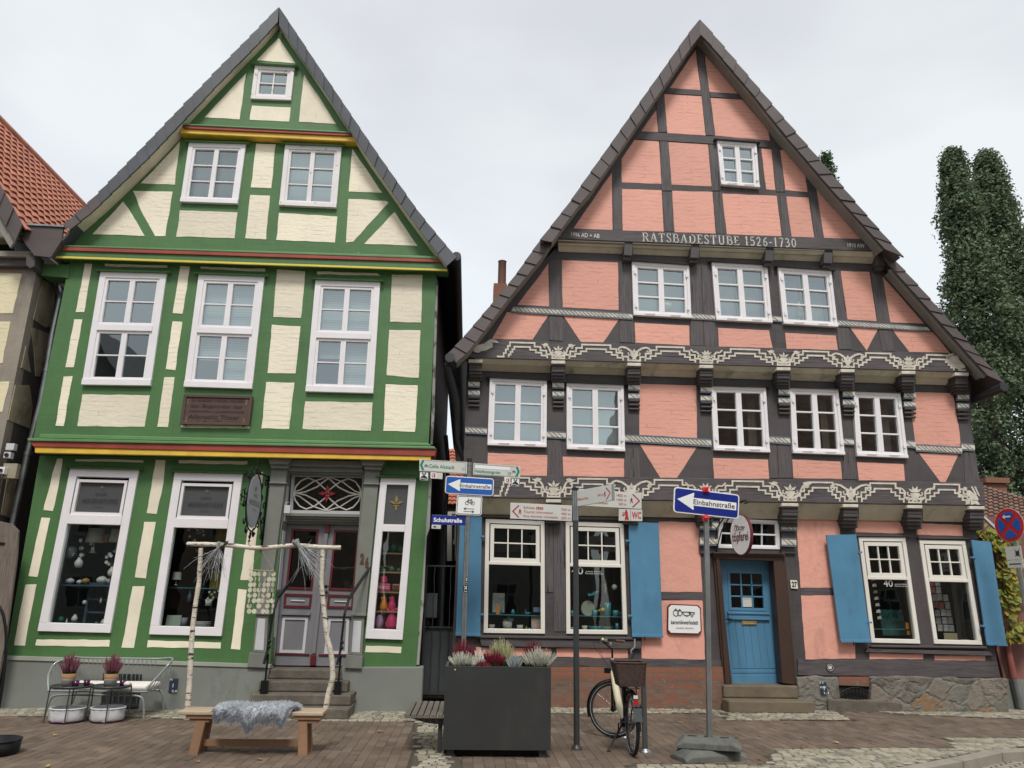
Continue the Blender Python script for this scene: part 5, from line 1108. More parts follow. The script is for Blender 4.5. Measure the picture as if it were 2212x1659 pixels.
# choose the normal turned toward the camera
fr=nr if nr.dot(D)>0 else -nr; uz=Vector((0,0,1)); rt_=uz.cross(fr); 
t=thing('hanging_sign',ctr,'white oval pottery sign with red rim hanging over the blue door','hanging sign')
pts,_=oval(ctr,rt_,uz,.30,.335,.04)
mb=MB(); mb.prism(pts,fr*-.05); mb.build('sign_rim',m_doorr,t)
pts,_=oval(ctr+fr*.003,rt_,uz,.285,.32,.04); mb=MB(); mb.prism(pts,fr*-.002); sf=mb.build('sign_face',m_swhite,t)
mb=MB(); ceramics_logo(mb,ctr+fr*.006+uz*.11,.135,rt_,uz)
text(mb,'töpferei',ctr-rt_*.235-uz*.10+fr*.006,ctr+rt_*.235-uz*.10+fr*.006,uz*.15,bold=.012)
mb.build('sign_lettering',m_doorr,sf,recalc=False)
mb=MB(); tp=ctr+uz*.335; mb.tube([tp,tp+uz*.17],.006,5); e=tp+uz*.2
wl=P(1557,1128,YP0-.02); wl2=P(1543,1205,YP0-.02)
mb.tube([Vector((wl.x,YP0,e.z+.01)),e+Vector((.03,-.06,0))],.02,8); mb.tube([wl2,Vector((wl2.x+.08,YP0-.25,wl2.z+.45)),e+Vector((-.0,.05,-.01))],.011,6); mb.tube([wl2+Vector((-.0,0,.1)),Vector((wl2.x+.02,YP0-.2,wl2.z+.5)),e+Vector((-.0,.3,-.01))],.011,6)
mb.tube([e+Vector((.03,-.06,0)),e+Vector((.1,-.1,.03)),e+Vector((.12,-.1,-.02)),e+Vector((.07,-.08,-.03))],.012,6)
mb.build('bracket_arm',m_iron,t)
q=pp([(1707,1253),(1722,1254),(1724,1272),(1709,1271)],YP0-.03); t=thing('house_number',sum(q,Vector())/4,'cream enamel house number 27 on dark post right of the blue door','house number')
mb=MB(); mb.prism(q,(0,.02,0)); pl=mb.build('plate',m_whitey,t,bevel=.003); mb=MB(); a=q[3].lerp(q[2],.12)+q[0].lerp(q[3],.0)*0; b=q[3].lerp(q[2],.88)
text(mb,'27',a+Vector((0,-.004,.032)),b+Vector((0,-.004,.032)),Vector((0,0,.085)),bold=.03); mb.build('digits',m_ink,pl,recalc=False)
hydrant(1779,1486,YP0-.12,'dark utility plate on the rubble plinth near the cellar grille',[('11',-.035,.07,.03),('0,80',-.02,-.0,.03),('1,1',.03,-.09,.03)],w=.11,h=.19)
c=P(1793,1442,YP0-.04); mb=MB(); n=20; mb.prism([c+Vector((.07*math.cos(i*.314),0,.07*math.sin(i*.314))) for i in range(n)],(0,.015,0)); mb.tube([c+Vector((.055*math.cos(i*.314),-.004,.055*math.sin(i*.314))) for i in range(n)],.004,5,1,closed=True); mb.box(c.x-.03,c.x+.03,c.y-.004,c.y,c.z-.025,c.z+.03,1)
mb.build('round_badge',[m_ink,m_sgrey],at=c,label='small round black badge on the ground beam right of the steps',cat='badge')
# ------------------------------------------------------------------ ground
mb=MB(); mb.quad([(-150,-150,-.11),(150,-150,-.11),(150,150,-.11),(-150,150,-.11)]); mb.build('road',m_road,kind='structure',recalc=False)
kerbl=[(-60,-9.2),(-6,-8.6),(0,-7.6),(2.2,-6.2),(3.6,-5.1)]+[tuple(G(x,y)[:2]) for x,y in [(1954,1656.7),(2084,1634),(2212,1614)]]+[(9.5,-3.05),(14,-2.6),(60,-1.5)]
def smooth(pl,k=4):
    out=[]
    for i in range(len(pl)-1):
        p0=Vector(pl[max(i-1,0)]);p1=Vector(pl[i]);p2=Vector(pl[i+1]);p3=Vector(pl[min(i+2,len(pl)-1)])
        for j in range(k):
            t=j/k; out.append(.5*((2*p1)+(p2-p0)*t+(2*p0-5*p1+4*p2-p3)*t*t+(3*p1-p0-3*p2+p3)*t**3))
    out.append(Vector(pl[-1])); return out
kl=smooth(kerbl)
mb=MB(); top=[(p.x,p.y,0) for p in kl]+[(60,60,0),(-60,60,0)]; mb.prism(top,(0,0,-.1)); mb.build('pavement',[m_joint_ for m_joint_ in [M('paving_bed',(.055,.045,.032),.95,var=.3,vs=12,dirt=((.045,.07,.02),.60,.70,1.0))]][0],kind='structure')
mb=MB(); W_=.15; g=.006
L=[(kl[i+1]-kl[i]).length for i in range(len(kl)-1)]
def atl(s):
    for i,l in enumerate(L):
        if s<=l: return kl[i].lerp(kl[i+1],s/l),(kl[i+1]-kl[i]).normalized()
        s-=l
    return kl[-1],(kl[-1]-kl[-2]).normalized()
s0=50; 
while s0<82:
    a,d=atl(s0); b,e=atl(s0+.98); nA=Vector((d.y,-d.x)); nB=Vector((e.y,-e.x))
    mb.prism([(a.x,a.y,.012),(b.x,b.y,.012),(b.x+nB.x*W_,b.y+nB.y*W_,.0),(a.x+nA.x*W_,a.y+nA.y*W_,.0)],(0,0,-.2)); s0+=1.0
mb.build('kerb',m_kerb,kind='structure',bevel=.012)
SETTP=[]
def inpoly(x,y,pl):
    c=False; n=len(pl)
    for i in range(n):
        x1,y1=pl[i]; x2,y2=pl[i-1]
        if (y1>y)!=(y2>y) and x<(x2-x1)*(y-y1)/(y2-y1)+x1: c=not c
    return c
def stone(mb,x0,x1,y0,y1,z,h,rr,mi,jt=.006,bv=.010):
    q=[[x0,y0],[x1,y0],[x1,y1],[x0,y1]]; q=[(a+rr.uniform(-jt,jt),b+rr.uniform(-jt,jt)) for a,b in q]
    cx,cy=(x0+x1)/2,(y0+y1)/2; tx,ty=rr.uniform(-.02,.02),rr.uniform(-.02,.02)
    lo=[(a,b,z-.02) for a,b in q]; hi=[]
    for a,b in q:
        dx,dy=cx-a,cy-b; l=math.hypot(dx,dy); a2,b2=a+dx/l*bv,b+dy/l*bv; hi.append((a2,b2,z+h+(a2-cx)*tx+(b2-cy)*ty))
    mid=[(a,b,z+h-bv*.6) for a,b in q]
    mb.add(lo+mid+hi,[[8,9,10,11]]+[[i,(i+1)%4,4+(i+1)%4,4+i] for i in range(4)]+[[4+i,4+(i+1)%4,8+(i+1)%4,8+i] for i in range(4)],mi)
m_ss=[M('granite_sett_%s'%k,c,.75,var=.12,vs=9,bump=.5,bs=60,dirt=(sc(c,.6),.5,.8,3)) for k,c in (('pale',(.35,.315,.235)),('buff',(.28,.25,.18)),('grey',(.20,.185,.15)))]
m_joint=M('joint_grit',(.075,.06,.042),.95,var=.3,vs=20,dirt=((.05,.075,.02),.58,.68,1.3))
def sett(pts,name='cobble_strip',z=.004):
    pl=[(p[0],p[1]) for p in pts]; SETTP.append(pl); mb=MB(); mb.quad([Vector((p[0],p[1],z)) for p in pts],3); rr=random.Random(len(SETTP))
    xa,xb=max(min(p[0] for p in pl),-10.5),min(max(p[0] for p in pl),12.5); ya,yb=max(min(p[1] for p in pl),-6.2),min(max(p[1] for p in pl),.6); y=ya
    while y<yb:
        h=.098; x=xa+rr.uniform(-.1,0)
        while x<xb:
            w=rr.uniform(.095,.15)
            if all(inpoly(a,b,pl) for a,b in ((x+.02,y+.02),(x+w-.02,y+.02),(x+w/2,y+h-.02))) and not any(inpoly(x+w/2,y+h/2,o) for o in SETTP[:-1]): stone(mb,x+.004,x+w-.005,y+.004,y+h-.005,z,rr.uniform(.003,.010),rr,rr.choice((0,0,1,1,2)),.007,.014)
            x+=w
        y+=h
    return mb.build(name,m_ss+[m_joint],kind='structure',recalc=False)
def gp2(pts): return [G(x,y) for x,y in pts]
sett(gp2([(-60,1524),(300,1524),(560,1530),(905,1533),(962,1520),(1160,1515),(1570,1515),(1575,1556),(1530,1541),(1190,1541.5),(960,1559),(900,1559),(620,1557),(400,1555),(300,1550),(-60,1546)]))
sett(gp2([(1540,1533),(1560,1525),(1780,1525),(1849,1557.5),(1572,1556)]),z=.008)
sett(gp2([(1760,1525),(1964,1538),(2260,1530),(2260,1556),(1975,1545),(1830,1534)]),z=.006)
sett(gp2([(898,1556),(961,1556),(990,1662),(1000,1700),(885,1700)]),z=.0065)
sett(gp2([(958,1636),(993,1640),(1000,1700),(958,1700)]),z=.0075)
sett([G(1360,1652),G(1660,1652.5),G(1659,1640),G(1676.5,1617),G(2060,1617),G(2041,1595),G(2212,1594)]+[Vector((12,-2.75,0)),Vector((9.5,-3.1,0))]+[Vector((p.x,p.y,0)) for p in [Vector(kerbl[7]),Vector(kerbl[6]),Vector(kerbl[5]),Vector(kerbl[4]),Vector(kerbl[3])]]+[Vector((.9,-7.2,0)),G(1340,1700)],name='cobble_patch',z=.005)
def paving():
    mb=MB(); rr=random.Random(77); pave=[(p.x,p.y) for p in kl]+[(60,60),(-60,60)]; W,Lh=.117,.236; i=0; x=-9.6
    while x<11.5:
        y=-6.4+(Lh/2 if i%2 else 0)
        while y<0:
            cx,cy=x+W/2,y+Lh/2
            if inpoly(cx,cy,pave) and inpoly(cx,y,pave) and not any(inpoly(cx,cy,o) for o in SETTP): stone(mb,x+.002,x+W-.003,y+.002,y+Lh-.003,.0008,rr.uniform(.0005,.004),rr,rr.choice((0,0,0,1,1,2)),.0018,.004)
            y+=Lh
        x+=W; i+=1
    c0=[(.150,.108,.076),(.125,.088,.062),(.175,.130,.095)]
    return mb.build('paving_blocks',[M('paver_brown_%d'%k,c,.85,var=.16,vs=1.3,bump=.5,bs=120,bd=.003,dirt=(sc(c,.62),.48,.75,.8),flake=((.30,.26,.20),.735,38)) for k,c in enumerate(c0)],kind='structure',recalc=False)
paving()
mb=MB(); b=G(1655,1600); mb.prism([G(x,y,0) for x,y in [(1480,1616),(1560,1606),(1620,1612),(1730,1626),(1500,1622)]],(0,0,.004)) if False else None
# fallen leaves
rr=random.Random(4); mats=[M('fallen_leaf_yellow',(.45,.28,.06),.7),M('fallen_leaf_brown',(.30,.15,.06),.8)]
spots=[(715,1604),(1343,1548),(1380,1520+70),(1375,1627),(1470,1560),(1735,1614),(1806,1604),(1600,1620),(118,1588),(428,1645),(104,1655),(1590,1592),(1640,1640),(1697,1560),(560,1640),(820,1580)]
for i,(x,y) in enumerate(spots):
    c=G(x,y,.016); a=rr.uniform(0,6); s=rr.uniform(.025,.045); mb=MB()
    pts=[c+Vector((s*k*math.cos(a+t),s*k*math.sin(a+t),rr.uniform(0,.015))) for t,k in ((0,1.3),(.8,.8),(1.6,.9),(2.6,.8),(3.14,1.1),(4,.7),(4.8,.9),(5.6,.8))]
    mb.prism(pts,(0,0,.0015)); mb.build('fallen_leaf',mats[i%2],at=c,label='small dry autumn leaf lying on the brown pavers',cat='leaf',group='fallen leaves on the pavement')
# ================================================================== LEFT NEIGHBOUR
YN=-.42
nb=thing('half_timbered_house',(-10.5,0,0),'cream and grey timber neighbour house with orange tiled roof at the left edge','house')
Xc=P(78,590,YN).x
def PN(x,y): return PX(x,y,Xc+.0)
# front wall up to the corner
mb=MB(); mb.prism([P(-330,570,YN),P(82,572,YN),P(78,590,YN),P(30,829,YN),P(-42,1200,YN),P(-120,1560,YN),P(-500,1560,YN)],(0,.2,0)); mb.build('front_wall',m_timbn:=timber('aged_grey_timber',(.25,.215,.175),.8,.3,flake=((.07,.06,.05),.70,5)),nb)
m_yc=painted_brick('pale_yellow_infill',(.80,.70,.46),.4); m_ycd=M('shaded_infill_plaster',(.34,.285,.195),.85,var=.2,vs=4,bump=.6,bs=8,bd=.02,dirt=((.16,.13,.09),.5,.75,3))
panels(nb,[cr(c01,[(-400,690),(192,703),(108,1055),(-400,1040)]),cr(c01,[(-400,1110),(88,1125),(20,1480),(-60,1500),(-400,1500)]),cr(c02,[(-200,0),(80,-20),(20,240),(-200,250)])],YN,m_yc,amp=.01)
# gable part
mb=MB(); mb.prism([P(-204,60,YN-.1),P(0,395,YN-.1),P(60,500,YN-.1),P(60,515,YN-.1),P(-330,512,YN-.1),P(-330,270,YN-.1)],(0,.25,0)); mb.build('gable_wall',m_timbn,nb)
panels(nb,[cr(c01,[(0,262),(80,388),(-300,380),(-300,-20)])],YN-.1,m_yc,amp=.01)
stack(nb,[('moulded_beam',[(-100,541),(74,542),(76,555),(-100,552)],YN-.2,YN,m_timbn),('dark_cornice',[(-100,552),(56,553),(60,575),(-100,572)],YN-.12,YN,m_timbl),('red_line',[(-100,576),(62,575.5),(62,579),(-100,580)],YN-.03,YN,m_redb)])
mb=MB(); mb.prism(pp([(56,546),(76,547),(74,575),(64,580),(56,572)],YN-.25),(0,.3,0)); mb.build('bracket',m_timbl,nb,bevel=.01)
# side wall facing the gap: timber with dim infill
mb=MB(); z1=P(78,585,YN).z; mb.box(Xc-.2,Xc,YN+.2,9,0,z1); mb.build('side_wall',m_timbl,nb)
def PXs(pts): return [PX(x,y,Xc) for x,y in pts]
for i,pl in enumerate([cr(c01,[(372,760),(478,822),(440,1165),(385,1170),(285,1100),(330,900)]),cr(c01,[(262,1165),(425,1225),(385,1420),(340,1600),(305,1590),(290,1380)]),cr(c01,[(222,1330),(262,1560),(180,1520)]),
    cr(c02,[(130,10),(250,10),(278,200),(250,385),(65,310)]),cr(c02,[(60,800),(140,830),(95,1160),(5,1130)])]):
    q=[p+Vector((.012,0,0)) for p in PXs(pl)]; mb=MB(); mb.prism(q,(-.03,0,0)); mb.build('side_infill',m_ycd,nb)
# roof: right slope with modelled pantiles
rg0=P(-204,60,YN-.45); e0=P(52,500,YN-.45)
sl=(e0-rg0); sl.y=0; L_=sl.length; sd_=sl.normalized(); nrm=Vector((-sd_.z,0,sd_.x)); nrm=nrm if nrm.z>0 else -nrm
mb=MB(); rows=int(L_/.30); cols=44; wv=.235
for r_ in range(rows+1):
    s0,s1=min(r_*.30,L_-.1),min((r_+1)*.30+.05,L_-.03); 
    vs=[];
    for j in range(cols*4+1):
        y=rg0.y+j*wv/4; h=(.0,.028,.042,.022)[j%4]
        a=rg0+sd_*s0+Vector((0,y-rg0.y,0))+nrm*(h+.0); b=rg0+sd_*s1+Vector((0,y-rg0.y,0))+nrm*(h+.045); vs+=[a,b,b-nrm*.03]
    fs=[]
    for j in range(cols*4): fs+=[[3*j,3*j+3,3*j+4,3*j+1],[3*j+1,3*j+4,3*j+5,3*j+2]]
    mb.add(vs,fs)
mb.build('pantiles',m_orange,nb,recalc=False)
mb=MB(); mb.prism([rg0-nrm*.05,rg0+sd_*L_-nrm*.05,rg0+sd_*L_-nrm*.14,rg0-nrm*.14],(0,10,0)); l2=rg0+Vector((-sl.x,0,sl.z)); mb.prism([rg0-nrm*.05,l2,l2-Vector((0,0,.1)),rg0-nrm*.2],(0,10,0)); mb.build('roof_deck',m_dark,nb)
mb=MB(); mb.tube([rg0+Vector((0,-.02,.03)),rg0+Vector((0,10.2,.03))],.11,8); mb.build('ridge_tiles',m_orange,nb)
verge(nb,[(-204,48),(0,398),(48,484)],[(-214,85),(-16,437),(33,520)],YN-.50,13,m_slateb,seedv=12)
mb=MB(); mb.prism([P(-214,85,YN-.44),P(-16,435,YN-.44),P(33,518,YN-.44),P(22,535,YN-.44),P(-30,450,YN-.44),P(-230,110,YN-.44)],(0,.05,0)); mb.build('barge_board',m_barge,nb)
mb=MB(); mb.prism([P(46,481,YGV-.02),P(138,487,YGV-.02),P(138,490,YGV-.02),P(46,485,YGV-.02)],(0,.1,0)); mb.build('valley_flashing',m_zinc,nb)
mb=MB(); a=P(150,485,YGV); mb.prism([P(30,540,-.5),P(108,556,-.5),P(108,545,-.5),P(30,520,-.5)],(0,9,0)); mb.build('valley_floor',m_zincd,nb)
# downpipe in the gap
mb=MB(); dp=[P(118,603,.2),P(124,620,.1),P(131,640,0),P(129,650,-.02),P(114,720,-.02),P(101,800,-.02),P(88,870,-.02),P(60,980,-.02),P(27,1132,-.02),P(0,1260,-.02)]; mb.tube(dp,.052,10)
for k in (5,7): mb.tube([dp[k]+Vector((0,0,-.03)),dp[k]+Vector((0,0,.03))],.06,10)
mb.build('downpipe',m_zinc,at=dp[2],label='zinc downpipe in the dark gap left of the green house',cat='downpipe')
# boxes and camera on the neighbour's corner
def wallbox(x,y,w,h,mat,lab,cat,nm,lens=False,Y=YN):
    c=P(x,y,Y-.05); mb=MB(); mb.box(c.x-w/2,c.x+w/2,Y-.10,Y-.0,c.z-h/2,c.z+h/2); 
    if lens: mb.tube([(c.x,Y-.13,c.z),(c.x,Y-.09,c.z)],w*.28,10,1)
    mb.tube([(c.x,Y-.02,c.z-h/2),(c.x-.03,Y-.03,c.z-h/2-.12),(c.x-.01,Y-.02,c.z-h/2-.22)],.008,5,1)
    mb.build(nm,[mat,m_ink],at=(c.x,Y,c.z),bevel=.008,label=lab,cat=cat)
wallbox(25,966,.13,.11,m_doorw,'small pale junction box, topmost on the grey neighbour wall','junction box','junction_box')
wallbox(19,984,.11,.10,m_doorw,'pale sensor just below the top junction box on the neighbour wall','sensor','wall_sensor',True)
wallbox(24,1018,.22,.24,M('beige_box',(.30,.27,.19),.7),'beige meter box on the grey neighbour wall','meter box','meter_box')
wallbox(7,1017,.09,.11,m_white,'white security camera on the grey neighbour wall at the left edge','camera','security_camera',True,Y=YN-.1)
# barn like door leaf standing open
c=P(20,1260,-.7); t=thing('wooden_gate_leaf',(c.x,-.7,0),'weathered grey plank gate leaf with rounded top at the left edge','gate')
mb=MB(); pl=[(-60,1140),(-20,1126),(0,1126),(25,1132),(39,1146),(36,1200),(12,1380),(-4,1470),(-90,1470)]; mb.prism(pp(pl,-.7),(0,.05,0)); lf=mb.build('planks',m_barn,t,bevel=.005)
mb=MB(); px(mb,[(-60,1166),(10,1172),(9,1176),(-60,1171)],-.72,-.69); mb.build('iron_strap',m_iron,lf)
# ================================================================== GAP between the houses
gt=thing('iron_gate',(-.15,.55,0),'tall dark iron gate with twisted bars closing the gap between the houses','gate')
YG_=.55
tl,tr=P(921,1222,YG_),P(989,1223,YG_); bl_,br_=P(907,1493,YG_),P(984,1500,YG_)
x0,x1=P(914,1400,YG_).x,P(986,1400,YG_).x; zt_=tl.z; zm=P(950,1355,YG_).z; zb=.12
mb=MB()
for z in (zt_,zm,zb+.05): mb.box(x0,x1,YG_-.015,YG_+.015,z-.012,z+.012)
for x in (x0,x1): mb.box(x-.015,x+.015,YG_-.02,YG_+.02,.02,zt_+.02)
mb.build('gate_frame',m_dgrey,gt)
for i in range(1,4):
    x=x0+(x1-x0)*i/4
    for dx in (-.0,):
        mb=MB(); pts=[(x+.006*math.cos(k*1.3),YG_+.006*math.sin(k*1.3),zb+(zt_-zb)*k/24) for k in range(25)]; mb.tube(pts,.009,6); mb.build('bar',m_dgrey,gt)
mb=MB(); mb.box(x0,x1,YG_+.03,YG_+.05,zb,zm); mb.build('gate_panel',M('dark_slate_panel',(.045,.05,.053),.6),gt)
mb=MB()
for xx,sg in ((x0+.03,1),(x1-.03,-1)):
    mb.tube([(xx,YG_-.02,zm-.03),(xx+.06*sg,YG_-.02,zm+.03),(xx+.03*sg,YG_-.02,zm+.09),(xx,YG_-.02,zm+.05)],.008,5)
mb.build('scroll',m_iron,gt)
def box_thing(nm,x,y,Y,w,h,mat,lab,cat):
    c=P(x,y,Y); mb=MB(); mb.box(c.x-w/2,c.x+w/2,Y-.06,Y+.06,c.z-h/2,c.z+h/2); mb.build(nm,mat,at=c,bevel=.01,label=lab,cat=cat)
box_thing('meter_cabinet',930,1308,.95,.24,.42,M('grey_cabinet',(.10,.115,.12),.6),'grey meter cabinet behind the iron gate in the gap','meter cabinet')
# timber-clad lean wall in the gap and the orange roof house behind it
bk=thing('rear_house',(.2,12,0),'white-framed rear house with orange tiled roof seen through the gap','house')
YR=12.0
def pan(parent,A,B,C_,rows,cols,mat,name='pantiles'):
    A,B,C_=Vector(A),Vector(B),Vector(C_); u=(B-A)/cols; v=(C_-A)/rows; n=u.cross(v).normalized(); n=n if n.z>0 else -n; mb=MB()
    for r_ in range(rows):
        vs=[]
        for j in range(cols*4+1):
            h=(.0,.03,.042,.02)[j%4]; a=A+u*j/4+v*r_+n*(h); b=A+u*j/4+v*(r_+1.15)+n*(h+.05); vs+=[a,b,b-n*.035]
        fs=[]
        for j in range(cols*4): fs+=[[3*j,3*j+3,3*j+4,3*j+1],[3*j+1,3*j+4,3*j+5,3*j+2]]
        mb.add(vs,fs)
    mb.quad([A-n*.02,B-n*.02,B+v*rows-n*.02,A+v*rows-n*.02]); return mb.build(name,mat,parent,recalc=False)
pan(bk,P(940,970,YR+2.5),P(1040,972,YR+2.5),P(940,1090,YR),16,12,m_orange)
mb=MB(); mb.box(P(940,1090,YR).x,P(1040,1090,YR).x,YR+.1,YR+.3,0,P(960,1088,YR).z); mb.build('wall',m_timb,bk)
mb=MB(); px(mb,[(966,1105),(985,1105),(985,1225),(966,1225)],YR-.0,YR+.1); px(mb,[(976,1110),(983,1110),(983,1220),(976,1220)],YR-.05,YR,1); mb.build('window',[m_whitey,m_glassm],bk)
mb=MB(); mb.box(-.63,.45,6.5,6.7,0,2.6); mb.build('yard_fence',m_dark if False else m_timb,at=(0,6.5,0),label='dark timber fence across the far end of the gap',cat='fence')
mb=MB(); mb.tube([P(963,940,1.6),P(968,1000,1.7),P(962,1120,1.7),P(958,1240,1.7),P(952,1400,1.7)],.04,8); mb.build('waste_pipe',m_zincd,at=P(960,1200,1.7),label='dark vertical pipe running down inside the gap',cat='pipe')
# chimney behind the pink roof
YC=7.0
mb=MB(); a,b=P(1066,700,YC),P(1092,700,YC); zt1,zt0=P(1080,557,YC).z,P(1080,612,YC).z
mb.box(a.x-.02,b.x+.02,YC,YC+.5,zt0-3,zt0); t=thing('chimney',(a.x,YC,zt0-3),'slim red brick chimney behind the left slope of the pink roof','chimney')
mb.build('stack',m_brick,t); mb=MB(); mb.lathe(((a.x+b.x)/2+.05,YC+.25,0),[(.12,zt0),(.115,zt1-.02),(.13,zt1)],14); mb.build('flue',M('clay_flue',(.16,.07,.05),.7),t)
# ================================================================== RIGHT BACKGROUND
rh=thing('tiled_outbuilding',(11,4,0),'low red outbuilding with mossy brown tiles right of the pink house','building')
pan(rh,P(2090,1040,8.0),P(2330,1112,8.0),P(2085,1150,4.6),15,22,m_browntile)
mb=MB(); a=P(2104,1150,4.7); e=P(2330,1200,4.7); mb.box(a.x,e.x+3,4.8,5.0,0,a.z+.4); mb.build('wall',M('dusky_red_render',(.21,.085,.07),.8,var=.2,dirt=((.1,.06,.05),.5,.8,2)),rh)
mb=MB(); mb.prism([P(2124,1117,3.2),P(2128,1115,3.2),P(2178,1162,3.2),P(2175,1166,3.2)],(0,.06,0)); mb.build('white_barge_board',m_doorw,rh)
mb=MB(); a,b=P(2131,1050,8.6),P(2174,1050,8.6); mb.box(a.x,b.x,8.6,9.3,P(2150,1075,8.6).z-1,P(2150,1040,8.6).z-.05); mb.box(a.x-.06,b.x+.06,8.5,9.4,P(2150,1040,8.6).z-.05,P(2150,1036,8.6).z+.05); mb.build('chimney',m_brick,rh)
wl=thing('garden_wall',(10.2,.8,0),'reddish garden wall with grey base at the right edge','wall')
YW=.75
mb=MB(); mb.prism(pp([(2150,1392),(2152,1150),(2330,1190),(2400,1480),(2170,1470)],YW),(0,.25,0)); mb.build('render',M('dull_red_render',(.235,.10,.085),.8,var=.2,dirt=((.12,.07,.06),.5,.8,3)),wl)
mb=MB(); mb.prism(pp([(2166,1466),(2400,1480),(2420,1570),(2182,1560)],YW-.06),(0,.3,0)); mb.build('wall_base',m_plinth,wl)
mb=MB(); mb.tube([P(2172,1380,YW-.12),P(2190,1465,YW-.12)],.06,10); mb.build('downpipe',M('red_painted_pipe',(.26,.08,.065),.5),wl)
mb=MB(); mb.tube([P(2190,1466,YW-.12),P(2206,1530,YW-.14)],.07,10); mb.build('pipe_socket',m_zinc,wl)
# no-stopping sign on its post
sp=thing('traffic_sign',(11.0,-1.2,0),'round red and blue no-stopping sign with plates below at the right edge','traffic sign')
YT=-.6; c=P(2180,1134.5,YT); D=(CAM-c); D.z=0; D.normalize(); a_=math.radians(-42); fr=Vector((D.x*math.cos(a_)-D.y*math.sin(a_),D.x*math.sin(a_)+D.y*math.cos(a_),0)); uz=Vector((0,0,1)); rt_=uz.cross(fr)
R_=.285
def disc(mb,c,r,off,mi=0,n=32,rx=1): mb.prism([c+fr*off+rt_*r*rx*math.cos(2*math.pi*i/n)+uz*r*math.sin(2*math.pi*i/n) for i in range(n)],fr*-.004,mi)
mb=MB(); disc(mb,c,R_,0); fc_=mb.build('sign_panel',m_sgrey,sp)
mb=MB(); disc(mb,c,R_*.97,.005); mb.build('sign_face',m_signred,fc_)
mb=MB(); n=10
for k in range(4):
    a0=math.pi/2*k+math.pi/4+.16-math.pi/2; a1=a0+math.pi/2-.32
    pts=[c+fr*.010+rt_*R_*.20*math.cos((a0+a1)/2)+uz*R_*.20*math.sin((a0+a1)/2)]+[c+fr*.010+rt_*R_*.76*math.cos(a0+(a1-a0)*i/n)+uz*R_*.76*math.sin(a0+(a1-a0)*i/n) for i in range(n+1)]
    mb.prism(pts,fr*-.003)
mb.build('sign_symbol',m_sblue,fc_)
mb=MB(); k=c+fr*.014+uz*R_*.5; mb.quad([k-rt_*.06-uz*.012,k+rt_*.06-uz*.012,k+rt_*.06+uz*.012,k-rt_*.06+uz*.012]); mb.quad([k-rt_*.10,k-rt_*.05+uz*.04,k-rt_*.05-uz*.04]); mb.build('sign_arrow',m_swhite,fc_,recalc=False)
for (dz,hh,ww) in ((-.46,.22,.30),(-.64,.12,.30)):
    mb=MB(); q=c+uz*dz-fr*.0; mb.prism([q-rt_*ww/2-uz*hh/2,q+rt_*ww/2-uz*hh/2,q+rt_*ww/2+uz*hh/2,q-rt_*ww/2+uz*hh/2],fr*-.01); pl=mb.build('plate',m_sgrey,sp)
    mb=MB(); k=q+fr*.003
    if hh>.2:
        for s in (1,-1): mb.prism([k+rt_*.02-uz*.06*s,k+rt_*.03-uz*.06*s,k+rt_*.13+uz*.06*s,k+rt_*.12+uz*.06*s],fr*-.002)
        mb.prism([k+rt_*.04-uz*.05,k+rt_*.11-uz*.05,k+rt_*.11+uz*.03,k+rt_*.04+uz*.03],fr*-.002)
    else: mb.prism([k-rt_*.11-uz*.01,k+rt_*.11-uz*.01,k+rt_*.11+uz*.01,k-rt_*.11+uz*.01],fr*-.002)
    mb.build('plate_symbol',m_dgrey,pl)
mb=MB(); b=c-fr*.07; mb.tube([(b.x,b.y,c.z+.3),(b.x+.0,b.y,0)],.035,10); mb.build('pole',m_zinc,sp); sp.location=(0,0,0) if False else sp.location
# ================================================================== houses across the street (their gables and roofs show in the panes)
def opp(x0,x1,y,eave,ridge,col,lab,rc,depth=9,gable=True):
    t=thing('street_house',((x0+x1)/2,y,0),lab,'house','houses across the street mirrored in the panes'); wm=M('render_'+lab.split()[0],sc(col,.55),.8)
    mb=MB(); xm=(x0+x1)/2
    if gable: mb.prism([(x0,y,0),(x1,y,0),(x1,y,eave),(xm,y,ridge),(x0,y,eave)],(0,-depth,0))
    else: mb.box(x0,x1,y-depth,y,0,eave)
    mb.build('wall',wm,t)
    mb=MB()
    if gable:
        for a,b in ((x0-.4,xm),(x1+.4,xm)): mb.prism([(a,y+.4,eave-.4),(b,y+.4,ridge+.1),(b,y+.4,ridge+.3),(a,y+.4,eave-.2)],(0,-depth-.5,0))
    else: mb.prism([(x0-.3,y+.5,eave-.3),(x0-.3,y-depth/2,ridge),(x0-.3,y-depth-.4,eave-.3)],(x1-x0+.6,0,0))
    mb.build('roof',rc,t)
    for lv in range(max(1,int(eave/2.9))):
        for k in range(int((x1-x0)/1.9)):
            xx=x0+.9+k*1.9; mb=MB(); mb.box(xx,xx+1.0,y,y+.05,1.0+lv*2.9,2.4+lv*2.9); mb.box(xx+.1,xx+.9,y+.05,y+.06,1.1+lv*2.9,2.3+lv*2.9,1); mb.box(xx+.47,xx+.53,y+.06,y+.07,1.1+lv*2.9,2.3+lv*2.9); mb.box(xx+.1,xx+.9,y+.06,y+.07,1.85+lv*2.9,1.91+lv*2.9); mb.build('window',[m_doorg,m_dark],t)
opp(-30,-21.5,-19.5,6.5,12.5,(.35,.30,.22),'ochre gabled house opposite, farthest left, behind the camera',m_slate)
opp(-20.5,-12.5,-19.5,6.4,12.6,(.30,.29,.27),'grey gabled house opposite, second from the left, behind the camera',m_slate)
opp(-11.5,-4.5,-19.5,6.2,11.3,(.34,.25,.20),'tan gabled house opposite, behind the camera, third from the left',m_slateb)
opp(-3.5,5.5,-20.5,5.4,7.6,(.33,.31,.27),'low cream house opposite, directly behind the camera',m_slateb,gable=False)
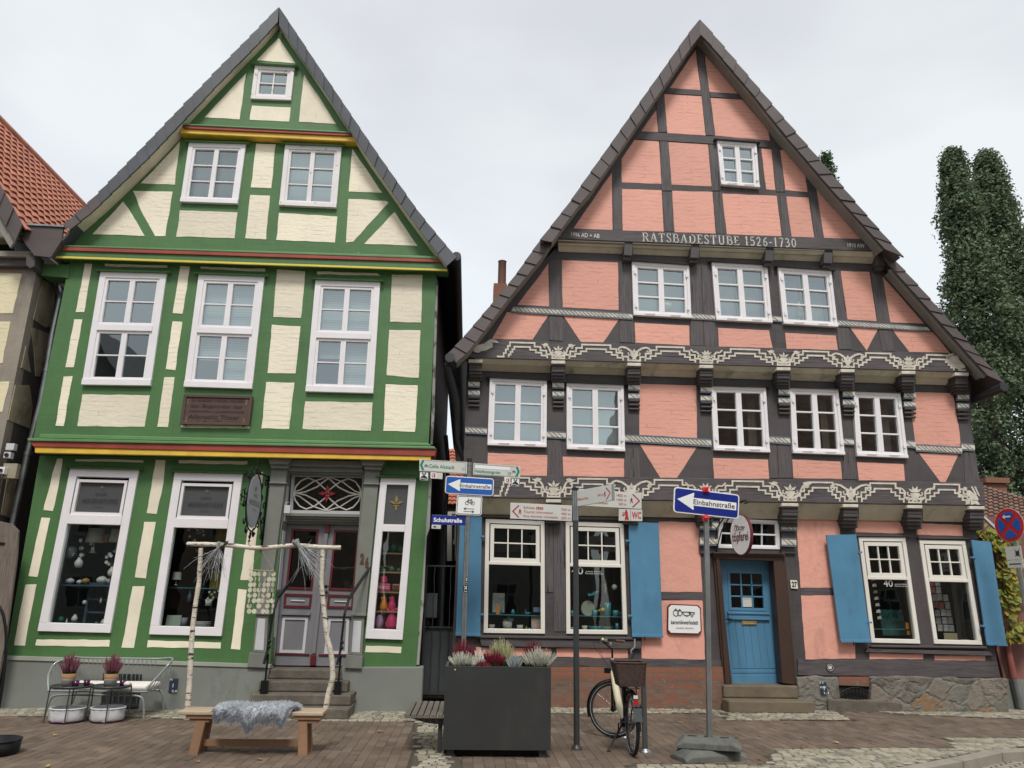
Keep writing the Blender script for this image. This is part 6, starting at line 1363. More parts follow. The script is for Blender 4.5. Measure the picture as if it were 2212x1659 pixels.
opp(7.7,26,-20.5,6.2,13.2,(.30,.20,.16),'long brick-red house opposite with steep tiled roof behind the camera',m_browntile,gable=False,depth=9)
# ================================================================== SIGN POLE 1 (grey, cycle and one-way signs)
def polethick(mb,a,b,r): mb.tube([a,b],r,12)
def panel(parent,q,Y,mat,name,t=.02,rad=0,border=None,label=None):
    pts=pp(q,Y)
    if rad: pts=rounded(pts,rad)
    mb=MB(); mb.prism(pts,(0,t,0)); return mb.build(name,mat,parent,bevel=.002,label=label),pts
def rounded(q,r,n=4):
    out=[]
    for i in range(4):
        c=q[i]; a=q[i-1]; b=q[(i+1)%4]; u=(a-c).normalized()*r; v=(b-c).normalized()*r
        for k in range(n+1):
            t=k/n; out.append(c+u*(1-t)**2+v*t**2)
    return out
def bilf(q,Y,dy=-.003):
    w=pp(q,Y)
    return (lambda u,v: w[0].lerp(w[1],u).lerp(w[3].lerp(w[2],u),v)+Vector((0,dy,0))), w
def qf(mb,f,u0,v0,u1,v1,mi=0): mb.quad([f(u0,v0),f(u1,v0),f(u1,v1),f(u0,v1)],mi)
def pf(mb,f,pts,mi=0): mb.quad([f(*p) for p in pts],mi)
def tf(mb,f,s,u0,u1,v,hv,mi=0,bold=0.0):
    a,b=f(u0,v),f(u1,v); up=(f(u0,v-hv)-a); text(mb,s,a,b,up,mi,bold=bold,depth=.0005)
def stroke(mb,f,pts,w,asp,mi=0):
    """poly-line strokes in panel coordinates; asp = panel width / height"""
    for i in range(len(pts)-1):
        (x0,y0),(x1,y1)=pts[i],pts[i+1]; dx,dy=(x1-x0)*asp,(y1-y0); L=math.hypot(dx,dy) or 1; nx,ny=-dy/L*w/asp,dx/L*w; ex,ey=dx/L*w*.4/asp,dy/L*w*.4
        mb.quad([f(x0+nx-ex,y0+ny-ey),f(x1+nx+ex,y1+ny+ey),f(x1-nx+ex,y1-ny+ey),f(x0-nx-ex,y0-ny-ey)],mi)
def circ(f,cx,cy,r,asp,n=18): return [(cx+r/asp*math.cos(2*math.pi*i/n),cy+r*math.sin(2*math.pi*i/n)) for i in range(n+1)]
def bikeicon(mb,f,cx,cy,s,asp,w,mi=0):
    X=lambda x:cx+x*s/asp; Yv=lambda y:cy+y*s
    for x in (-.62,.62): stroke(mb,f,circ(f,X(x),Yv(.35),.38*s,asp),w,asp,mi)
    L=lambda *p: stroke(mb,f,[(X(x),Yv(y)) for x,y in p],w,asp,mi)
    L((-.62,.35),(-.38,-.30),(.32,-.30),(.62,.35),(.05,.35),(.30,-.45)); L((-.38,-.30),(.05,.35)); L((-.62,.35),(-.42,-.45),(-.32,-.62),(-.18,-.62)); L((.12,-.5),(.46,-.5))
def manicon(mb,f,cx,cy,s,asp,w,mi=0,flip=1):
    X=lambda x:cx+x*s*flip/asp; Yv=lambda y:cy+y*s
    mb.quad([f(X(.16*math.cos(i)),Yv(-.85+.16*math.sin(i))) for i in [k*.785 for k in range(8)]],mi)
    L=lambda ww,*p: stroke(mb,f,[(X(x),Yv(y)) for x,y in p],ww,asp,mi)
    L(w*1.9,(0,-.6),(0,.1)); L(w,(0,-.55),(-.38,-.2),(-.45,.05)); L(w,(0,-.55),(.35,-.15)); L(w*1.2,(0,.1),(-.25,.5),(-.45,.95)); L(w*1.2,(0,.1),(.3,.45),(.35,.95))
YS=-1.0
pb=P(1006,1300,YS); 
p1=thing('signpost',(pb.x,YS,0),'galvanised signpost behind the planter with cycle route, one-way and street name signs','signpost')
ptop=P(1014,996,YS); pbot=P(1001,1400,YS); 
mb=MB(); b0=pbot+(pbot-ptop)*(pbot.z/(ptop.z-pbot.z)); mb.tube([b0,ptop],.040,12); mb.tube([ptop-Vector((0,0,.02)),ptop+Vector((0,0,.04))],.044,12,1); mb.build('pole',[m_zinc,m_ink],p1)
Yf=YS-.06
def fpanel(q,Y,mat,nm,t=.02,rad=0): return panel(p1,q,Y,mat,nm,t,rad)
# Celle Altstadt
q=[(906,992),(1009,997.5),(1008.5,1023),(905.5,1015)]; pn,_=fpanel(cr(c12,[(1650,650),(2062,675),(2060,778),(1648,752)]),Yf,m_sgrey,'direction_sign')
f,_w=bilf(cr(c12,[(1650,650),(2062,675),(2060,778),(1648,752)]),Yf); mb=MB(); asp=4.1
pf(mb,f,[(.055,.05),(.105,.05),(.06,.48),(.105,.92),(.055,.92),(.012,.48)]); qf(mb,f,.965,.06,.972,.96); qf(mb,f,.12,.055,.972,.075); qf(mb,f,.12,.94,.972,.96)
bikeicon(mb,f,.145,.5,.17,asp,.012); tf(mb,f,'Celle Altstadt',.205,.735,.66,.30,bold=.01); tf(mb,f,'0,1',.90,.955,.72,.27)
mb.build('sign_lettering',m_sgreen,pn,recalc=False)
# Heilpflanzengarten
Q=cr(q02,[(360,683),(766,712),(764,808),(357,783)]); pn,_=fpanel(Q,Yf,m_sgrey,'direction_sign'); f,_w=bilf(Q,Yf); mb=MB()
pf(mb,f,[(.90,.05),(.95,.05),(.99,.5),(.94,.95),(.89,.95),(.94,.5)]); bikeicon(mb,f,.865,.5,.17,asp,.012); tf(mb,f,'Heilpflanzengarten',.04,.575,.80,.27,bold=.012); tf(mb,f,'0,8',.735,.80,.82,.25)
qf(mb,f,.02,.06,.88,.08); qf(mb,f,.02,.93,.88,.95); qf(mb,f,.02,.08,.026,.93); mb.build('sign_lettering',m_sgreen,pn,recalc=False)
mb=MB(); qf(mb,f,.04,.16,.78,.42); mb.build('blank_strip',m_swhite,pn,recalc=False)
# route stickers
def sticker(Q,kind):
    pn,_=fpanel(Q,Yf-.0,m_swhite,'route_sticker'); f,_w=bilf(Q,Yf); mb=MB()
    if kind=='ship':
        pf(mb,f,[(.1,.72),(.25,.5),(.5,.38),(.75,.5),(.92,.74),(.92,.9),(.1,.9)]); stroke(mb,f,[(.5,.42),(.35,.12),(.28,.2)],.04,1); stroke(mb,f,[(.5,.42),(.65,.12),(.72,.2)],.04,1); stroke(mb,f,[(.3,.3),(.7,.3)],.02,1)
        for e in ((0,0,1,.05),(0,.95,1,1),(0,.05,.05,.95),(.95,.05,1,.95)): qf(mb,f,*e)
        mb.build('sticker_symbol',m_ink,pn,recalc=False)
        mb=MB(); stroke(mb,lambda u,v:f(u,v)+Vector((0,-.002,0)),[(.12,.78),(.4,.72),(.65,.82),(.9,.8)],.03,1); mb.build('sticker_wave',m_swhite,pn,recalc=False)
    elif kind=='K':
        pf(mb,f,[(.2,.2),(.8,.12),(.8,.85),(.2,.75)]); mb.build('sticker_symbol',m_sred,pn,recalc=False); mb=MB(); f2=lambda u,v:f(u,v)+Vector((0,-.002,0)); tf(mb,f2,'K',.32,.7,.68,.4,bold=.03); mb.build('sticker_letter',m_swhite,pn,recalc=False)
sticker(cr(c12,[(1650,757),(1729,762),(1727,838),(1648,832)]),'ship'); sticker(cr(c12,[(1746,763),(1798,766),(1797,818),(1745,814)]),'K'); fpanel(cr(c12,[(1799,766),(1850,769),(1848,822),(1798,818)]),Yf,m_sgrey,'route_sticker')
sticker(cr(q02,[(687,812),(760,817),(759,890),(685,886)]),'ship'); sticker(cr(q02,[(633,808),(680,811),(679,860),(632,856)]),'K')
# one way sign
def oneway(parent,Q,Y,mat,nm='one_way_sign'):
    pn,_=panel(parent,Q,Y,m_swhite,nm,.02,.05); f,w_=bilf(Q,Y); W=(w_[1]-w_[0]).length; H=(w_[3]-w_[0]).length
    inner=[f(.018,.045),f(.982,.045),f(.982,.955),f(.018,.955)]; mb=MB(); mb.quad(rounded(inner,.035)); mb.build('sign_face',mat,pn,recalc=False)
    f2=lambda u,v:f(u,v)+Vector((0,-.003,0)); mb=MB(); pf(mb,f2,[(.05,.47),(.30,.15),(.31,.18),(.30,.35),(.955,.35),(.955,.66),(.30,.66),(.31,.80),(.30,.83)]); mb.build('sign_arrow',m_swhite,pn,recalc=False)
    f3=lambda u,v:f(u,v)+Vector((0,-.006,0)); mb=MB(); tf(mb,f3,'Einbahnstraße',.30,.93,.60,.20,bold=.005); mb.build('sign_lettering',m_ink,pn,recalc=False)
oneway(p1,cr(q02,[(122,792),(538,818),(532,968),(113,945)]),Yf-.015,m_sblue)
# bicycle plate
Q=cr(q02,[(220,960),(438,968),(430,1138),(206,1128)]); pn,_=panel(p1,Q,Yf-.0,m_swhite,'bicycle_sign',.02,.04); f,w_=bilf(Q,Yf,-.003); mb=MB(); asp=1.27
W=w_
ring=rounded([f(.03,.04),f(.97,.04),f(.97,.96),f(.03,.96)],.03); ringi=rounded([f(.05,.065),f(.95,.065),f(.95,.935),f(.05,.935)],.025)
for i in range(len(ring)): j=(i+1)%len(ring); mb.quad([ring[i],ring[j],ringi[j],ringi[i]])
bikeicon(mb,f,.52,.31,.23,asp,.012); 
for v,s in ((.68,-1),(.82,1)):
    stroke(mb,f,[(.30,v),(.70,v)],.013,asp); x=.5+s*.20; stroke(mb,f,[(x-s*.08,v-.06),(x,v),(x-s*.08,v+.06)],.013,asp)
mb.build('sign_symbol',m_ink,pn,recalc=False)
# street name
Q=cr(c12,[(1756,1130),(2050,1140),(2046,1222),(1752,1212)]); pn,_=panel(p1,Q,Yf+.03,m_sblued,'street_name_sign',.03); f,_=bilf(Q,Yf+.03); mb=MB(); tf(mb,f,'Schuhstraße',.06,.90,.72,.42,bold=.03); mb.build('sign_lettering',m_swhite,pn,recalc=False)
Q=cr(c12,[(1756,1215),(1835,1218),(1833,1252),(1753,1249)]); pn,_=panel(p1,Q,Yf+.03,m_sgrey,'arrow_plate'); f,_=bilf(Q,Yf+.03); mb=MB(); stroke(mb,f,[(.42,.25),(.18,.5),(.42,.75)],.06,2.3); stroke(mb,f,[(.18,.5),(.6,.5)],.05,2.3); mb.build('plate_arrow',m_ink,pn,recalc=False)
for y in (1004,1018,1045,1128,1142): mb=MB(); c=b0.lerp(ptop,(P(1008,y,YS).z)/(ptop.z)); mb.tube([c-Vector((0,0,.012)),c+Vector((0,0,.012))],.048,12); mb.build('clamp',m_zinc,p1)
for (x0,y0,x1,y1) in ((1001,1264,1010.5,1279),(1005,1246,1010.5,1260)):
    Q=[(x0,y0),(x1,y0),(x1,y1),(x0,y1)]; pn,_=panel(p1,Q,YS-.047,m_ink,'pole_sticker',.004); f,_=bilf(Q,YS-.047); mb=MB(); stroke(mb,f,[(.25,.15),(.8,.6)],.06,1); stroke(mb,f,[(.8,.15),(.25,.6)],.06,1); qf(mb,f,.15,.85,.85,.92); mb.build('sticker_symbol',m_swhite,pn,recalc=False)
# ================================================================== FINGERPOST
YFp=-3.3; pbz=G(1246,1620); p2=thing('fingerpost',(pbz.x,YFp,0),'dark grey fingerpost with red lettered pedestrian arms and WC plate','fingerpost')
t0=P(1242,1057,YFp); bx=pbz.x
mb=MB(); mb.tube([(bx,YFp,.0),(bx+.002,YFp,P(1243,1125,YFp).z)],.036,14); mb.lathe((bx,YFp,0),[(.065,0),(.065,.025),(.045,.04),(.038,.06)],16); mb.build('pole',m_dgrey,p2)
zt_=P(1243,1057,YFp).z; zb_=P(1243,1125,YFp).z
mb=MB(); mb.tube([(bx,YFp,zb_),(bx,YFp,zt_-.02)],.041,14); mb.tube([(bx,YFp,zt_-.02),(bx,YFp,zt_+.02)],.043,14,1); mb.build('sleeve',[m_zinc,m_ink],p2)
def arm(Q,Y,lines,right,icon='left'):
    pn,_=panel(p2,Q,Y,m_sgrey,'finger_arm',.03); f,w_=bilf(Q,Y); W=(w_[1]-w_[0]).length; H=(w_[3]-w_[0]).length; asp=W/H; mb=MB()
    return pn,f,asp,mb
Q=cr(q02,[(680,1025),(1212,1050),(1210,1185),(678,1162)]); pn,f,asp,mb=arm(Q,YFp-.02,None,False)
stroke(mb,f,[(.135,.16),(.04,.53),(.135,.90)],.035,asp); manicon(mb,f,.155,.53,.17,asp,.018,flip=-1)
for s,u1,v in (('Schloss',.395,.33),('Tourist Information',.69,.60),('Kino Kammer Lichtspiele',.775,.87)): tf(mb,f,s,.215,u1,v,.15)
for s,u0,v in (('750 m',.825,.36),('450 m',.825,.63),('200 m',.825,.90)): tf(mb,f,s,u0,.975,v,.15)
qf(mb,f,.42,.20,.53,.34); mb.build('sign_lettering',m_sred,pn,recalc=False)
mb=MB(); f2=lambda u,v:f(u,v)+Vector((0,-.002,0)); 
for k in range(3): qf(mb,f2,.435+k*.03,.26,.45+k*.03,.31)
tf(mb,f2,'i',.725,.735,.60,.14); mb.build('castle_pictogram',m_sgrey,pn,recalc=False)
Q=[(1250,1056),(1386,1065),(1386,1099.5),(1250,1092)]; pn,f,asp,mb=arm(Q,YFp+.05,None,True)
stroke(mb,f,[(.86,.12),(.965,.5),(.86,.9)],.035,asp); manicon(mb,f,.84,.5,.17,asp,.018)
for s,u1,v in (('Krankenhaus',.36,.30),('Hauptbahnhof',.40,.58),('Allerwiesen',.36,.70)): pass
tf(mb,f,'Maschwiesen',.18,.465,.83,.15)
for s,v in (('1800 m',.31),('1450 m',.58),('500 m',.84)): tf(mb,f,s,.60 if len(s)>5 else .635,.755,v,.16)
mb.build('sign_lettering',m_sred,pn,recalc=False)
# arm coming towards the viewer
A0,A1=P(1245.6,1060,YFp-.03),P(1247,1094,YFp-.03)
R0,R1=P(1322,1046,YFp-.50),P(1323,1081,YFp-.50)
n_=(R0-A0).cross(A1-A0).normalized(); n_=n_ if n_.y<0 else -n_
mb=MB(); mb.prism([A0,R0,R1,A1],-n_*.03); pn=mb.build('finger_arm',m_sgrey,p2,bevel=.002)
f=lambda u,v: A0.lerp(R0,u).lerp(A1.lerp(R1,u),v)+n_*.003
mb=MB(); mb.prism([f(.99,-.01),f(1.02,-.01),f(1.02,1.01),f(.99,1.01)],-n_*.035); mb.build('end_strip',m_lgrey,pn)
mb=MB(); stroke(mb,f,[(.84,.16),(.95,.5),(.84,.88)],.03,3.1); manicon(mb,f,.80,.52,.17,3.1,.016); tf(mb,f,'Ältestes Haus',.02,.33,.64,.16); tf(mb,f,'150 m',.60,.75,.60,.15); mb.build('sign_lettering',m_sred,pn,recalc=False)
# WC plates
Q=cr(q02,[(1617,1080),(1717,1082),(1717,1183),(1616,1181)]); pn,f,asp,mb=arm(Q,YFp+.05,None,True); pn.name='toilet_plate'
mb.quad([f(.62+.09*math.cos(i*.785),.14+.09*math.sin(i*.785)) for i in range(8)]); pf(mb,f,[(.55,.22),(.75,.22),(.78,.5),(.85,.88),(.5,.88),(.58,.5)]); stroke(mb,f,[(.6,.3),(.3,.34)],.03,1); stroke(mb,f,[(.6,.42),(.35,.5)],.03,1); pf(mb,f,[(.28,.48),(.5,.48),(.44,.6),(.33,.6)]); qf(mb,f,.52,.90,.62,.94); qf(mb,f,.75,.90,.85,.94)
mb.build('sign_symbol',m_signred,pn,recalc=False)
Q=cr(q02,[(1719,1082),(1819,1086),(1820,1185),(1719,1183)]); pn,f,asp,mb=arm(Q,YFp+.05,None,True); pn.name='toilet_plate'
tf(mb,f,'WC',.10,.90,.78,.56,bold=.02); mb.build('sign_lettering',m_signred,pn,recalc=False)
# ================================================================== TEMPORARY ONE-WAY SIGN
YT_=-3.45; bt=G(1532,1607,.16); t3=thing('temporary_sign',(bt.x,bt.y,0),'temporary blue one-way sign on a galvanised pole standing in rubber blocks','temporary sign')
top=P(1524.5,1055,YT_-.1); 
mb=MB(); bb=Vector((bt.x,bt.y,.03)); sd_=Vector((1,0,0))
mb.bar(bb,top,.058,.058,(0,1,0)); mb.build('pole',m_zinc,t3,bevel=.006)
oneway(t3,cr(mm,[(668,255),(1233,325),(1225,535),(660,475)]),YT_-.16,m_sblued)
for y in (1057.5,1119):
    c=P(1525,y,YT_-.19); rr=random.Random(int(y)); mb=MB()
    for k in range(14):
        a=Vector((rr.uniform(-.035,.035),rr.uniform(-.03,.01),rr.uniform(-.03,.03))); b=Vector((rr.uniform(-.05,.05),rr.uniform(-.03,.01),rr.uniform(-.04,.04))); mb.prism([c+a,c+b,c+a+Vector((.03,0,.02))],(0,.004,0))
    mb.tube([c+Vector((0,.03,-.03)),c+Vector((0,.03,.03))],.042,8); mb.build('red_tape_wrap',m_tape,t3)
def footblock(cx,cy,z,rz,L,Wd,H,lab):
    ux=Vector((math.cos(rz),math.sin(rz),0)); uy=Vector((-ux.y,ux.x,0)); c=Vector((cx,cy,z)); mb=MB()
    prof=[(-L/2,0),(L/2,0),(L/2,H*.45),(L/2-.09,H),(-L/2+.09,H),(-L/2,H*.45)]
    # faceted slab: bevelled ends, chamfered long sides
    vs=[]; 
    for s,hh in ((-Wd/2,.55),(-Wd/2+.05,1),(Wd/2-.05,1),(Wd/2,.55)):
        for x,zz in prof: vs.append(c+ux*x+uy*s+Vector((0,0,zz*(hh if zz>0 else 1))))
    k=6; fs=[[i for i in range(k)][::-1],[3*k+i for i in range(k)]]
    for r in range(3):
        for i in range(k): fs.append([r*k+i,r*k+(i+1)%k,(r+1)*k+(i+1)%k,(r+1)*k+i])
    mb.add(vs,fs)
    o=mb.build('foot_block',m_block,t3,bevel=.008,label=lab)
    mb=MB()
    for x in (-L*.25,0,L*.25): mb.obox(c+ux*x+Vector((0,0,H+.001)),ux*.05,uy*.03,(0,0,.002))
    mb.build('grip_slot',m_dark,o)
footblock(bt.x-.02,bt.y-.02,.0,.28,.80,.36,.115,'lower rubber foot block'); footblock(bt.x-.0,bt.y+.02,.118,-.30,.72,.36,.115,'upper rubber foot block')
# ================================================================== BIRCH FRAME BENCH
YBn=-3.62
gA,gB=G(410,1625),G(668,1623); hs=.46
x0,x1=P(396,1535,YBn).x,P(704,1535,YBn).x
zs=P(550,1537,YBn-.17).z; 
bn=thing('birch_frame_bench',((x0+x1)/2,YBn,0),'wooden bench with an upright white birch trunk frame in front of the green house door','bench')
mb=MB(); mb.prism([(x0,YBn-.18,zs-.045),(x1,YBn-.18,zs-.045),(x1,YBn-.18,zs),(x0,YBn-.18,zs)],(0,.36,0)); mb.build('seat',m_plank,bn,bevel=.012)
for xx,sg in ((gA.x+.09,1),(gB.x-.02,-1)):
    for yy in (-.13,.13):
        mb=MB(); mb.obox((xx+.02*sg,YBn+yy*.9,(zs-.1)/2),(.052,0,0),(0,.04,0),(.02*sg,-yy*.12,(zs-.1)/2)); mb.build('leg',m_wood,bn,bevel=.006)
    mb=MB(); mb.box(xx-.13,xx+.17,YBn-.16,YBn+.16,zs-.085,zs-.047); mb.box(xx-.09,xx+.13,YBn-.14,YBn+.14,zs-.125,zs-.087); mb.build('cleat',m_wood,bn,bevel=.005)
mb=MB(); mb.box(gA.x+.12,gB.x-.05,YBn-.03,YBn+.03,.07,.14); mb.build('stretcher',m_wood,bn,bevel=.004)
YB2=YBn+.10
def pole(pts,r0,r1,nm='birch_pole'):
    q=[P(x,y,YB2) for x,y in pts]; qq=[]
    for i in range(len(q)-1):
        for k in range(4):
            t=k/4; qq.append(q[i].lerp(q[i+1],t))
    qq.append(q[-1]); n=len(qq); rr=random.Random(len(pts))
    mb=MB(); mb.tube(qq,[(r0+(r1-r0)*i/n)*rr.uniform(.94,1.07) for i in range(n)],12); return mb.build(nm,m_birch,bn)
pole([(405,1531),(409,1480),(412,1419),(416,1357),(422,1307),(430,1259),(432,1220),(434,1184)],.032,.026)
pole([(704,1531),(709,1500),(719,1464),(717.5,1430),(714,1405),(706,1375),(701,1330),(697,1290),(694,1259),(696,1225),(697,1187)],.033,.026)
cb=pole([(404,1175),(457,1176),(500,1178.5),(553,1184),(580,1183),(610,1180),(640,1178),(689,1182),(736,1183)],.027,.028,'birch_crossbar')
def twigs(a,dirs,n,seed,L,mat,spread,nm,par):
    rr=random.Random(seed); mb=MB(); a=P(*a,YB2-.03)
    for i in range(n):
        e=P(*dirs,YB2-.03); d=(e-a).normalized(); v=d+Vector((rr.gauss(0,spread),rr.gauss(0,spread*.7),rr.gauss(0,spread))); v.normalize()
        l=L*rr.uniform(.5,1.1); p0=a+Vector((rr.uniform(-.02,.02),rr.uniform(-.02,.02),rr.uniform(-.01,.01)))-v*.08; p1=p0+v*l*.45+Vector((rr.gauss(0,.012),rr.gauss(0,.01),rr.gauss(0,.012))); p2=p1+v*l*.35+Vector((rr.gauss(0,.03),rr.gauss(0,.02),rr.gauss(0,.02)-.02)); p3=p2+v*l*.25+Vector((rr.gauss(0,.03),0,rr.gauss(0,.02)-.03))
        mb.tube([p0,p1,p2,p3],[.004,.003,.002,.001],4)
        for k in range(2):
            q=p1.lerp(p2,rr.random()); mb.tube([q,q+(v+Vector((rr.gauss(0,.6),rr.gauss(0,.4),rr.gauss(0,.5)))).normalized()*l*.25],[.002,.001],3)
    mb.build(nm,mat,par)
m_twig=M('pale_dyed_twig',(.42,.44,.44),.7); m_twigb=M('dark_brown_twig',(.06,.035,.025),.7)
twigs((472,1185),(462,1250),30,1,.44,m_twig,.36,'pale_twig_bundle',cb); twigs((480,1180),(425,1232),14,2,.42,m_twigb,.06,'dark_twig_bundle',cb); twigs((645,1178),(705,1240),40,3,.52,m_twig,.30,'pale_twig_bundle',cb)
twigs((645,1180),(660,1200),8,5,.16,m_twigb,.3,'dark_twig_bundle',cb)
# shell chime
ch=thing('shell_chime',P(567,1187,YB2-.03),'hanging curtain of pearly shell discs under the birch crossbar','chime')
mb=MB(); a,b,t=P(538,1231,YB2-.03),P(592,1233,YB2-.03),P(567,1190,YB2-.03); mb.tube([a,b],.006,6); mb.tube([a,t,b],.002,4); mb.build('hanger',M('driftwood_stick',(.35,.31,.2),.7),ch)
mb=MB(); rr=random.Random(9)
for i in range(6):
    x=541+i*10; rows=7 if i in(2,) else (8 if i in (0,1,5) else 8)
    for j in range(rows):
        if (i,j) in ((2,7),(3,6),(1,6)): continue
        c=P(x+rr.uniform(-1.5,1.5)-j*.5,1240+j*11.5,YB2-.03+rr.uniform(-.02,.02)); a_=rr.uniform(-1.2,1.2); r=.029; u=Vector((math.cos(a_),math.sin(a_),0))
        mb.prism([c+u*r*math.cos(k*.524)+Vector((0,0,r*math.sin(k*.524))) for k in range(12)],Vector((-u.y,u.x,0))*.002)
    mb.tube([P(x,1232,YB2-.03),P(x-4,1232+rows*11,YB2-.03)],.001,3)
mb.build('shell_discs',m_shell,ch)
# sheepskin
fx0,fx1=P(462,1540,YBn-.18).x,P(640,1540,YBn-.18).x
mb=MB(); nx,ny=26,16; rr=random.Random(5); grid=[]
def furp(u,v):
    x=fx0+(fx1-fx0)*u; e=.5+.5*math.sin(math.pi*min(1,max(0,u)))**.35
    s=v*(.475*e+.04*math.sin(u*17)+.03*math.sin(u*31)); top=.30
    puff=.045*math.sin(math.pi*u)**.4+.015*math.sin(u*9+v*5)
    if s<top: return Vector((x,YBn+.12-s,zs+.008+puff)),Vector((0,-.15,1))
    d=s-top; a=min(d/.06,1)*math.pi/2
    return Vector((x,YBn-.18-.02-puff*math.sin(a)-.03*math.sin(a),zs+.008+puff*math.cos(a)-max(0,d-.03))),Vector((0,-math.sin(a)-.1,math.cos(a)-.25))
for i in range(nx+1):
    for j in range(ny+1): grid.append(furp(i/nx,j/ny)[0])
mb.add(grid,[[i*(ny+1)+j,(i+1)*(ny+1)+j,(i+1)*(ny+1)+j+1,i*(ny+1)+j+1] for i in range(nx) for j in range(ny)],0,True)
fr_=thing('sheepskin',((fx0+fx1)/2,YBn-.1,zs),'fluffy grey-blue sheepskin draped over the middle of the birch frame bench','sheepskin')
hide=mb.build('hide',m_fur,fr_)
mb=MB()
for k in range(15000):
    u,v=rr.random(),rr.random()**.8; p,n=furp(u,v); d=(n+Vector((rr.gauss(0,.45)+(u-.5)*.5,rr.gauss(0,.35)-.1,rr.gauss(0,.35)-.35))).normalized()*rr.uniform(.03,.058)
    s=Vector((rr.gauss(0,1),rr.gauss(0,1),rr.gauss(0,.4))).normalized()*.0024; t=p+d; t.z-=.012
    mb.add([p-s,p+s,p+d*.6+s*.6,t,p+d*.6-s*.6],[[0,1,2,3,4]],1 if (v>.8 or rr.random()<.12) else 0)
mb.build('wool',[m_fur,m_furd],fr_,recalc=False)
# ================================================================== WIRE BENCH, CUSHION, TRAY TABLES
Yf_,Yb_=-1.32,-.62
gL,gR=G(138,1556),G(322,1553)
Yf_=gR.y; xl=P(150,1490,Yf_).x; xr=gR.x+.02; print('wirebench',xl,xr,Yf_)
xbL,xbR=P(131,1460,Yb_).x,P(378,1450,Yb_).x; zt=P(260,1422,Yb_).z; zse=P(260,1494,Yf_).z
wb_=thing('wire_bench',((xl+xr)/2,-1,0),'light grey tubular metal bench with wire back against the grey plinth','bench')
mb=MB()
def arcpts(z,ins): # U shaped rail: front-left -> back -> front-right
    return [(xbL+.06+ins*.5,Yf_+.12,z),(xbL+.02+ins,Yf_+.35,z),(xbL+.10+ins,Yb_+.10,z),(xbL+.30,Yb_+.0,z),((xbL+xbR)/2,Yb_,z),(xbR-.30,Yb_,z),(xbR-.10-ins,Yb_+.10,z),(xbR-.02-ins,Yf_+.35,z),(xbR-.06-ins*.5,Yf_+.12,z)]
top=[(p[0],p[1],p[2]-(.20 if i in (0,8) else (.06 if i in (1,7) else 0))) for i,p in enumerate(arcpts(zt,0))]
sm3=lambda pl,k=5:[Vector(p) for p in (lambda q:q)(smooth3(pl,k))]
def smooth3(pl,k=5):
    out=[]
    for i in range(len(pl)-1):
        p0=Vector(pl[max(i-1,0)]);p1=Vector(pl[i]);p2=Vector(pl[i+1]);p3=Vector(pl[min(i+2,len(pl)-1)])
        for j in range(k):
            t=j/k; out.append(.5*((2*p1)+(p2-p0)*t+(2*p0-5*p1+4*p2-p3)*t*t+(3*p1-p0-3*p2+p3)*t**3))
    out.append(Vector(pl[-1])); return out
bot=arcpts(zse,.14); T_=smooth3(top+[(xbR-.12,Yf_+.03,zse+.1),(xbR-.16,Yf_,zse)],5); T_=[Vector((xbL+.16,Yf_,zse)),Vector((xbL+.12,Yf_+.03,zse+.1))]+T_; B_=smooth3(bot,5)
mb.tube(T_,.016,8); mb.tube(B_,.012,8); mb.build('top_rail',m_lgrey,wb_)
mb=MB(); n=17
for i in range(n):
    s=i/(n-1); x=xbL+.30+(xbR-xbL-.6)*s; xb0=xbL+.34+(xbR-xbL-.68)*s; mb.tube([(xb0,Yb_+.10,zse),(xb0,Yb_+.03,zse+.12),(x,Yb_,zt)],.0055,5)
for sg,xa_ in ((1,xbL),(-1,xbR)):
    for k in range(6):
        t=k/5; y=Yb_+.08+(Yf_+.10-Yb_-.08)*t; a=min(T_,key=lambda p:abs(p.y-y)+(0 if (p.x-(xbL+xbR)/2)*sg<0 else 9)+(0 if p.z>zse+.15 else 5)); mb.tube([(xa_+.15*sg,y,zse),(xa_+.08*sg,y,zse+.12),tuple(a)],.0055,5)
mb.build('back_wires',m_lgrey,wb_)
mb=MB(); mb.tube([(xbL+.14,Yf_,zse),(xbR-.14,Yf_,zse)],.016,8)
for i in range(16): x=xbL+.2+(xbR-xbL-.4)*i/15; mb.tube([(x,Yf_,zse),(x,Yb_+.05,zse)],.005,5)
mb.build('seat_frame',m_lgrey,wb_)
for sg,xx in ((1,xbL+.16),(-1,xbR-.14)):
    for yy in (Yf_+.0,Yb_+.12):
        mb=MB(); mb.tube(smooth3([(xx+.22*sg,yy,zse-.05),(xx+.08*sg,yy,zse-.07),(xx+.03*sg,yy,zse-.16),(xx,yy,0)],4),.016,8); mb.build('leg',m_lgrey,wb_)
mb=MB(); mb.tube([(xbL+.36,Yf_,zse-.05),(xbR-.34,Yf_,zse-.05)],.014,8); mb.build('front_bar',m_lgrey,wb_)
mb=MB(); mb.box(xbL+.25,xbR-.17,Yf_+.03,Yb_-.02,zse+.012,zse+.085); mb.build('seat_cushion',m_cush,at=((xbL+xbR)/2,-1,zse),bevel=.03,label='flat white seat cushion lying on the grey wire bench',cat='cushion')
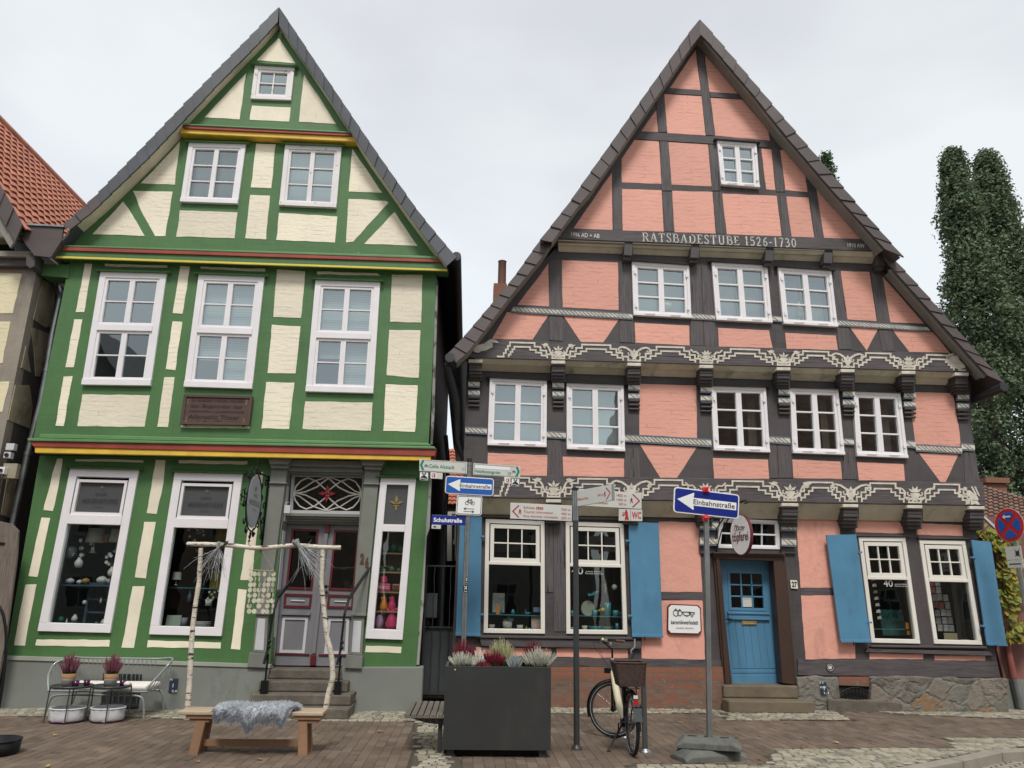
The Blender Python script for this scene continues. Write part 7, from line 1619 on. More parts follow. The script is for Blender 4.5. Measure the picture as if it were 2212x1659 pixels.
def traytable(cx,cy,zt,r,lab,lab2):
    t=thing('tray_table',(cx,cy,0),lab,'side table','round tray tables by the wire bench')
    mb=MB(); mb.lathe((cx,cy,0),[(.001,zt-.012),(r,zt-.012),(r+.004,zt+.02),(r-.003,zt+.02),(r-.006,zt-.004),(.001,zt-.004)],32); mb.build('tray',m_dgrey,t)
    for k in range(4):
        a=math.radians(20+90*k); p=Vector((cx+r*math.cos(a),cy+r*math.sin(a),0)); mb=MB(); mb.tube([p+Vector((.015*math.cos(a),.015*math.sin(a),0)),p+Vector((0,0,zt))],.008,6); mb.build('leg',m_dgrey,t)
    k_=thing('fabric_basket',(cx,cy,.03),lab2,'basket','fabric baskets under the tray tables'); rb=r*.86; h=.185
    mb=MB(); vs=[];n=36; rr=random.Random(int(cx*100))
    prof=[(.9,.02),(1.0,.05),(.97,.10),(1.0,.16),(1.0,h)]
    for q,(f_,z) in enumerate(prof):
        for j in range(n):
            a=2*math.pi*j/n; w=1+.02*math.sin(j*1.9+q)+rr.uniform(-.01,.01); vs.append((cx+rb*f_*w*math.cos(a),cy+rb*f_*w*math.sin(a),z))
    mb.add(vs,[[q*n+j,q*n+(j+1)%n,(q+1)*n+(j+1)%n,(q+1)*n+j] for q in range(len(prof)-1) for j in range(n)],0,True); mb.add([vs[j] for j in range(n)],[list(range(n))])
    mb.build('fabric_body',m_fab,k_,recalc=False)
    mb=MB(); mb.tube([(cx+rb*math.cos(2*math.pi*j/n),cy+rb*math.sin(2*math.pi*j/n),h) for j in range(n)],.011,6,closed=True); mb.build('rim',M('white_rim',(.62,.62,.64),.5),k_)
    mb=MB(); mb.lathe((cx,cy,0),[(.001,.012),(rb*.95,.012),(rb*.97,.03),(rb*.85,.02)],24); mb.build('base_tray',m_purple,k_)
t1,t2=G(150,1562),G(236,1561); zt1=P(160,1484,t1.y).z; zt2=P(243,1484,t2.y).z
c1=Vector((P(160,1484,t1.y+.05).x,t1.y+.08,0)); c2=Vector((P(243.5,1484,t2.y+.05).x,t2.y+.08,0))
traytable(c1.x-.04,c1.y,zt1,.265,'dark round tray table nearer the left edge, with two purple glasses','pale fabric basket under the left tray table')
traytable(c2.x-.03,c2.y,zt2,.255,'dark round tray table in front of the wire bench middle, with a white pumpkin','pale fabric basket under the right tray table')
def heather(cx,cy,z0,r,h,mats,n,seed,parent=None,lean=.9):
    rr=random.Random(seed); mb=MB(); mg=MB()
    for i in range(n):
        a=rr.uniform(0,6.283); q=rr.random()**.6; bx,by=cx+r*.35*q*math.cos(a),cy+r*.35*q*math.sin(a); ex,ey=cx+r*q*math.cos(a)*lean,cy+r*q*math.sin(a)*lean
        hh=h*(1-.35*q*q)*rr.uniform(.75,1.1); p0=Vector((bx,by,z0)); p3=Vector((ex,ey,z0+hh)); p1=p0.lerp(p3,.4)+Vector((0,0,.02)); mid=.38+rr.uniform(-.1,.1)
        pm=p0.lerp(p3,mid)+Vector((0,0,.01)); mg.tube([p0,pm],[.003,.004],4)
        for k in range(4):
            q_=p0.lerp(pm,rr.random()); d=Vector((rr.gauss(0,1),rr.gauss(0,1),rr.random())).normalized()*.02; mg.add([q_,q_+d+Vector((.004,0,0)),q_+d*1.2+Vector((0,0,.004))],[[0,1,2]])
        m_=7; pts=[pm.lerp(p3,k/m_) for k in range(m_+1)]; mb.tube(pts,[(.0075 if k%2 else .0045)*(1-.55*k/m_)*rr.uniform(.8,1.2) for k in range(m_+1)],5)
    return mb,mg
def potheather(cx,cy,z0,lab,seed):
    t=thing('potted_heather',(cx,cy,z0),lab,'potted plant','mauve heathers in striped pots'); mb=MB(); mb.lathe((cx,cy,z0),[(.001,.0),(.075,.0),(.088,.115)],20); mb.build('striped_pot',m_stripe,t)
    mb=MB(); mb.lathe((cx,cy,z0),[(.089,.112),(.093,.175),(.08,.175),(.07,.12)],20); mb.build('kraft_band',m_kraft,t)
    mb,mg=heather(cx,cy,z0+.13,.16,.30,None,110,seed); mb.build('blooms',m_hp,t,recalc=False); mg.build('stems',M('dark_heather_stem',(.03,.03,.018),.8),t,recalc=False)
potheather(c1.x-.07,c1.y-.08,zt1,'mauve heather in striped pot on the left tray table',11); potheather(c2.x-.02,c2.y-.08,zt2,'mauve heather in striped pot on the right tray table',12)
def glass_(cx,cy,z,lab): mb=MB(); mb.lathe((cx,cy,z),[(.001,0),(.036,0),(.042,.085),(.038,.085),(.033,.01),(.001,.01)],18); mb.build('candle_glass',m_purple,at=(cx,cy,z),label=lab,cat='candle glass')
glass_(c1.x+.05,c1.y-.10,zt1,'dark purple candle glass beside the left heather pot, the left of two'); glass_(c1.x+.15,c1.y+.0,zt1,'dark purple candle glass at the right rim of the left tray table'); glass_(c2.x+.11,c2.y+.02,zt2,'dark purple candle glass between heather and white pumpkin')
def pumpkin(cx,cy,z,r,mat,lab,cat='pumpkin',name='pumpkin'):
    t=thing(name,(cx,cy,z),lab,cat); mb=MB(); n=32; vs=[]; m_=9
    for i in range(m_+1):
        ph_=math.pi*i/m_
        for j in range(n): a=2*math.pi*j/n; rr_=r*math.sin(ph_)*(1-.10*abs(math.sin(a*4))**.5)+1e-4; vs.append((cx+rr_*math.cos(a),cy+rr_*math.sin(a),z+r*.72-r*.72*math.cos(ph_)*(1-.12*math.sin(ph_))))
    mb.add(vs,[[i*n+j,i*n+(j+1)%n,(i+1)*n+(j+1)%n,(i+1)*n+j] for i in range(m_) for j in range(n)],0,True); mb.build('fruit',mat,t); mb=MB(); mb.tube([(cx,cy,z+r*1.38),(cx+.2*r,cy,z+r*1.7)],[.12*r,.07*r],6); mb.build('stalk',m_bark,t)
m_pk=M('white_ceramic',(.72,.70,.65),.3,var=.03)
pumpkin(c2.x+.19,c2.y-.02,zt2,.052,m_pk,'small white pumpkin on the right tray table')
# ================================================================== BLACK ARCH STAND AT THE LEFT EDGE
g0=G(-22,1630); t=thing('arched_stand',(g0.x,g0.y,0),'black arched tube stand rising behind the fire bowl at the left edge','stand')
mb=MB(); pts=[P(x,y,g0.y+.0) for x,y in [(-60,1320),(-40,1302),(-20,1300),(-4,1308),(6,1325),(12,1357),(13.5,1389),(10,1444),(1,1507),(-10,1570),(-16,1622)]]; mb.tube(smooth3(pts,3),.017,8); mb.build('tube_arch',m_iron,t)
t=thing('fire_bowl',(g0.x,g0.y,0),'round black metal bowl standing on the pavers at the lower left corner','bowl')
R0=abs(P(39,1612,g0.y).x-g0.x); mb=MB(); mb.lathe((g0.x,g0.y,0),[(R0*.9,0),(R0*.97,.03),(R0,.15),(R0*.97,.15),(R0*.94,.04),(.001,.035)],40); mb.build('bowl_wall',m_iron,t); mb=MB(); mb.tube([(g0.x+R0*math.cos(k*.2),g0.y+R0*math.sin(k*.2),.15) for k in range(31)],.008,6,closed=False); mb.build('rim',m_iron,t)
# ================================================================== PLANTER, SLAT SEAT
YPl=-3.84
X0,X1=P(960,1530,YPl).x-.005,P(1190,1530,YPl).x; ZT=P(1080,1441.5,YPl).z; back=G(975,1428.5,ZT).y; DP=back-YPl; print('planter',X0,X1,ZT,DP)
pt_=thing('planter_box',((X0+X1)/2,YPl+DP/2,0),'large anthracite box planter filled with heathers beside the fingerpost','planter')
mb=MB(); zb=.085
def ringbox(mb,x0,x1,y0,y1,z0,z1,w):
    mb.box(x0,x1,y0,y0+w,z0,z1); mb.box(x0,x1,y1-w,y1,z0,z1); mb.box(x0,x0+w,y0+w,y1-w,z0,z1); mb.box(x1-w,x1,y0+w,y1-w,z0,z1)
ringbox(mb,X0,X1,YPl,back,zb,ZT,.03); mb.box(X0+.03,X1-.03,YPl+.03,back-.03,zb,zb+.03); mb.build('box_walls',m_planter,pt_)
mb=MB(); ringbox(mb,X0-.002,X1+.002,YPl-.002,back+.002,ZT+.0015,ZT+.006,.036); mb.build('rim',m_grey,pt_)
for xx in (X0+.05,X1-.13):
    for yy in (YPl+.05,back-.15): mb=MB(); mb.box(xx,xx+.08,yy,yy+.10,0,zb-.001); mb.build('foot',m_dgrey,pt_)
mb=MB(); mb.box(X0+.14,X1-.14,YPl+.12,back-.12,.012,zb-.002); mb.build('base_recess',m_dark,pt_)
mb=MB(); mb.box(X0+.031,X1-.031,YPl+.031,back-.031,ZT-.12,ZT-.05); mb.build('soil',m_soil,pt_)
mb=MB(); c=Vector((P(983,1446.5,YPl).x,YPl-.003,P(983,1446.5,YPl).z)); mb.prism([c+Vector((.009*math.cos(k),0,.009*math.sin(k))) for k in [i*.785 for i in range(8)]],(0,.003,0)); mb.build('yellow_sticker_dot',M('lime_dot',(.5,.6,.1),.6),pt_)
def plant(px_,py_,dy,r,h,mat,n,seed,lab,nm='heather',cat='plant',gm=None):
    y=YPl+DP*dy; c=P(px_,py_,y); z0=ZT-.06; t=thing(nm,(c.x,y,z0),lab,cat,'flowers in the anthracite planter'); mb,mg=heather(c.x,y,z0,r,h,None,n,seed); mb.build('blooms',mat,t,recalc=False); mg.build('foliage',gm or m_hg,t,recalc=False)
plant(1001,1425,.25,.23,.21,m_hw,150,21,'white heather bush at the left front of the planter')
plant(1000,1412,.75,.19,.34,m_hr,80,22,'crimson heather behind the left white heather')
plant(1066,1425,.35,.17,.25,m_hr,90,23,'crimson heather in the middle of the planter')
plant(1083,1415,.70,.20,.35,m_hy,110,24,'tall yellowish-white heather behind the crimson middle one')
plant(1164,1423,.28,.25,.27,m_hw,170,25,'white heather bush at the right front of the planter, tallest of the front row')
plant(1155,1410,.80,.19,.33,m_hr,70,26,'crimson heather at the back right of the planter')
plant(1042,1440,.12,.12,.13,m_hr,40,27,'low red and green foliage plant at the front, between white and crimson heathers')
plant(1112,1432,.25,.13,.20,m_silver,60,28,'silvery leaved plant right of the crimson middle heather','silver_ragwort','plant',m_silver)
plant(1135,1430,.45,.12,.18,M('dark_burgundy_leaf',(.07,.01,.02),.6),50,29,'dark burgundy plant left of the right white heather','burgundy_plant')
plant(1037,1408,.55,.10,.26,m_pk,26,30,'small white flowered plant behind the crimson middle heather','white_flowers')
# slat seat beside the planter
zs2=P(915,1543,YPl+.12).z; ya=YPl+.12; yb=G(907,1514,zs2).y; xa=P(873,1543,ya).x; xb=X0-.005; print('slat seat z',zs2,yb-ya)
ss=thing('slatted_seat',((xa+xb)/2,(ya+yb)/2,0),'weathered wooden slat seat fixed to the left side of the anthracite planter','seat')
n=6; w=(xb-xa)/n
for i in range(n): mb=MB(); mb.box(xa+i*w+.005,xa+(i+1)*w-.008,ya,yb,zs2-.045,zs2); mb.build('slat',m_oldwood,ss,bevel=.005)
for yy in (ya+.06,yb-.10): mb=MB(); mb.prism([(xa+.06,yy,zs2-.047),(xb,yy,zs2-.047),(xb,yy,zs2-.12),(xa+.25,yy,zs2-.10)],(0,.04,0)); mb.build('bracket',m_planter,ss)
mb=MB(); mb.box(xb-.06,xb-.01,ya+.10,ya+.16,0,zs2-.122); mb.build('leg',m_planter,ss)
# ================================================================== BIKE RACK
g1,g2=G(1394,1626),G(1350,1594); hr=P(1389,1455,g1.y).z
br=thing('bike_stand',((g1.x+g2.x)/2,(g1.y+g2.y)/2,0),'grey steel bicycle stand hoop with a cross rail','bicycle stand')
mb=MB(); U=Vector((0,0,1)); d=(g2-g1).normalized()
mb.bar(g1,g1+U*hr,.055,.05,(d.x,d.y,0)); mb.bar(g2,g2+U*hr,.055,.05,(d.x,d.y,0)); mb.bar(g1+U*(hr-.02)-d*.027,g2+U*(hr-.02)+d*.027,.05,.045); mb.build('hoop',m_grey,br,bevel=.005)
mb=MB(); z=P(1385,1530,g1.y).z; mb.bar(g1+U*z,g2+U*z,.03,.04); mb.build('cross_rail',m_grey,br)
for g in (g1,g2): mb=MB(); mb.lathe((g.x,g.y,0),[(.075,0),(.075,.02),(.05,.035),(.045,.05)],14); mb.build('base_flange',m_zinc,br)
# ================================================================== BICYCLE
Rg=G(1371,1633); Fg=G(1326,1590); fw_=(Fg-Rg); fw_.z=0; wbz=fw_.length; fw_.normalize(); print('wheelbase',wbz)
WB=min(max(wbz,1.0),1.2); lf_=Vector((-fw_.y,fw_.x,0)); up_=(Vector((0,0,1))+lf_*.06).normalized(); rw=.35
def Lb(x,y,z): return Rg+fw_*x+lf_*y+up_*z
bk_=thing('bicycle',tuple(Rg.lerp(Fg,.5)),'cream step-through bicycle with dark wicker rear basket, parked at the grey stand','bicycle')
def wheel(c,ax,lab,fen):
    ax=ax.normalized(); u=Vector((0,0,1)); u=(u-ax*u.dot(ax)).normalized(); v=ax.cross(u)
    ring=lambda r,n=48:[c+u*r*math.cos(2*math.pi*i/n)+v*r*math.sin(2*math.pi*i/n) for i in range(n)]
    mb=MB(); mb.tube(ring(rw-.022),.022,10,closed=True); ty=mb.build('wheel',m_rub,bk_,label=lab)
    mb=MB(); mb.tube(ring(rw-.052),.012,8,closed=True); mb.build('rim',m_dgrey,ty)
    mb=MB(); mb.tube([p+ax*.019 for p in ring(rw-.035)],.003,4,closed=True); mb.tube([p-ax*.019 for p in ring(rw-.035)],.003,4,closed=True); mb.build('reflective_stripe',M('tyre_stripe',(.5,.5,.5),.4),ty)
    mb=MB(); rr_=ring(rw-.055,36)
    for i in range(36):
        s=1 if i%2 else -1; k=(i+(5 if (i//2)%2 else -5))%36; h=c+(u*math.cos(2*math.pi*k/36)+v*math.sin(2*math.pi*k/36))*.03+ax*.03*s; mb.tube([h,rr_[i]],.0012,3)
    mb.build('spokes',m_chrome,ty); mb=MB(); mb.tube([c-ax*.05,c+ax*.05],.022,12); mb.tube([c-ax*.033,c-ax*.03],.034,14); mb.tube([c+ax*.03,c+ax*.033],.034,14); mb.build('hub',m_dgrey,ty)
    # mudguard: swept strip
    n=26; a0,a1=fen; vs=[]; 
    for i in range(n+1):
        a=math.radians(a0+(a1-a0)*i/n); d=u*math.cos(a)+v*math.sin(a)
        for s,rr2 in ((-.03,rw+.005),(-.02,rw+.018),(0,rw+.023),(.02,rw+.018),(.03,rw+.005)): vs.append(c+d*rr2+ax*s)
    mb=MB(); mb.add(vs,[[i*5+j,(i+1)*5+j,(i+1)*5+j+1,i*5+j+1] for i in range(n) for j in range(4)],0,True); mb.build('mudguard',m_iron,bk_,recalc=False)
    return u,v
# rear wheel
hub=Lb(0,0,rw); wheel(hub,lf_,'narrow-looking rear wheel nearest the camera',(-95,70))
st_=math.radians(62); ax2=(lf_*math.cos(st_)-fw_*math.sin(st_)); hf=Lb(WB,0,rw); hf.z=rw
u2,v2=wheel(hf,ax2,'front wheel turned sharply to the left',(-30,110))
ff_=ax2.cross(Vector((0,0,1))); ff_=ff_ if ff_.dot(fw_)>0 else -ff_
hd0=Lb(WB-.14,0,.80); hd1=Lb(WB-.20,0,1.0)
mb=MB(); mb.tube([Lb(WB-.13,0,.76),hd1],.022,10); bb=Lb(.46,0,.29)
mb.tube(smooth3([Lb(WB-.15,0,.83),Lb(WB-.28,0,.66),Lb(WB-.46,0,.45),bb],5),[.030,.033,.036,.039,.042,.044,.046,.046,.045,.044,.043,.042,.041,.04,.038,.036],12)
mb.build('frame',m_bikecream,bk_)
mb=MB(); mb.tube([bb,Lb(.30,0,.82)],.019,10); 
for s in (1,-1): mb.tube([Lb(.02,.06*s,rw),Lb(.44,.035*s,.30)],.010,8); mb.tube([Lb(.02,.06*s,rw),Lb(.32,.03*s,.76)],.009,8)
mb.build('rear_triangle',m_iron,bk_)
mb=MB(); cr_=Lb(WB-.13,0,.76)
for s in (1,-1): mb.tube([cr_+ax2*.045*s,hf+ax2*.05*s],.014,8)
mb.tube([cr_-ax2*.05,cr_+ax2*.05],.016,8); mb.build('fork',m_iron,bk_)
mb=MB(); st1=hd1+Vector((0,0,.12)); mb.tube([hd1,st1],.014,8); mb.tube([st1,st1+ff_*.09+Vector((0,0,.06))],.016,8); cc=st1+ff_*.09+Vector((0,0,.06)); mb.build('stem',m_iron,bk_)
mb=MB(); 
hb=[cc+ax2*.29*s*1.0-ff_*.16+Vector((0,0,.02)) for s in (1,-1)]
mb.tube(smooth3([hb[0],cc+ax2*.20-ff_*.03+Vector((0,0,.03)),cc,cc-ax2*.20-ff_*.03+Vector((0,0,.03)),hb[1]],5),.011,8); hbo=mb.build('handlebar',m_iron,bk_)
for k,(e,s) in enumerate(((hb[0],1),(hb[1],-1))):
    mb=MB(); d=(e-(cc+ax2*.20*s-ff_*.03+Vector((0,0,.03)))).normalized(); mb.tube([e-d*.11,e],.018,10); mb.tube([e,e+d*.006],.019,10,1); mb.build('grip',[m_leather,m_chrome],hbo)
mb=MB(); mb.obox(cc+Vector((0,0,.04)),ax2*.03,ff_*.02,(0,0,.02)); mb.build('display',M('bike_display',(.18,.30,.32),.15),hbo,bevel=.005)
mb=MB(); mb.sphere(cc+ax2*.12+Vector((0,0,.05)),.028,8); mb.build('bell',m_brass,hbo)
mb=MB()
for s in (1,-1): mb.tube(smooth3([cc+ax2*.16*s+Vector((0,0,.0)),cc+ax2*.1*s+ff_*.14+Vector((0,0,.0)),hd1+ff_*.10+Vector((0,0,-.05)),hd1+Vector((0,0,-.12))],5),.003,4)
mb.build('brake_cables',m_iron,bk_)
mb=MB(); mb.obox(hd0+ff_*.07+Vector((0,0,.04)),ax2*.035,ff_*.04,(0,0,.035)); mb.build('headlamp',m_iron,bk_,bevel=.01)
# saddle
sc_=Lb(.27,0,.98); mb=MB(); mb.tube([Lb(.30,0,.80),Lb(.28,0,.95)],.013,8); mb.build('seat_post',m_chrome,bk_)
vs=[]; prof=[(-.14,.02,.0),(-.13,.085,.02),(-.08,.10,.03),(-.02,.085,.022),(.05,.04,.015),(.11,.022,.012),(.14,.01,0)]
for x,w,h in prof:
    for j in range(10): a=2*math.pi*j/10; vs.append(sc_+fw_*x+lf_*w*math.cos(a)+Vector((0,0,h+.022*math.sin(a)*(1 if math.sin(a)>0 else 1.2))))
mb=MB(); mb.add(vs,[[i*10+j,i*10+(j+1)%10,(i+1)*10+(j+1)%10,(i+1)*10+j] for i in range(6) for j in range(10)],0,True); mb.add(vs[:10],[list(range(10))]); sd2=mb.build('saddle',m_leather,bk_)
mb=MB()
for s in (1,-1): mb.tube([sc_-fw_*.10+lf_*.05*s+Vector((0,0,-.02+.03*math.sin(0))),sc_-fw_*.10+lf_*.05*s+Vector((0,0,-.07))],.016,8)
mb.build('springs',m_chrome,sd2)
# carrier and basket
mb=MB()
for s in (1,-1): mb.tube([Lb(.18,.06*s,.76),Lb(-.28,.06*s,.76)],.006,6); mb.tube([Lb(-.10,.06*s,.76),Lb(.01,.07*s,rw)],.006,6)
mb.tube([Lb(-.28,-.06,.76),Lb(-.28,.06,.76)],.006,6); mb.build('carrier',m_iron,bk_)
zb0=.775; bw,bl2,bh=.18,.17,.25; bc=(-.04,0)
mb=MB(); rr=random.Random(3); rows=22; n=40
def bpt(t,f): # t around 0..4, f height
    k=int(t)%4; q=t-int(t); cx_=[(-1,-1),(1,-1),(1,1),(-1,1)]; a,b=cx_[k],cx_[(k+1)%4]; x=a[0]+(b[0]-a[0])*q; y=a[1]+(b[1]-a[1])*q; s=.80+.20*f; return Lb(bc[0]+x*bl2*s,y*bw*s,zb0+f*bh)
for r in range(rows):
    f=r/(rows-1); pts=[bpt(4*i/n,f)+Vector((0,0,.002*((i+r)%2))) for i in range(n)]
    out=[]
    for i,p in enumerate(pts):
        c0=Lb(bc[0],0,zb0+f*bh); d=(p-c0).normalized(); out.append(p+d*(.004 if (i+r)%2 else -.003))
    mb.tube(out,.0062,5,closed=True)
for i in range(20): mb.tube([bpt(4*i/20,0),bpt(4*i/20,1)],.004,4)
mb.prism([bpt(k,.02) for k in range(4)],(0,0,.008)); bs=mb.build('basket',m_wick,bk_,label='dark brown wicker rear basket'); mb=MB(); mb.tube([bpt(k/3.0,1.03) for k in range(12)],.012,7,closed=True); mb.build('basket_rim',m_wick,bs)
# lights, guard, kickstand, pedals, cranks
mb=MB(); mb.obox(Lb(-.31,0,.60),lf_*.04,fw_*.015,(0,0,.035)); mb.build('tail_lamp',M('lamp_housing',(.10,.11,.12),.4),bk_,bevel=.008); mb=MB(); c=Lb(-.33,0,.615); mb.prism([c+lf_*.03*math.cos(k*.628)+Vector((0,0,.03*math.sin(k*.628))) for k in range(10)],fw_*.008); mb.build('reflector',m_refl,bk_)
mb=MB(); c=Lb(-.325,0,.675); mb.obox(c,lf_*.025,fw_*.008,(0,0,.018)); mb.build('clear_reflector',M('clear_reflector',(.7,.6,.5),.2),bk_)
mb=MB(); mb.prism([Lb(-.36,-.045,.56),Lb(-.36,.045,.56),Lb(-.385,.05,.42),Lb(-.385,-.05,.42)],fw_*.006); mb.build('mud_flap',m_grey,bk_)
mb=MB(); k1=G(1312,1623,.01); mb.tube([Lb(.36,.05,.29),Lb(.34,.10,.22),k1],[.012,.014,.010],8); mb.tube([k1,k1+Vector((.04,0,0))],.012,6); mb.build('kickstand',m_iron,bk_)
for s,a in ((1,-1),(-1,1)):
    mb=MB(); e=bb+lf_*.09*s+Vector((0,0,-.16*a*-1 if s>0 else .16))*(1 if s<0 else -1)*(-1 if s>0 else 1); e=bb+lf_*.09*s+Vector((0,0,-.16 if s>0 else .16)); mb.tube([bb+lf_*.075*s,e],.009,6); mb.obox(e+lf_*.05*s,lf_*.045,fw_*.04,(0,0,.012)); mb.build('pedal',m_iron,bk_)
mb=MB(); mb.tube([bb-lf_*.06,bb-lf_*.05],.09,20); mb.tube([bb-lf_*.045,bb+lf_*.05],.05,14); mb.build('motor_housing',m_iron,bk_)
# ================================================================== ORNATE HANGING SIGN
cs_=P(547,1084,-1.02); cs_=PX(547,1084,cs_.x); os_=thing('hanging_sign',tuple(cs_),'pale grey oval shop sign in black wrought iron scrollwork left of the portal','hanging sign')
uy=Vector((0,1,0)); uz=Vector((0,0,1)); nx=Vector((1,0,0)); RY,RZ=.36,.44
hz=(P(547,1029,cs_.y)-P(547,1140,cs_.y)).length/2; RZ=hz
def E2(ry,rz,n=40,off=0): return [cs_+uy*ry*math.cos(2*math.pi*i/n)+uz*rz*math.sin(2*math.pi*i/n)+nx*off for i in range(n)]
mb=MB(); mb.prism(E2(RY,RZ),(.02,0,0)); pn=mb.build('sign_panel',M('pale_grey_sign_panel',(.40,.425,.445),.5,var=.03),os_)
mb=MB(); o=nx*.024
def stx(s,y0,y1,z,h): text(mb,s,cs_+uy*y0+uz*z+o,cs_+uy*y1+uz*z+o,uz*h,depth=.002)
stx('HERZENSSTÜCKE',-.29,.29,-.06,.08); stx('oohh',-.09,.09,.07,.07); stx('- WACKE -',-.12,.12,-.14,.03); mb.build('sign_lettering',M('grey_print',(.13,.13,.135),.5),pn,recalc=False)
mb=MB(); c=cs_+uz*.2+o
for k in range(4): t=math.pi/2*k; d=uy*math.cos(t)+uz*math.sin(t); s=uy*-math.sin(t)+uz*math.cos(t); mb.quad([c,c+d*.03+s*.015,c+d*.05,c+d*.03-s*.015])
mb.build('sign_emblem',m_sred,pn,recalc=False)
mb=MB(); mb.tube(E2(RY+.05,RZ+.05,40,.01),.012,6,closed=True)
def scroll(c,r,a0,turn,hand):
    pts=[]
    for i in range(15):
        t=i/14; a=a0+hand*t*turn; q=r*(1-t*.8); pts.append(c+uy*q*math.cos(a)+uz*q*math.sin(a))
    mb.tube(pts,.011,6)
for k in range(14):
    a=2*math.pi*k/14+.2; c=cs_+uy*(RY+.13)*math.cos(a)+uz*(RZ+.12)*math.sin(a); scroll(c,.085,a+math.pi,4.6,1 if k%2 else -1)
    if k%2: mb.lathe(c,[(.001,-.03),(.03,-.01),(.03,.01),(.001,.03)],8)
tp=cs_+uz*(RZ+.07); mb.tube([tp,tp+uz*.22],[.012,.004],6); bt_=cs_-uz*(RZ+.07); mb.tube([bt_,bt_-uz*.20],[.012,.004],6); mb.lathe(bt_-uz*.13,[(.001,-.02),(.025,0),(.001,.02)],8)
le=cs_-uy*(RY+.10); mb.tube([le,le-uy*.26+uz*.02],.010,6); mb.tube([le-uy*.18-uz*.06,le-uy*.18+uz*.08],.008,6); mb.tube([le,le-uy*.1+uz*.12,le-uy*.2+uz*.10],.008,6); mb.tube([le,le-uy*.1-uz*.12,le-uy*.2-uz*.10],.008,6)
mb.build('scrollwork',m_iron,os_)
wy=YG0-.02; mb=MB(); zt3=cs_.z+RZ+.12; zb3=cs_.z-RZ-.30; mb.tube([(cs_.x,wy,zb3),(cs_.x,wy,zt3)],.018,8)
mb.tube([(cs_.x,wy,zt3-.02),tuple(tp+uy*.0)],.014,6); mb.tube([(cs_.x,wy,zb3+.15),tuple(cs_+uy*(RY+.05)-uz*.1)],.011,6)
for z in (zt3-.15,cs_.z,cs_.z-.25,zb3+.2): scroll(Vector((cs_.x,wy-.10,z)),.09,0,5,1)
mb.build('wall_bracket',m_iron,os_)
# ================================================================== TREES, VINE
def tree(nm,cx,cy,z0,z1,prof,ncl,nlf,ls,mat,lab,seed,group=None,trunk=.22):
    t=thing(nm,(cx,cy,0),lab,'tree',group); rr=random.Random(seed); H=z1-z0
    mb=MB(); mb.tube([(cx,cy,0),(cx+.1,cy,z0+H*.3),(cx-.05,cy,z0+H*.7),(cx,cy,z1-.4)],[trunk,trunk*.7,trunk*.35,.03],8)
    cl=[]
    for i in range(ncl):
        f=rr.random()**.9; R=prof(f)*(.9+.25*noise.noise(Vector((math.floor(f*9)*1.7,seed,0)))); a=rr.uniform(0,6.283); q=rr.uniform(.35,1)**.5
        bump=1+.22*noise.noise(Vector((math.cos(a)*1.5,math.sin(a)*1.5,f*9+seed)))
        r_=R*q*bump; c=Vector((cx+r_*math.cos(a),cy+r_*math.sin(a),z0+f*H)); cl.append(c)
        if i%9==0: mb.tube([(cx,cy,c.z-.8-r_*.6),tuple(c)],[.04,.012],5)
    mb.build('trunk',m_bark,t)
    mb=MB()
    for c in cl:
        s=rr.uniform(.25,.55)*(1 if mat is m_oak else .7)
        for k in range(nlf):
            d=Vector((rr.gauss(0,1),rr.gauss(0,1),rr.gauss(0,1)*1.15)).normalized()*s*rr.random()**.4; p=c+d
            n=(d.normalized()*.7+Vector((rr.gauss(0,.6),rr.gauss(0,.6),rr.gauss(0,.6)+.5))).normalized(); u=n.orthogonal().normalized(); v=n.cross(u); a=rr.uniform(0,6.283); u,v=u*math.cos(a)+v*math.sin(a),v*math.cos(a)-u*math.sin(a); l=ls*rr.uniform(.6,1.2)
            mb.add([p-u*l*.5,p-v*l*.28,p+u*l*.5,p+v*l*.28],[[0,1,2,3]])
    mb.build('crown',mat,t,recalc=False); return t
YTr=14.0
a=P(2098,700,YTr); za=P(2085,336,YTr).z; b=P(2172,700,YTr+1); zb_t=P(2160,345,YTr+1).z
pr=lambda w:(lambda f: w*min(1,(f+.12)/.25)*(.02+.98*(1-f)**.68)*(1+.13*math.sin(f*23)+.08*math.sin(f*47)))
print('trees',a.x,za,b.x,zb_t)
tree('columnar_tree',a.x+.28,YTr,2.5,za,pr(2.3),950,58,.17,m_oak,'tall columnar green tree behind the right slope of the pink roof, left of the pair',41,'columnar trees right of the pink house')
tree('columnar_tree',b.x+.25,YTr+.9,2.5,zb_t,pr(2.9),1150,58,.17,m_oak,'wide columnar tree at the right edge, the right of the pair',42,'columnar trees right of the pink house')
c=P(1785,600,17); zc=P(1783,336,17).z; tree('conifer_tree',c.x+.55,17,3,zc+.05,lambda f:3.0*(1-f)**1.0+.05,900,22,.16,m_yew,'dark conifer with only its tip showing above the pink roof',43)
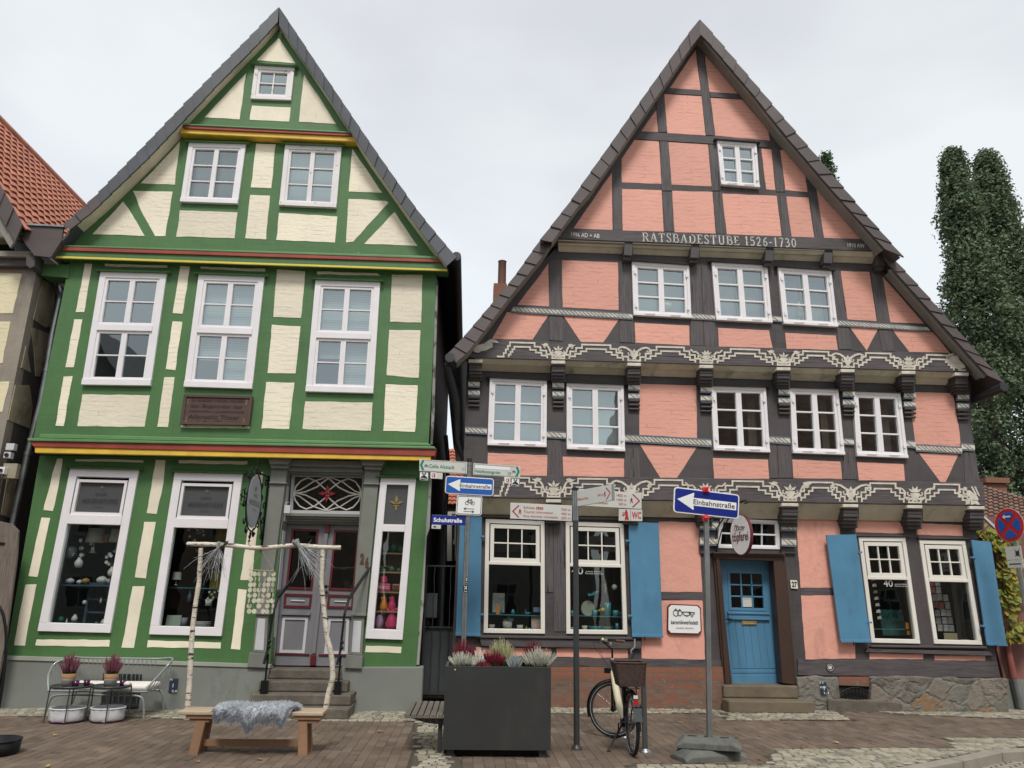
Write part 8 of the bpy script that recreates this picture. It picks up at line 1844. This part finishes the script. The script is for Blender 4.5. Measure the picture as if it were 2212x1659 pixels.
# vine
vn=thing('climbing_vine',(P(2160,1300,.6).x,.6,0),'yellowing climbing vine trailing over the garden wall beside the traffic sign','vine')
rr=random.Random(8); mb=MB(); st=MB()
paths=[[(2108,1150),(2130,1146),(2150,1156),(2170,1158),(2192,1168)],[(2140,1160),(2158,1180),(2164,1210),(2170,1250),(2176,1290),(2180,1330),(2183,1372)],[(2150,1165),(2172,1185),(2186,1200),(2196,1230),(2190,1265),(2194,1300)],[(2176,1368),(2190,1372),(2206,1366),(2222,1360)],[(2160,1240),(2166,1262),(2160,1290),(2170,1310)]]
for pi,pth in enumerate(paths):
    pts=smooth3([tuple(P(x,y,.55)) for x,y in pth],4); st.tube(pts,.008,5)
    dens=52 if pi in (0,1) else 40
    for i in range(dens*len(pth)//3):
        k=rr.uniform(0,len(pts)-1.01); p=pts[int(k)].lerp(pts[int(k)+1],k-int(k))+Vector((rr.gauss(0,.07),rr.uniform(-.18,.08),rr.gauss(0,.09)-.02))
        n=Vector((rr.gauss(0,.5),-1,rr.gauss(.5,.4))).normalized(); u=n.orthogonal().normalized(); v=n.cross(u); a=rr.uniform(0,6.283); u,v=u*math.cos(a)+v*math.sin(a),v*math.cos(a)-u*math.sin(a); l=rr.uniform(.045,.085)
        mb.add([p+u*l*math.cos(t)*q+v*l*math.sin(t)*q for t,q in ((0,1.1),(.6,.6),(1.2,1),(2.0,.65),(2.7,.9),(3.6,.75),(4.3,1),(5.1,.65),(5.6,.95))],[list(range(9))])
mb.build('leaves',m_vine,vn,recalc=False); st.build('stems',m_bark,vn)
# ================================================================== GOODS IN THE SHOP WINDOWS
m_tq=M('turquoise_glaze',(.06,.30,.32),.2,var=.15); m_shade=M('pale_lamp_shade',(.62,.58,.48),.8); m_pinkg=M('hot_pink_plastic',(.75,.06,.18),.35); m_org=M('orange_plastic',(.80,.28,.03),.35); m_lil=M('lilac_glass',(.48,.25,.42),.25)
m_grn=M('green_glass',(.05,.22,.13),.1); m_bluec=M('blue_grey_cabinet',(.06,.10,.14),.6); m_mus=M('mustard_cloth',(.42,.29,.04),.9); m_shelf=M('pale_shelf_wood',(.42,.27,.12),.6); m_card=M('printed_card',(.55,.52,.45),.8,var=.3,vs=25); m_yelb=M('yellow_bird',(.65,.45,.05),.4)
def prof(nm,x,y,Y,pr_,k,mat,lab,cat,n=18,hgt=None):
    c=P(x,y,Y); mb=MB(); mb.lathe(c,[(max(r,.001)*k,z*k) for r,z in pr_],n); return mb.build(nm,mat,at=c,label=lab,cat=cat,recalc=False)
VASE=[(0,0),(.5,0),(.75,.4),(.8,.9),(.55,1.4),(.3,1.7),(.38,1.9),(.3,1.88)]; BOWL=[(0,0),(.4,0),(.5,.1),(1,.7),(.96,.7),(.45,.12)]; MUG=[(0,0),(.5,0),(.55,1),(.5,1),(.46,.05)]; BALL=[(.001,0),(.5,.1),(.87,.5),(1,1),(.87,1.5),(.5,1.87),(.001,2)]; SHADE=[(.85,0),(.72,1.35)]; BOT=[(0,0),(.4,0),(.42,1.2),(.2,1.6),(.16,2.2),(.18,2.25)]
def lamp(x,y,Y,k,lab,mat=None,stem=.5):
    c=P(x,y,Y); t=thing('table_lamp',c,lab,'lamp'); mb=MB(); mb.lathe(c,[(r*k,z*k) for r,z in SHADE],20); mb.build('lamp_shade',mat or m_shade,t,recalc=False); mb=MB(); mb.lathe(c-Vector((0,0,stem*k*2)),[(.001,0),(.35*k,0),(.3*k,.08*k),(.07*k,.3*k),(.06*k,stem*2*k+.3*k)],12); mb.build('lamp_base',m_pk,t)
def shelf(q,Y,D,lab,mat=None,nm='display_shelf',th=.025):
    a,b=P(*q[0],Y),P(*q[1],Y); mb=MB(); mb.prism([a,b,b-Vector((0,0,th)),a-Vector((0,0,th))],(0,D,0)); mb.build(nm,mat or m_shelf,at=a,label=lab,cat='shelf')
def card(nm,x,y,w,h,Y,mat,lab,cat,tilt=.15):
    c=P(x,y,Y); W=(P(x+w,y,Y)-c).length; H=(P(x,y+h,Y)-c).length; mb=MB(); mb.prism([c+Vector((-W/2,0,-H/2)),c+Vector((W/2,0,-H/2)),c+Vector((W/2,tilt*H,H/2)),c+Vector((-W/2,tilt*H,H/2))],(0,.012,0)); return mb.build(nm,mat,at=c,label=lab,cat=cat)
def flowers(x,y,Y,lab,s=.12,pot=True,seed=1):
    c=P(x,y,Y); t=thing('white_orchid',c,lab,'flower'); rr=random.Random(seed); mb=MB(); st=MB()
    for i in range(9):
        e=c+Vector((rr.gauss(0,s*.7),rr.gauss(0,.04),rr.uniform(.3,2.1)*s)); st.tube([c,c.lerp(e,.6)+Vector((0,0,s*.3)),e],.003,4)
        for k in range(5): a=k*1.256; d=Vector((math.cos(a),-.2,math.sin(a)))*s*.26; n=Vector((-d.z,0,d.x))*.45; mb.quad([e,e+d*.5+n,e+d,e+d*.5-n])
    mb.build('petals',m_pk,t,recalc=False); st.build('stems',m_hg,t)
    if pot: mb=MB(); mb.lathe(c-Vector((0,0,s*1.1)),[(r*s*.6,z*s*.6) for r,z in VASE],14); mb.build('vase',m_pk,t,recalc=False)
Yw=YG0+.28
lamp(204,1172,Yw+.15,.17,'pale lamp shade, left of the two in the first green shop window'); lamp(253,1172,Yw+.15,.16,'pale lamp shade at the right edge of the first green shop window')
card('book',226,1163,14,18,Yw+.15,M('peach_book',(.50,.24,.14),.7),'peach coloured book between the two lamp shades','book')
prof('round_vase',149,1207,Yw,BALL,.11,m_frost if False else M('smoky_glass',(.16,.18,.18),.15),'smoky round vase at the left of the first green shop window','vase')
flowers(172,1205,Yw,'white orchids in the middle of the first green shop window',.14,True,1); flowers(243,1225,Yw-.05,'white orchids in a white vase at the right of the first green shop window',.13,True,2)
shelf([(128,1262),(262,1264)],Yw-.04,.5,'dark display shelf across the first green shop window carrying pumpkins',m_bluec)
for i,(x,r,mt,l) in enumerate(((150,.07,m_pk,'white pumpkin, leftmost on the display shelf'),(171,.05,m_pk,'small white pumpkin, second from the left on the display shelf'),(184,.07,M('golden_pumpkin',(.40,.26,.06),.5),'golden pumpkin in the middle of the display shelf'),(219,.09,m_pk,'largest white pumpkin, right half of the display shelf'),(239,.07,m_pk,'white pumpkin at the right end of the display shelf'))): c=P(x,1262,Yw+.06); pumpkin(c.x,c.y,c.z,r,mt,l)
t=thing('display_cabinet',P(200,1340,Yw+.3),'blue-grey open display cabinet standing in the first green shop window','cabinet'); mb=MB()
for q in ([(192,1262),(197,1262),(183,1350),(177,1350)],[(232,1264),(238,1264),(232,1350),(226,1350)],[(192,1258),(238,1260),(238,1266),(192,1264)],[(187,1292),(235,1294),(235,1298),(187,1296)],[(183,1320),(232,1322),(232,1326),(183,1324)]): px(mb,q,Yw+.2,Yw+.5)
mb.build('cabinet_frame',m_bluec,t)
for i,(x,y,k,mt) in enumerate(((160,1343,.06,m_pk),(182,1306,.035,m_pk),(217,1303,.04,m_shade),(208,1350,.05,m_grn),(222,1350,.05,m_pk),(130,1345,.05,m_grn),(143,1348,.04,m_pk))): prof('small_ornament',x,y,Yw+.05,(VASE,BALL,BOT,MUG)[i%4],k,mt,['small white ornament at the lower left of the first green shop window','tiny white ball ornament beside the cabinet','tiny pale bottle on the cabinet shelf','green mug at the cabinet foot','white vase ornament at the cabinet foot','green ball at the far left sill','small white bottle at the left sill'][i],'ornament')
# window 2
flowers(421,1165,Yw,'white flowers in a white pot at the top of the second green shop window',.10,True,3); card('hanging_cloth',480,1146,26,42,Yw+.35,m_mus,'mustard cloth hanging at the upper right of the second green shop window','cloth',0)
card('mustard_panel',470,1262,34,60,Yw+.4,m_mus,'mustard yellow panel in the right half of the second green shop window','panel',0)
lamp(381,1252,Yw+.1,.09,'small white lamp at the left of the second green shop window'); shelf([(345,1268),(485,1271)],Yw+.1,.3,'narrow glass shelf across the second green shop window',m_tq,th=.012)
card('framed_print',374,1341,32,24,Yw-.02,M('pale_green_print',(.40,.45,.38),.6),'pale framed print leaning at the lower left of the second green shop window','picture'); prof('grey_vase',396,1354,Yw,[(0,0),(.5,0),(.62,1.6),(.55,1.6)],.09,M('grey_ceramic',(.22,.24,.23),.5),'grey cylindrical vase beside the framed print','vase')
for k in range(3): prof('plate',436,1353-k*3.5,Yw,[(0,0),(.8,0),(1.2,.16),(1.18,.2),(.75,.05)],.12,m_pk,['lowest white plate of the stack of three','middle white plate of the stack of three','topmost white plate of the stack of three'][k],'plate')
prof('mug',450,1308,Yw,MUG,.10,m_pk,'wide white cup in the second green shop window','cup'); flowers(461,1298,Yw,'white pompon flowers above the cup in the second green shop window',.08,False,5)
prof('bottle',408,1300,Yw+.1,BOT,.08,m_bluec,'dark blue bottle in the second green shop window','bottle'); card('wooden_rack',378,1290,26,50,Yw+.45,M('dark_red_rack',(.07,.03,.025),.7),'dark brown slatted rack at the left of the second green shop window','rack',0)
# window 3
Y3=YG0+.2
for i,(y,x0_,x1_) in enumerate(((1193,814,873),(1234,810,870),(1277,814,868),(1319,810,864),(1362,806,862))): shelf([(x0_,y),(x1_,y+1.5)],Y3,.3,['topmost','second','third','fourth','lowest'][i]+' pale wooden shelf of the narrow green shop window')
mb=MB(); px(mb,[(816,1125),(872,1126),(872,1192),(812,1190)],Y3+.32,Y3+.34); px(mb,[(812,1196),(870,1197),(862,1362),(800,1360)],Y3+.32,Y3+.34); c=P(840,1250,Y3+.33); mb.build('back_board',M('tan_back_board',(.22,.15,.07),.8,var=.25),at=c,label='tan back board behind the shelves of the narrow shop window',cat='board')
for i,(x,y,k) in enumerate(((829,1193,.035),(850,1193,.075),(866,1194,.06),(826,1234,.035),(846,1235,.045),(861,1235,.03))): prof('glass_bowl',x,y,Y3+.1,BALL,k,m_grn,'green glass ball vase on the upper shelves of the narrow shop window','vase')['group']='green glass balls on the upper shelves'
lamp(829,1258,Y3+.08,.075,'small hot pink lamp in the narrow shop window',m_pinkg,.35)
c=P(829,1267,Y3+.02); t=thing('pink_box',c,'bright pink lettered metal box on the third shelf','box'); mb=MB(); px(mb,[(815,1260),(843,1261),(843,1277),(815,1276)],Y3+.02,Y3+.15); bx_=mb.build('box_body',m_pinkg,t,bevel=.01); mb=MB(); textp(mb,'PROSECCO',(817,1271),(841,1272),6,Y3+.015,bold=.02); mb.build('box_lettering',m_swhite,bx_,recalc=False)
c=P(857,1268,Y3+.08); mb=MB(); px(mb,[(846,1261),(868,1262),(868,1277),(846,1276)],Y3+.03,Y3+.12); mb.build('retro_radio',M('brown_radio',(.20,.07,.03),.4),at=c,bevel=.02,label='small brown retro radio beside the pink lettered box',cat='radio')
def squirrel(x,y,k,mat,lab):
    c=P(x,y,Y3+.08); t=thing('squirrel_figurine',c,lab,'figurine'); mb=MB(); mb.lathe(c,[(.001,0),(.30*k,.02*k),(.36*k,.3*k),(.28*k,.65*k),(.20*k,.85*k),(.22*k,1.0*k),(.18*k,1.2*k),(.001,1.32*k)],14)
    mb.tube(smooth3([tuple(c+Vector((.25*k,0,.12*k))),tuple(c+Vector((.62*k,0,.15*k))),tuple(c+Vector((.78*k,0,.5*k))),tuple(c+Vector((.62*k,0,.85*k))),tuple(c+Vector((.75*k,0,1.1*k)))],3),[.08*k,.10*k,.12*k,.14*k,.15*k,.16*k,.17*k,.17*k,.16*k,.14*k,.11*k,.07*k,.03*k],8)
    mb.lathe(c+Vector((-.12*k,0,1.25*k)),[(.06*k,0),(.045*k,.1*k),(.001,.2*k)],6); mb.lathe(c+Vector((.10*k,0,1.25*k)),[(.06*k,0),(.045*k,.1*k),(.001,.2*k)],6); mb.sphere(c+Vector((-.2*k,-.1*k,1.05*k)),.10*k,6); mb.build('body',mat,t,recalc=False)
squirrel(828,1319,.19,m_org,'orange squirrel figurine on the fourth shelf'); squirrel(846,1319,.19,m_pinkg,'smaller pink squirrel figurine beside the orange one'); squirrel(845,1362,.30,m_pinkg,'largest pink squirrel figurine on the lowest shelf'); prof('lilac_vase',818,1362,Y3+.08,[(0,0),(.6,0),(.68,1.2),(.5,2.0),(.3,2.4)],.11,m_lil,'lilac vase on the lowest shelf beside the largest squirrel','vase')
# pottery windows of the pink house
YQ=YP0+.2
shelf([(1052,1326),(1172,1330)],YQ,.3,'thin glass shelf low in the left pottery window',m_tq,th=.012); shelf([(1228,1329),(1348,1332)],YQ,.3,'thin glass shelf low in the pottery window behind the fingerpost',m_tq,th=.012)
shelf([(1046,1362),(1176,1364)],YQ-.02,.5,'window board of the left pottery window',m_room); shelf([(1226,1363),(1352,1365)],YQ-.02,.5,'window board of the pottery window behind the fingerpost',m_room)
card('white_poster',1077,1302,26,42,YQ+.25,m_card,'pale poster standing at the left of the left pottery window','poster',0); card('orange_card',1076,1318,8,18,YQ+.1,m_org,'orange card in front of the pale poster','card'); card('blue_card',1160,1317,15,10,YQ+.05,M('blue_card',(.12,.20,.30),.6),'small blue picture card at the right of the left pottery window','card'); card('red_white_card',1158,1345,20,30,YQ+.02,M('red_white_card',(.55,.38,.32),.6,var=.3,vs=15),'red and white card at the lower right of the left pottery window','card')
for i,(x,y,pr_,k,mt,l) in enumerate(((1083,1326,BOT,.05,m_tq,'turquoise bottle in the left pottery window, left one'),(1108,1327,VASE,.045,m_tq,'dark turquoise vase in the middle of the left pottery window'),(1135,1328,BOT,.045,m_bluec,'dark blue bottle on the glass shelf of the left pottery window'),(1140,1328,BOWL,.06,m_tq,'turquoise bowl on the glass shelf of the left pottery window'),
  (1062,1362,MUG,.10,m_card,'speckled square pot at the lower left of the left pottery window'),(1096,1362,MUG,.15,m_card,'wide speckled planter pot low in the left pottery window'),(1123,1363,MUG,.10,m_shade,'cream pot right of the speckled planter pot'),(1137,1362,BOT,.035,m_yelb,'thin yellow bottle in the left pottery window'),(1143,1364,MUG,.06,m_tq,'small turquoise cup on the left window board'))): prof('pottery',x,y,YQ+.08,pr_,k,mt,l,'pottery')
t=thing('green_plant',P(1098,1352,YQ+.1),'leafy plant in the speckled planter pot','plant'); b_,g_=heather(P(1098,1352,YQ+.08).x,YQ+.08,P(1098,1350,YQ+.08).z,.13,.14,None,40,77); b_.build('leaves',m_silver,t,recalc=False)
c=P(1270,1314,YQ+.1); mb=MB(); mb.prism([c+Vector((.118*math.cos(k*.2618),0,.13*math.sin(k*.2618))) for k in range(24)],(0,.02,0)); mb.build('round_plate',M('stone_plate',(.42,.42,.32),.4),at=c,label='round pale plate standing upright behind the fingerpost',cat='plate')
for i,(x,y,pr_,k,mt,l) in enumerate(((1285,1329,MUG,.09,m_tq,'turquoise cup left of the yellow bird'),(1313,1330,[(0,0),(.5,0),(.55,2),(.5,2)],.11,m_tq,'tall turquoise vase right of the yellow bird'),(1330,1331,MUG,.10,m_tq,'turquoise beaker right of the tall turquoise vase'),(1342,1331,MUG,.07,m_bluec,'dark beaker at the right end of the glass shelf'),(1236,1329,MUG,.08,m_tq,'turquoise cup left of the fingerpost pole'),
  (1263,1363,MUG,.09,m_shade,'beige beaker on the window board behind the pole'),(1285,1364,BOWL,.13,m_tq,'wide turquoise bowl on the window board'),(1238,1363,BOWL,.09,m_shade,'beige bowl at the left end of the window board'),(1312,1364,BOWL,.12,m_grn,'green bowl at the right of the window board'),(1333,1364,[(0,0),(.4,0),(.42,2),(.38,2)],.07,m_tq,'slim turquoise cylinder at the right of the window board'))): prof('pottery',x,y,YQ+.08,pr_,k,mt,l,'pottery')
mb=MB(); c=P(1302,1318,YQ+.1); mb.lathe(c,[(.001,-.03),(.05,0),(.03,.03),(.001,.05)],8); mb.add([c+Vector((-.13,0,-.02)),c+Vector((.02,0,.05)),c+Vector((.03,0,-.01))],[[0,1,2]]); mb.build('yellow_bird',m_yelb,at=c,label='yellow ceramic bird on the glass shelf',cat='ornament')
for x,y,mt,l in ((1302,1283,m_tq,'turquoise fish mobile hanging in the pottery window'),(1327,1268,m_shade,'white hanging ball ornament in the pottery window'),(1307,1270,M('gold_seahorse',(.35,.28,.12),.5),'pale seahorse hanging in the pottery window')):
    c=P(x-(20 if 'fish' in l else 0),y,YQ); mb=MB(); 
    if 'fish' in l: mb.prism([c+Vector((-.09,0,-.04)),c+Vector((0,0,-.02)),c+Vector((.12,0,.05)),c+Vector((.03,0,.05)),c+Vector((-.04,0,.0)),c+Vector((-.10,0,.01))],(0,.01,0))
    elif 'sea' in l: mb.tube(smooth3([tuple(c+Vector((.02,0,.08))),tuple(c+Vector((-.01,0,.04))),tuple(c+Vector((.01,0,0))),tuple(c+Vector((0,0,-.08))),tuple(c+Vector((.02,0,-.1)))],3),[.012,.016,.02,.02,.02,.02,.018,.016,.014,.01,.008,.006,.004],6)
    else: mb.sphere(c,.05,8)
    mb.tube([c+Vector((0,.002,0)),c+Vector((0,.002,.5))],.001,3); mb.build('hanging_ornament',mt,at=c,label=l,cat='ornament',recalc=False)
# window 40 and corner window
card('teal_cushion',1931,1345,52,56,YQ+.3,M('teal_cushion',(.04,.14,.12),.9,var=.3,vs=10),'teal cushion leaning in the window marked 40','cushion'); card('orange_leaflet',1962,1352,10,14,YQ-.03,m_org,'orange leaflet upper of two at the right of the window marked 40','leaflet',0); card('orange_leaflet',1965,1367,10,9,YQ-.03,m_org,'orange leaflet lower of two at the right of the window marked 40','leaflet',0)
shelf([(1884,1358),(1960,1359)],YQ,.2,'thin glass shelf in the window marked 40',m_tq,th=.01); card('pale_curtain_strip',1966,1290,20,200,YQ+.1,M('grey_wall_strip',(.26,.26,.22),.9),'grey curtain strip at the right side of the window marked 40','curtain',0)
rr=random.Random(2)
for i in range(7): c=P(1887+i*2.2,1254+i*14,YQ); mb=MB(); mb.prism([c+Vector((-.04,0,0)),c+Vector((.04,0,.01)),c+Vector((.03,0,.06)),c+Vector((-.03,0,.05))],(0,.006,0)); mb.build('hanging_card',m_pk if i%2 else m_card,at=c,label='small white card hanging in a vertical string in the window marked 40',cat='card',group='cards on a string in the window marked 40')
for r in range(7):
    for c_ in range(3):
        if c_==2 and r in(0,1): continue
        x=2012+c_*12.5+r*3.1+rr.uniform(-1,1); y=1258+r*16.5+rr.uniform(-1,1); g=rr.uniform(.10,.42)
        card('postcard',x,y,10.5,14,YQ+.15,M('postcard_print',(g,g*.95,g*.9) if rr.random()>.2 else (.30,.08,.07),.6,var=.4,vs=18),'grey picture postcard pinned up in the corner shop window','postcard',0)['group']='postcards in the corner shop window'
card('cardboard_box',2054,1376,29,17,YQ+.0,M('tan_box',(.42,.34,.20),.8),'tan box on the sill of the corner shop window','box',0); card('pale_wall_panel',2085,1330,42,150,YQ+.35,M('olive_grey_curtain',(.23,.21,.15),.9,st=(10,1,1),vs=2),'olive grey curtain in the right half of the corner shop window','curtain',0)
card('paper_stack',2086,1384,18,6,YQ-.0,m_card,'low stack of pale papers on the corner window sill','papers',0)
c=P(1440,672,YP2+.12); mb=MB(); mb.lathe(c,[(.001,0),(.05,0),(.03,.04),(.12,.07),(.10,.15),(.04,.18),(.001,.185)],16); mb.build('white_lamp',m_pk,at=c,label='round white table lamp on the sill of the leftmost attic casement',cat='lamp',recalc=False)
c=P(1728,683,YP2+.12); mb=MB(); mb.lathe(c,[(.001,0),(.09,.0),(.05,.12),(.07,.12),(.03,.24),(.001,.32)],8); mb.build('tree_ornament',m_pk,at=c,label='small white tree ornament on the sill of the rightmost attic casement',cat='ornament',recalc=False)
# ------------------------------------------------------------------ world and sun
w=bpy.data.worlds.new('World'); S.world=w; w.use_nodes=True; nt=w.node_tree; bg=nt.nodes['Background']
sky=nt.nodes.new('ShaderNodeTexSky'); sky.sky_type='NISHITA'; sky.sun_disc=False; sky.sun_elevation=math.radians(54); sky.sun_rotation=math.radians(181)
bg.inputs['Strength'].default_value=.02; nt.links.new(sky.outputs[0],bg.inputs['Color'])
b2=nt.nodes.new('ShaderNodeBackground'); tc=nt.nodes.new('ShaderNodeTexCoord'); mp=nt.nodes.new('ShaderNodeMapping'); mp.inputs['Scale'].default_value=(1,1,2.2)
nt.links.new(tc.outputs['Generated'],mp.inputs['Vector'])
n=nt.nodes.new('ShaderNodeTexNoise'); n.inputs['Scale'].default_value=1.7; n.inputs['Detail'].default_value=5; n.inputs['Roughness'].default_value=.45; nt.links.new(mp.outputs[0],n.inputs['Vector'])
r=nt.nodes.new('ShaderNodeValToRGB'); r.color_ramp.elements[0].position=.40; r.color_ramp.elements[0].color=(.71,.715,.735,1); r.color_ramp.elements[1].position=.60; r.color_ramp.elements[1].color=(.87,.90,.89,1)
nt.links.new(n.outputs['Fac'],r.inputs[0]); nt.links.new(r.outputs[0],b2.inputs['Color']); b2.inputs['Strength'].default_value=.585
ad=nt.nodes.new('ShaderNodeAddShader'); nt.links.new(bg.outputs[0],ad.inputs[0]); nt.links.new(b2.outputs[0],ad.inputs[1]); nt.links.new(ad.outputs[0],nt.nodes['World Output'].inputs['Surface'])
sl=bpy.data.lights.new('sun','SUN'); sl.energy=1.5; sl.angle=math.radians(14); sl.color=(1,.97,.92); so=bpy.data.objects.new('sun',sl); COL.objects.link(so)
az=math.radians(181); el=math.radians(54)   # light comes from behind the camera, high up
sd=Vector((math.sin(az)*math.cos(el),math.cos(az)*math.cos(el),math.sin(el))); so.rotation_euler=sd.to_track_quat('Z','Y').to_euler(); so.location=(0,-20,30)
S.view_settings.view_transform='Standard'; S.view_settings.look='None'; S.view_settings.exposure=.68; S.view_settings.gamma=1
S.cycles.max_bounces=6; S.cycles.transparent_max_bounces=12; S.cycles.use_denoising=True
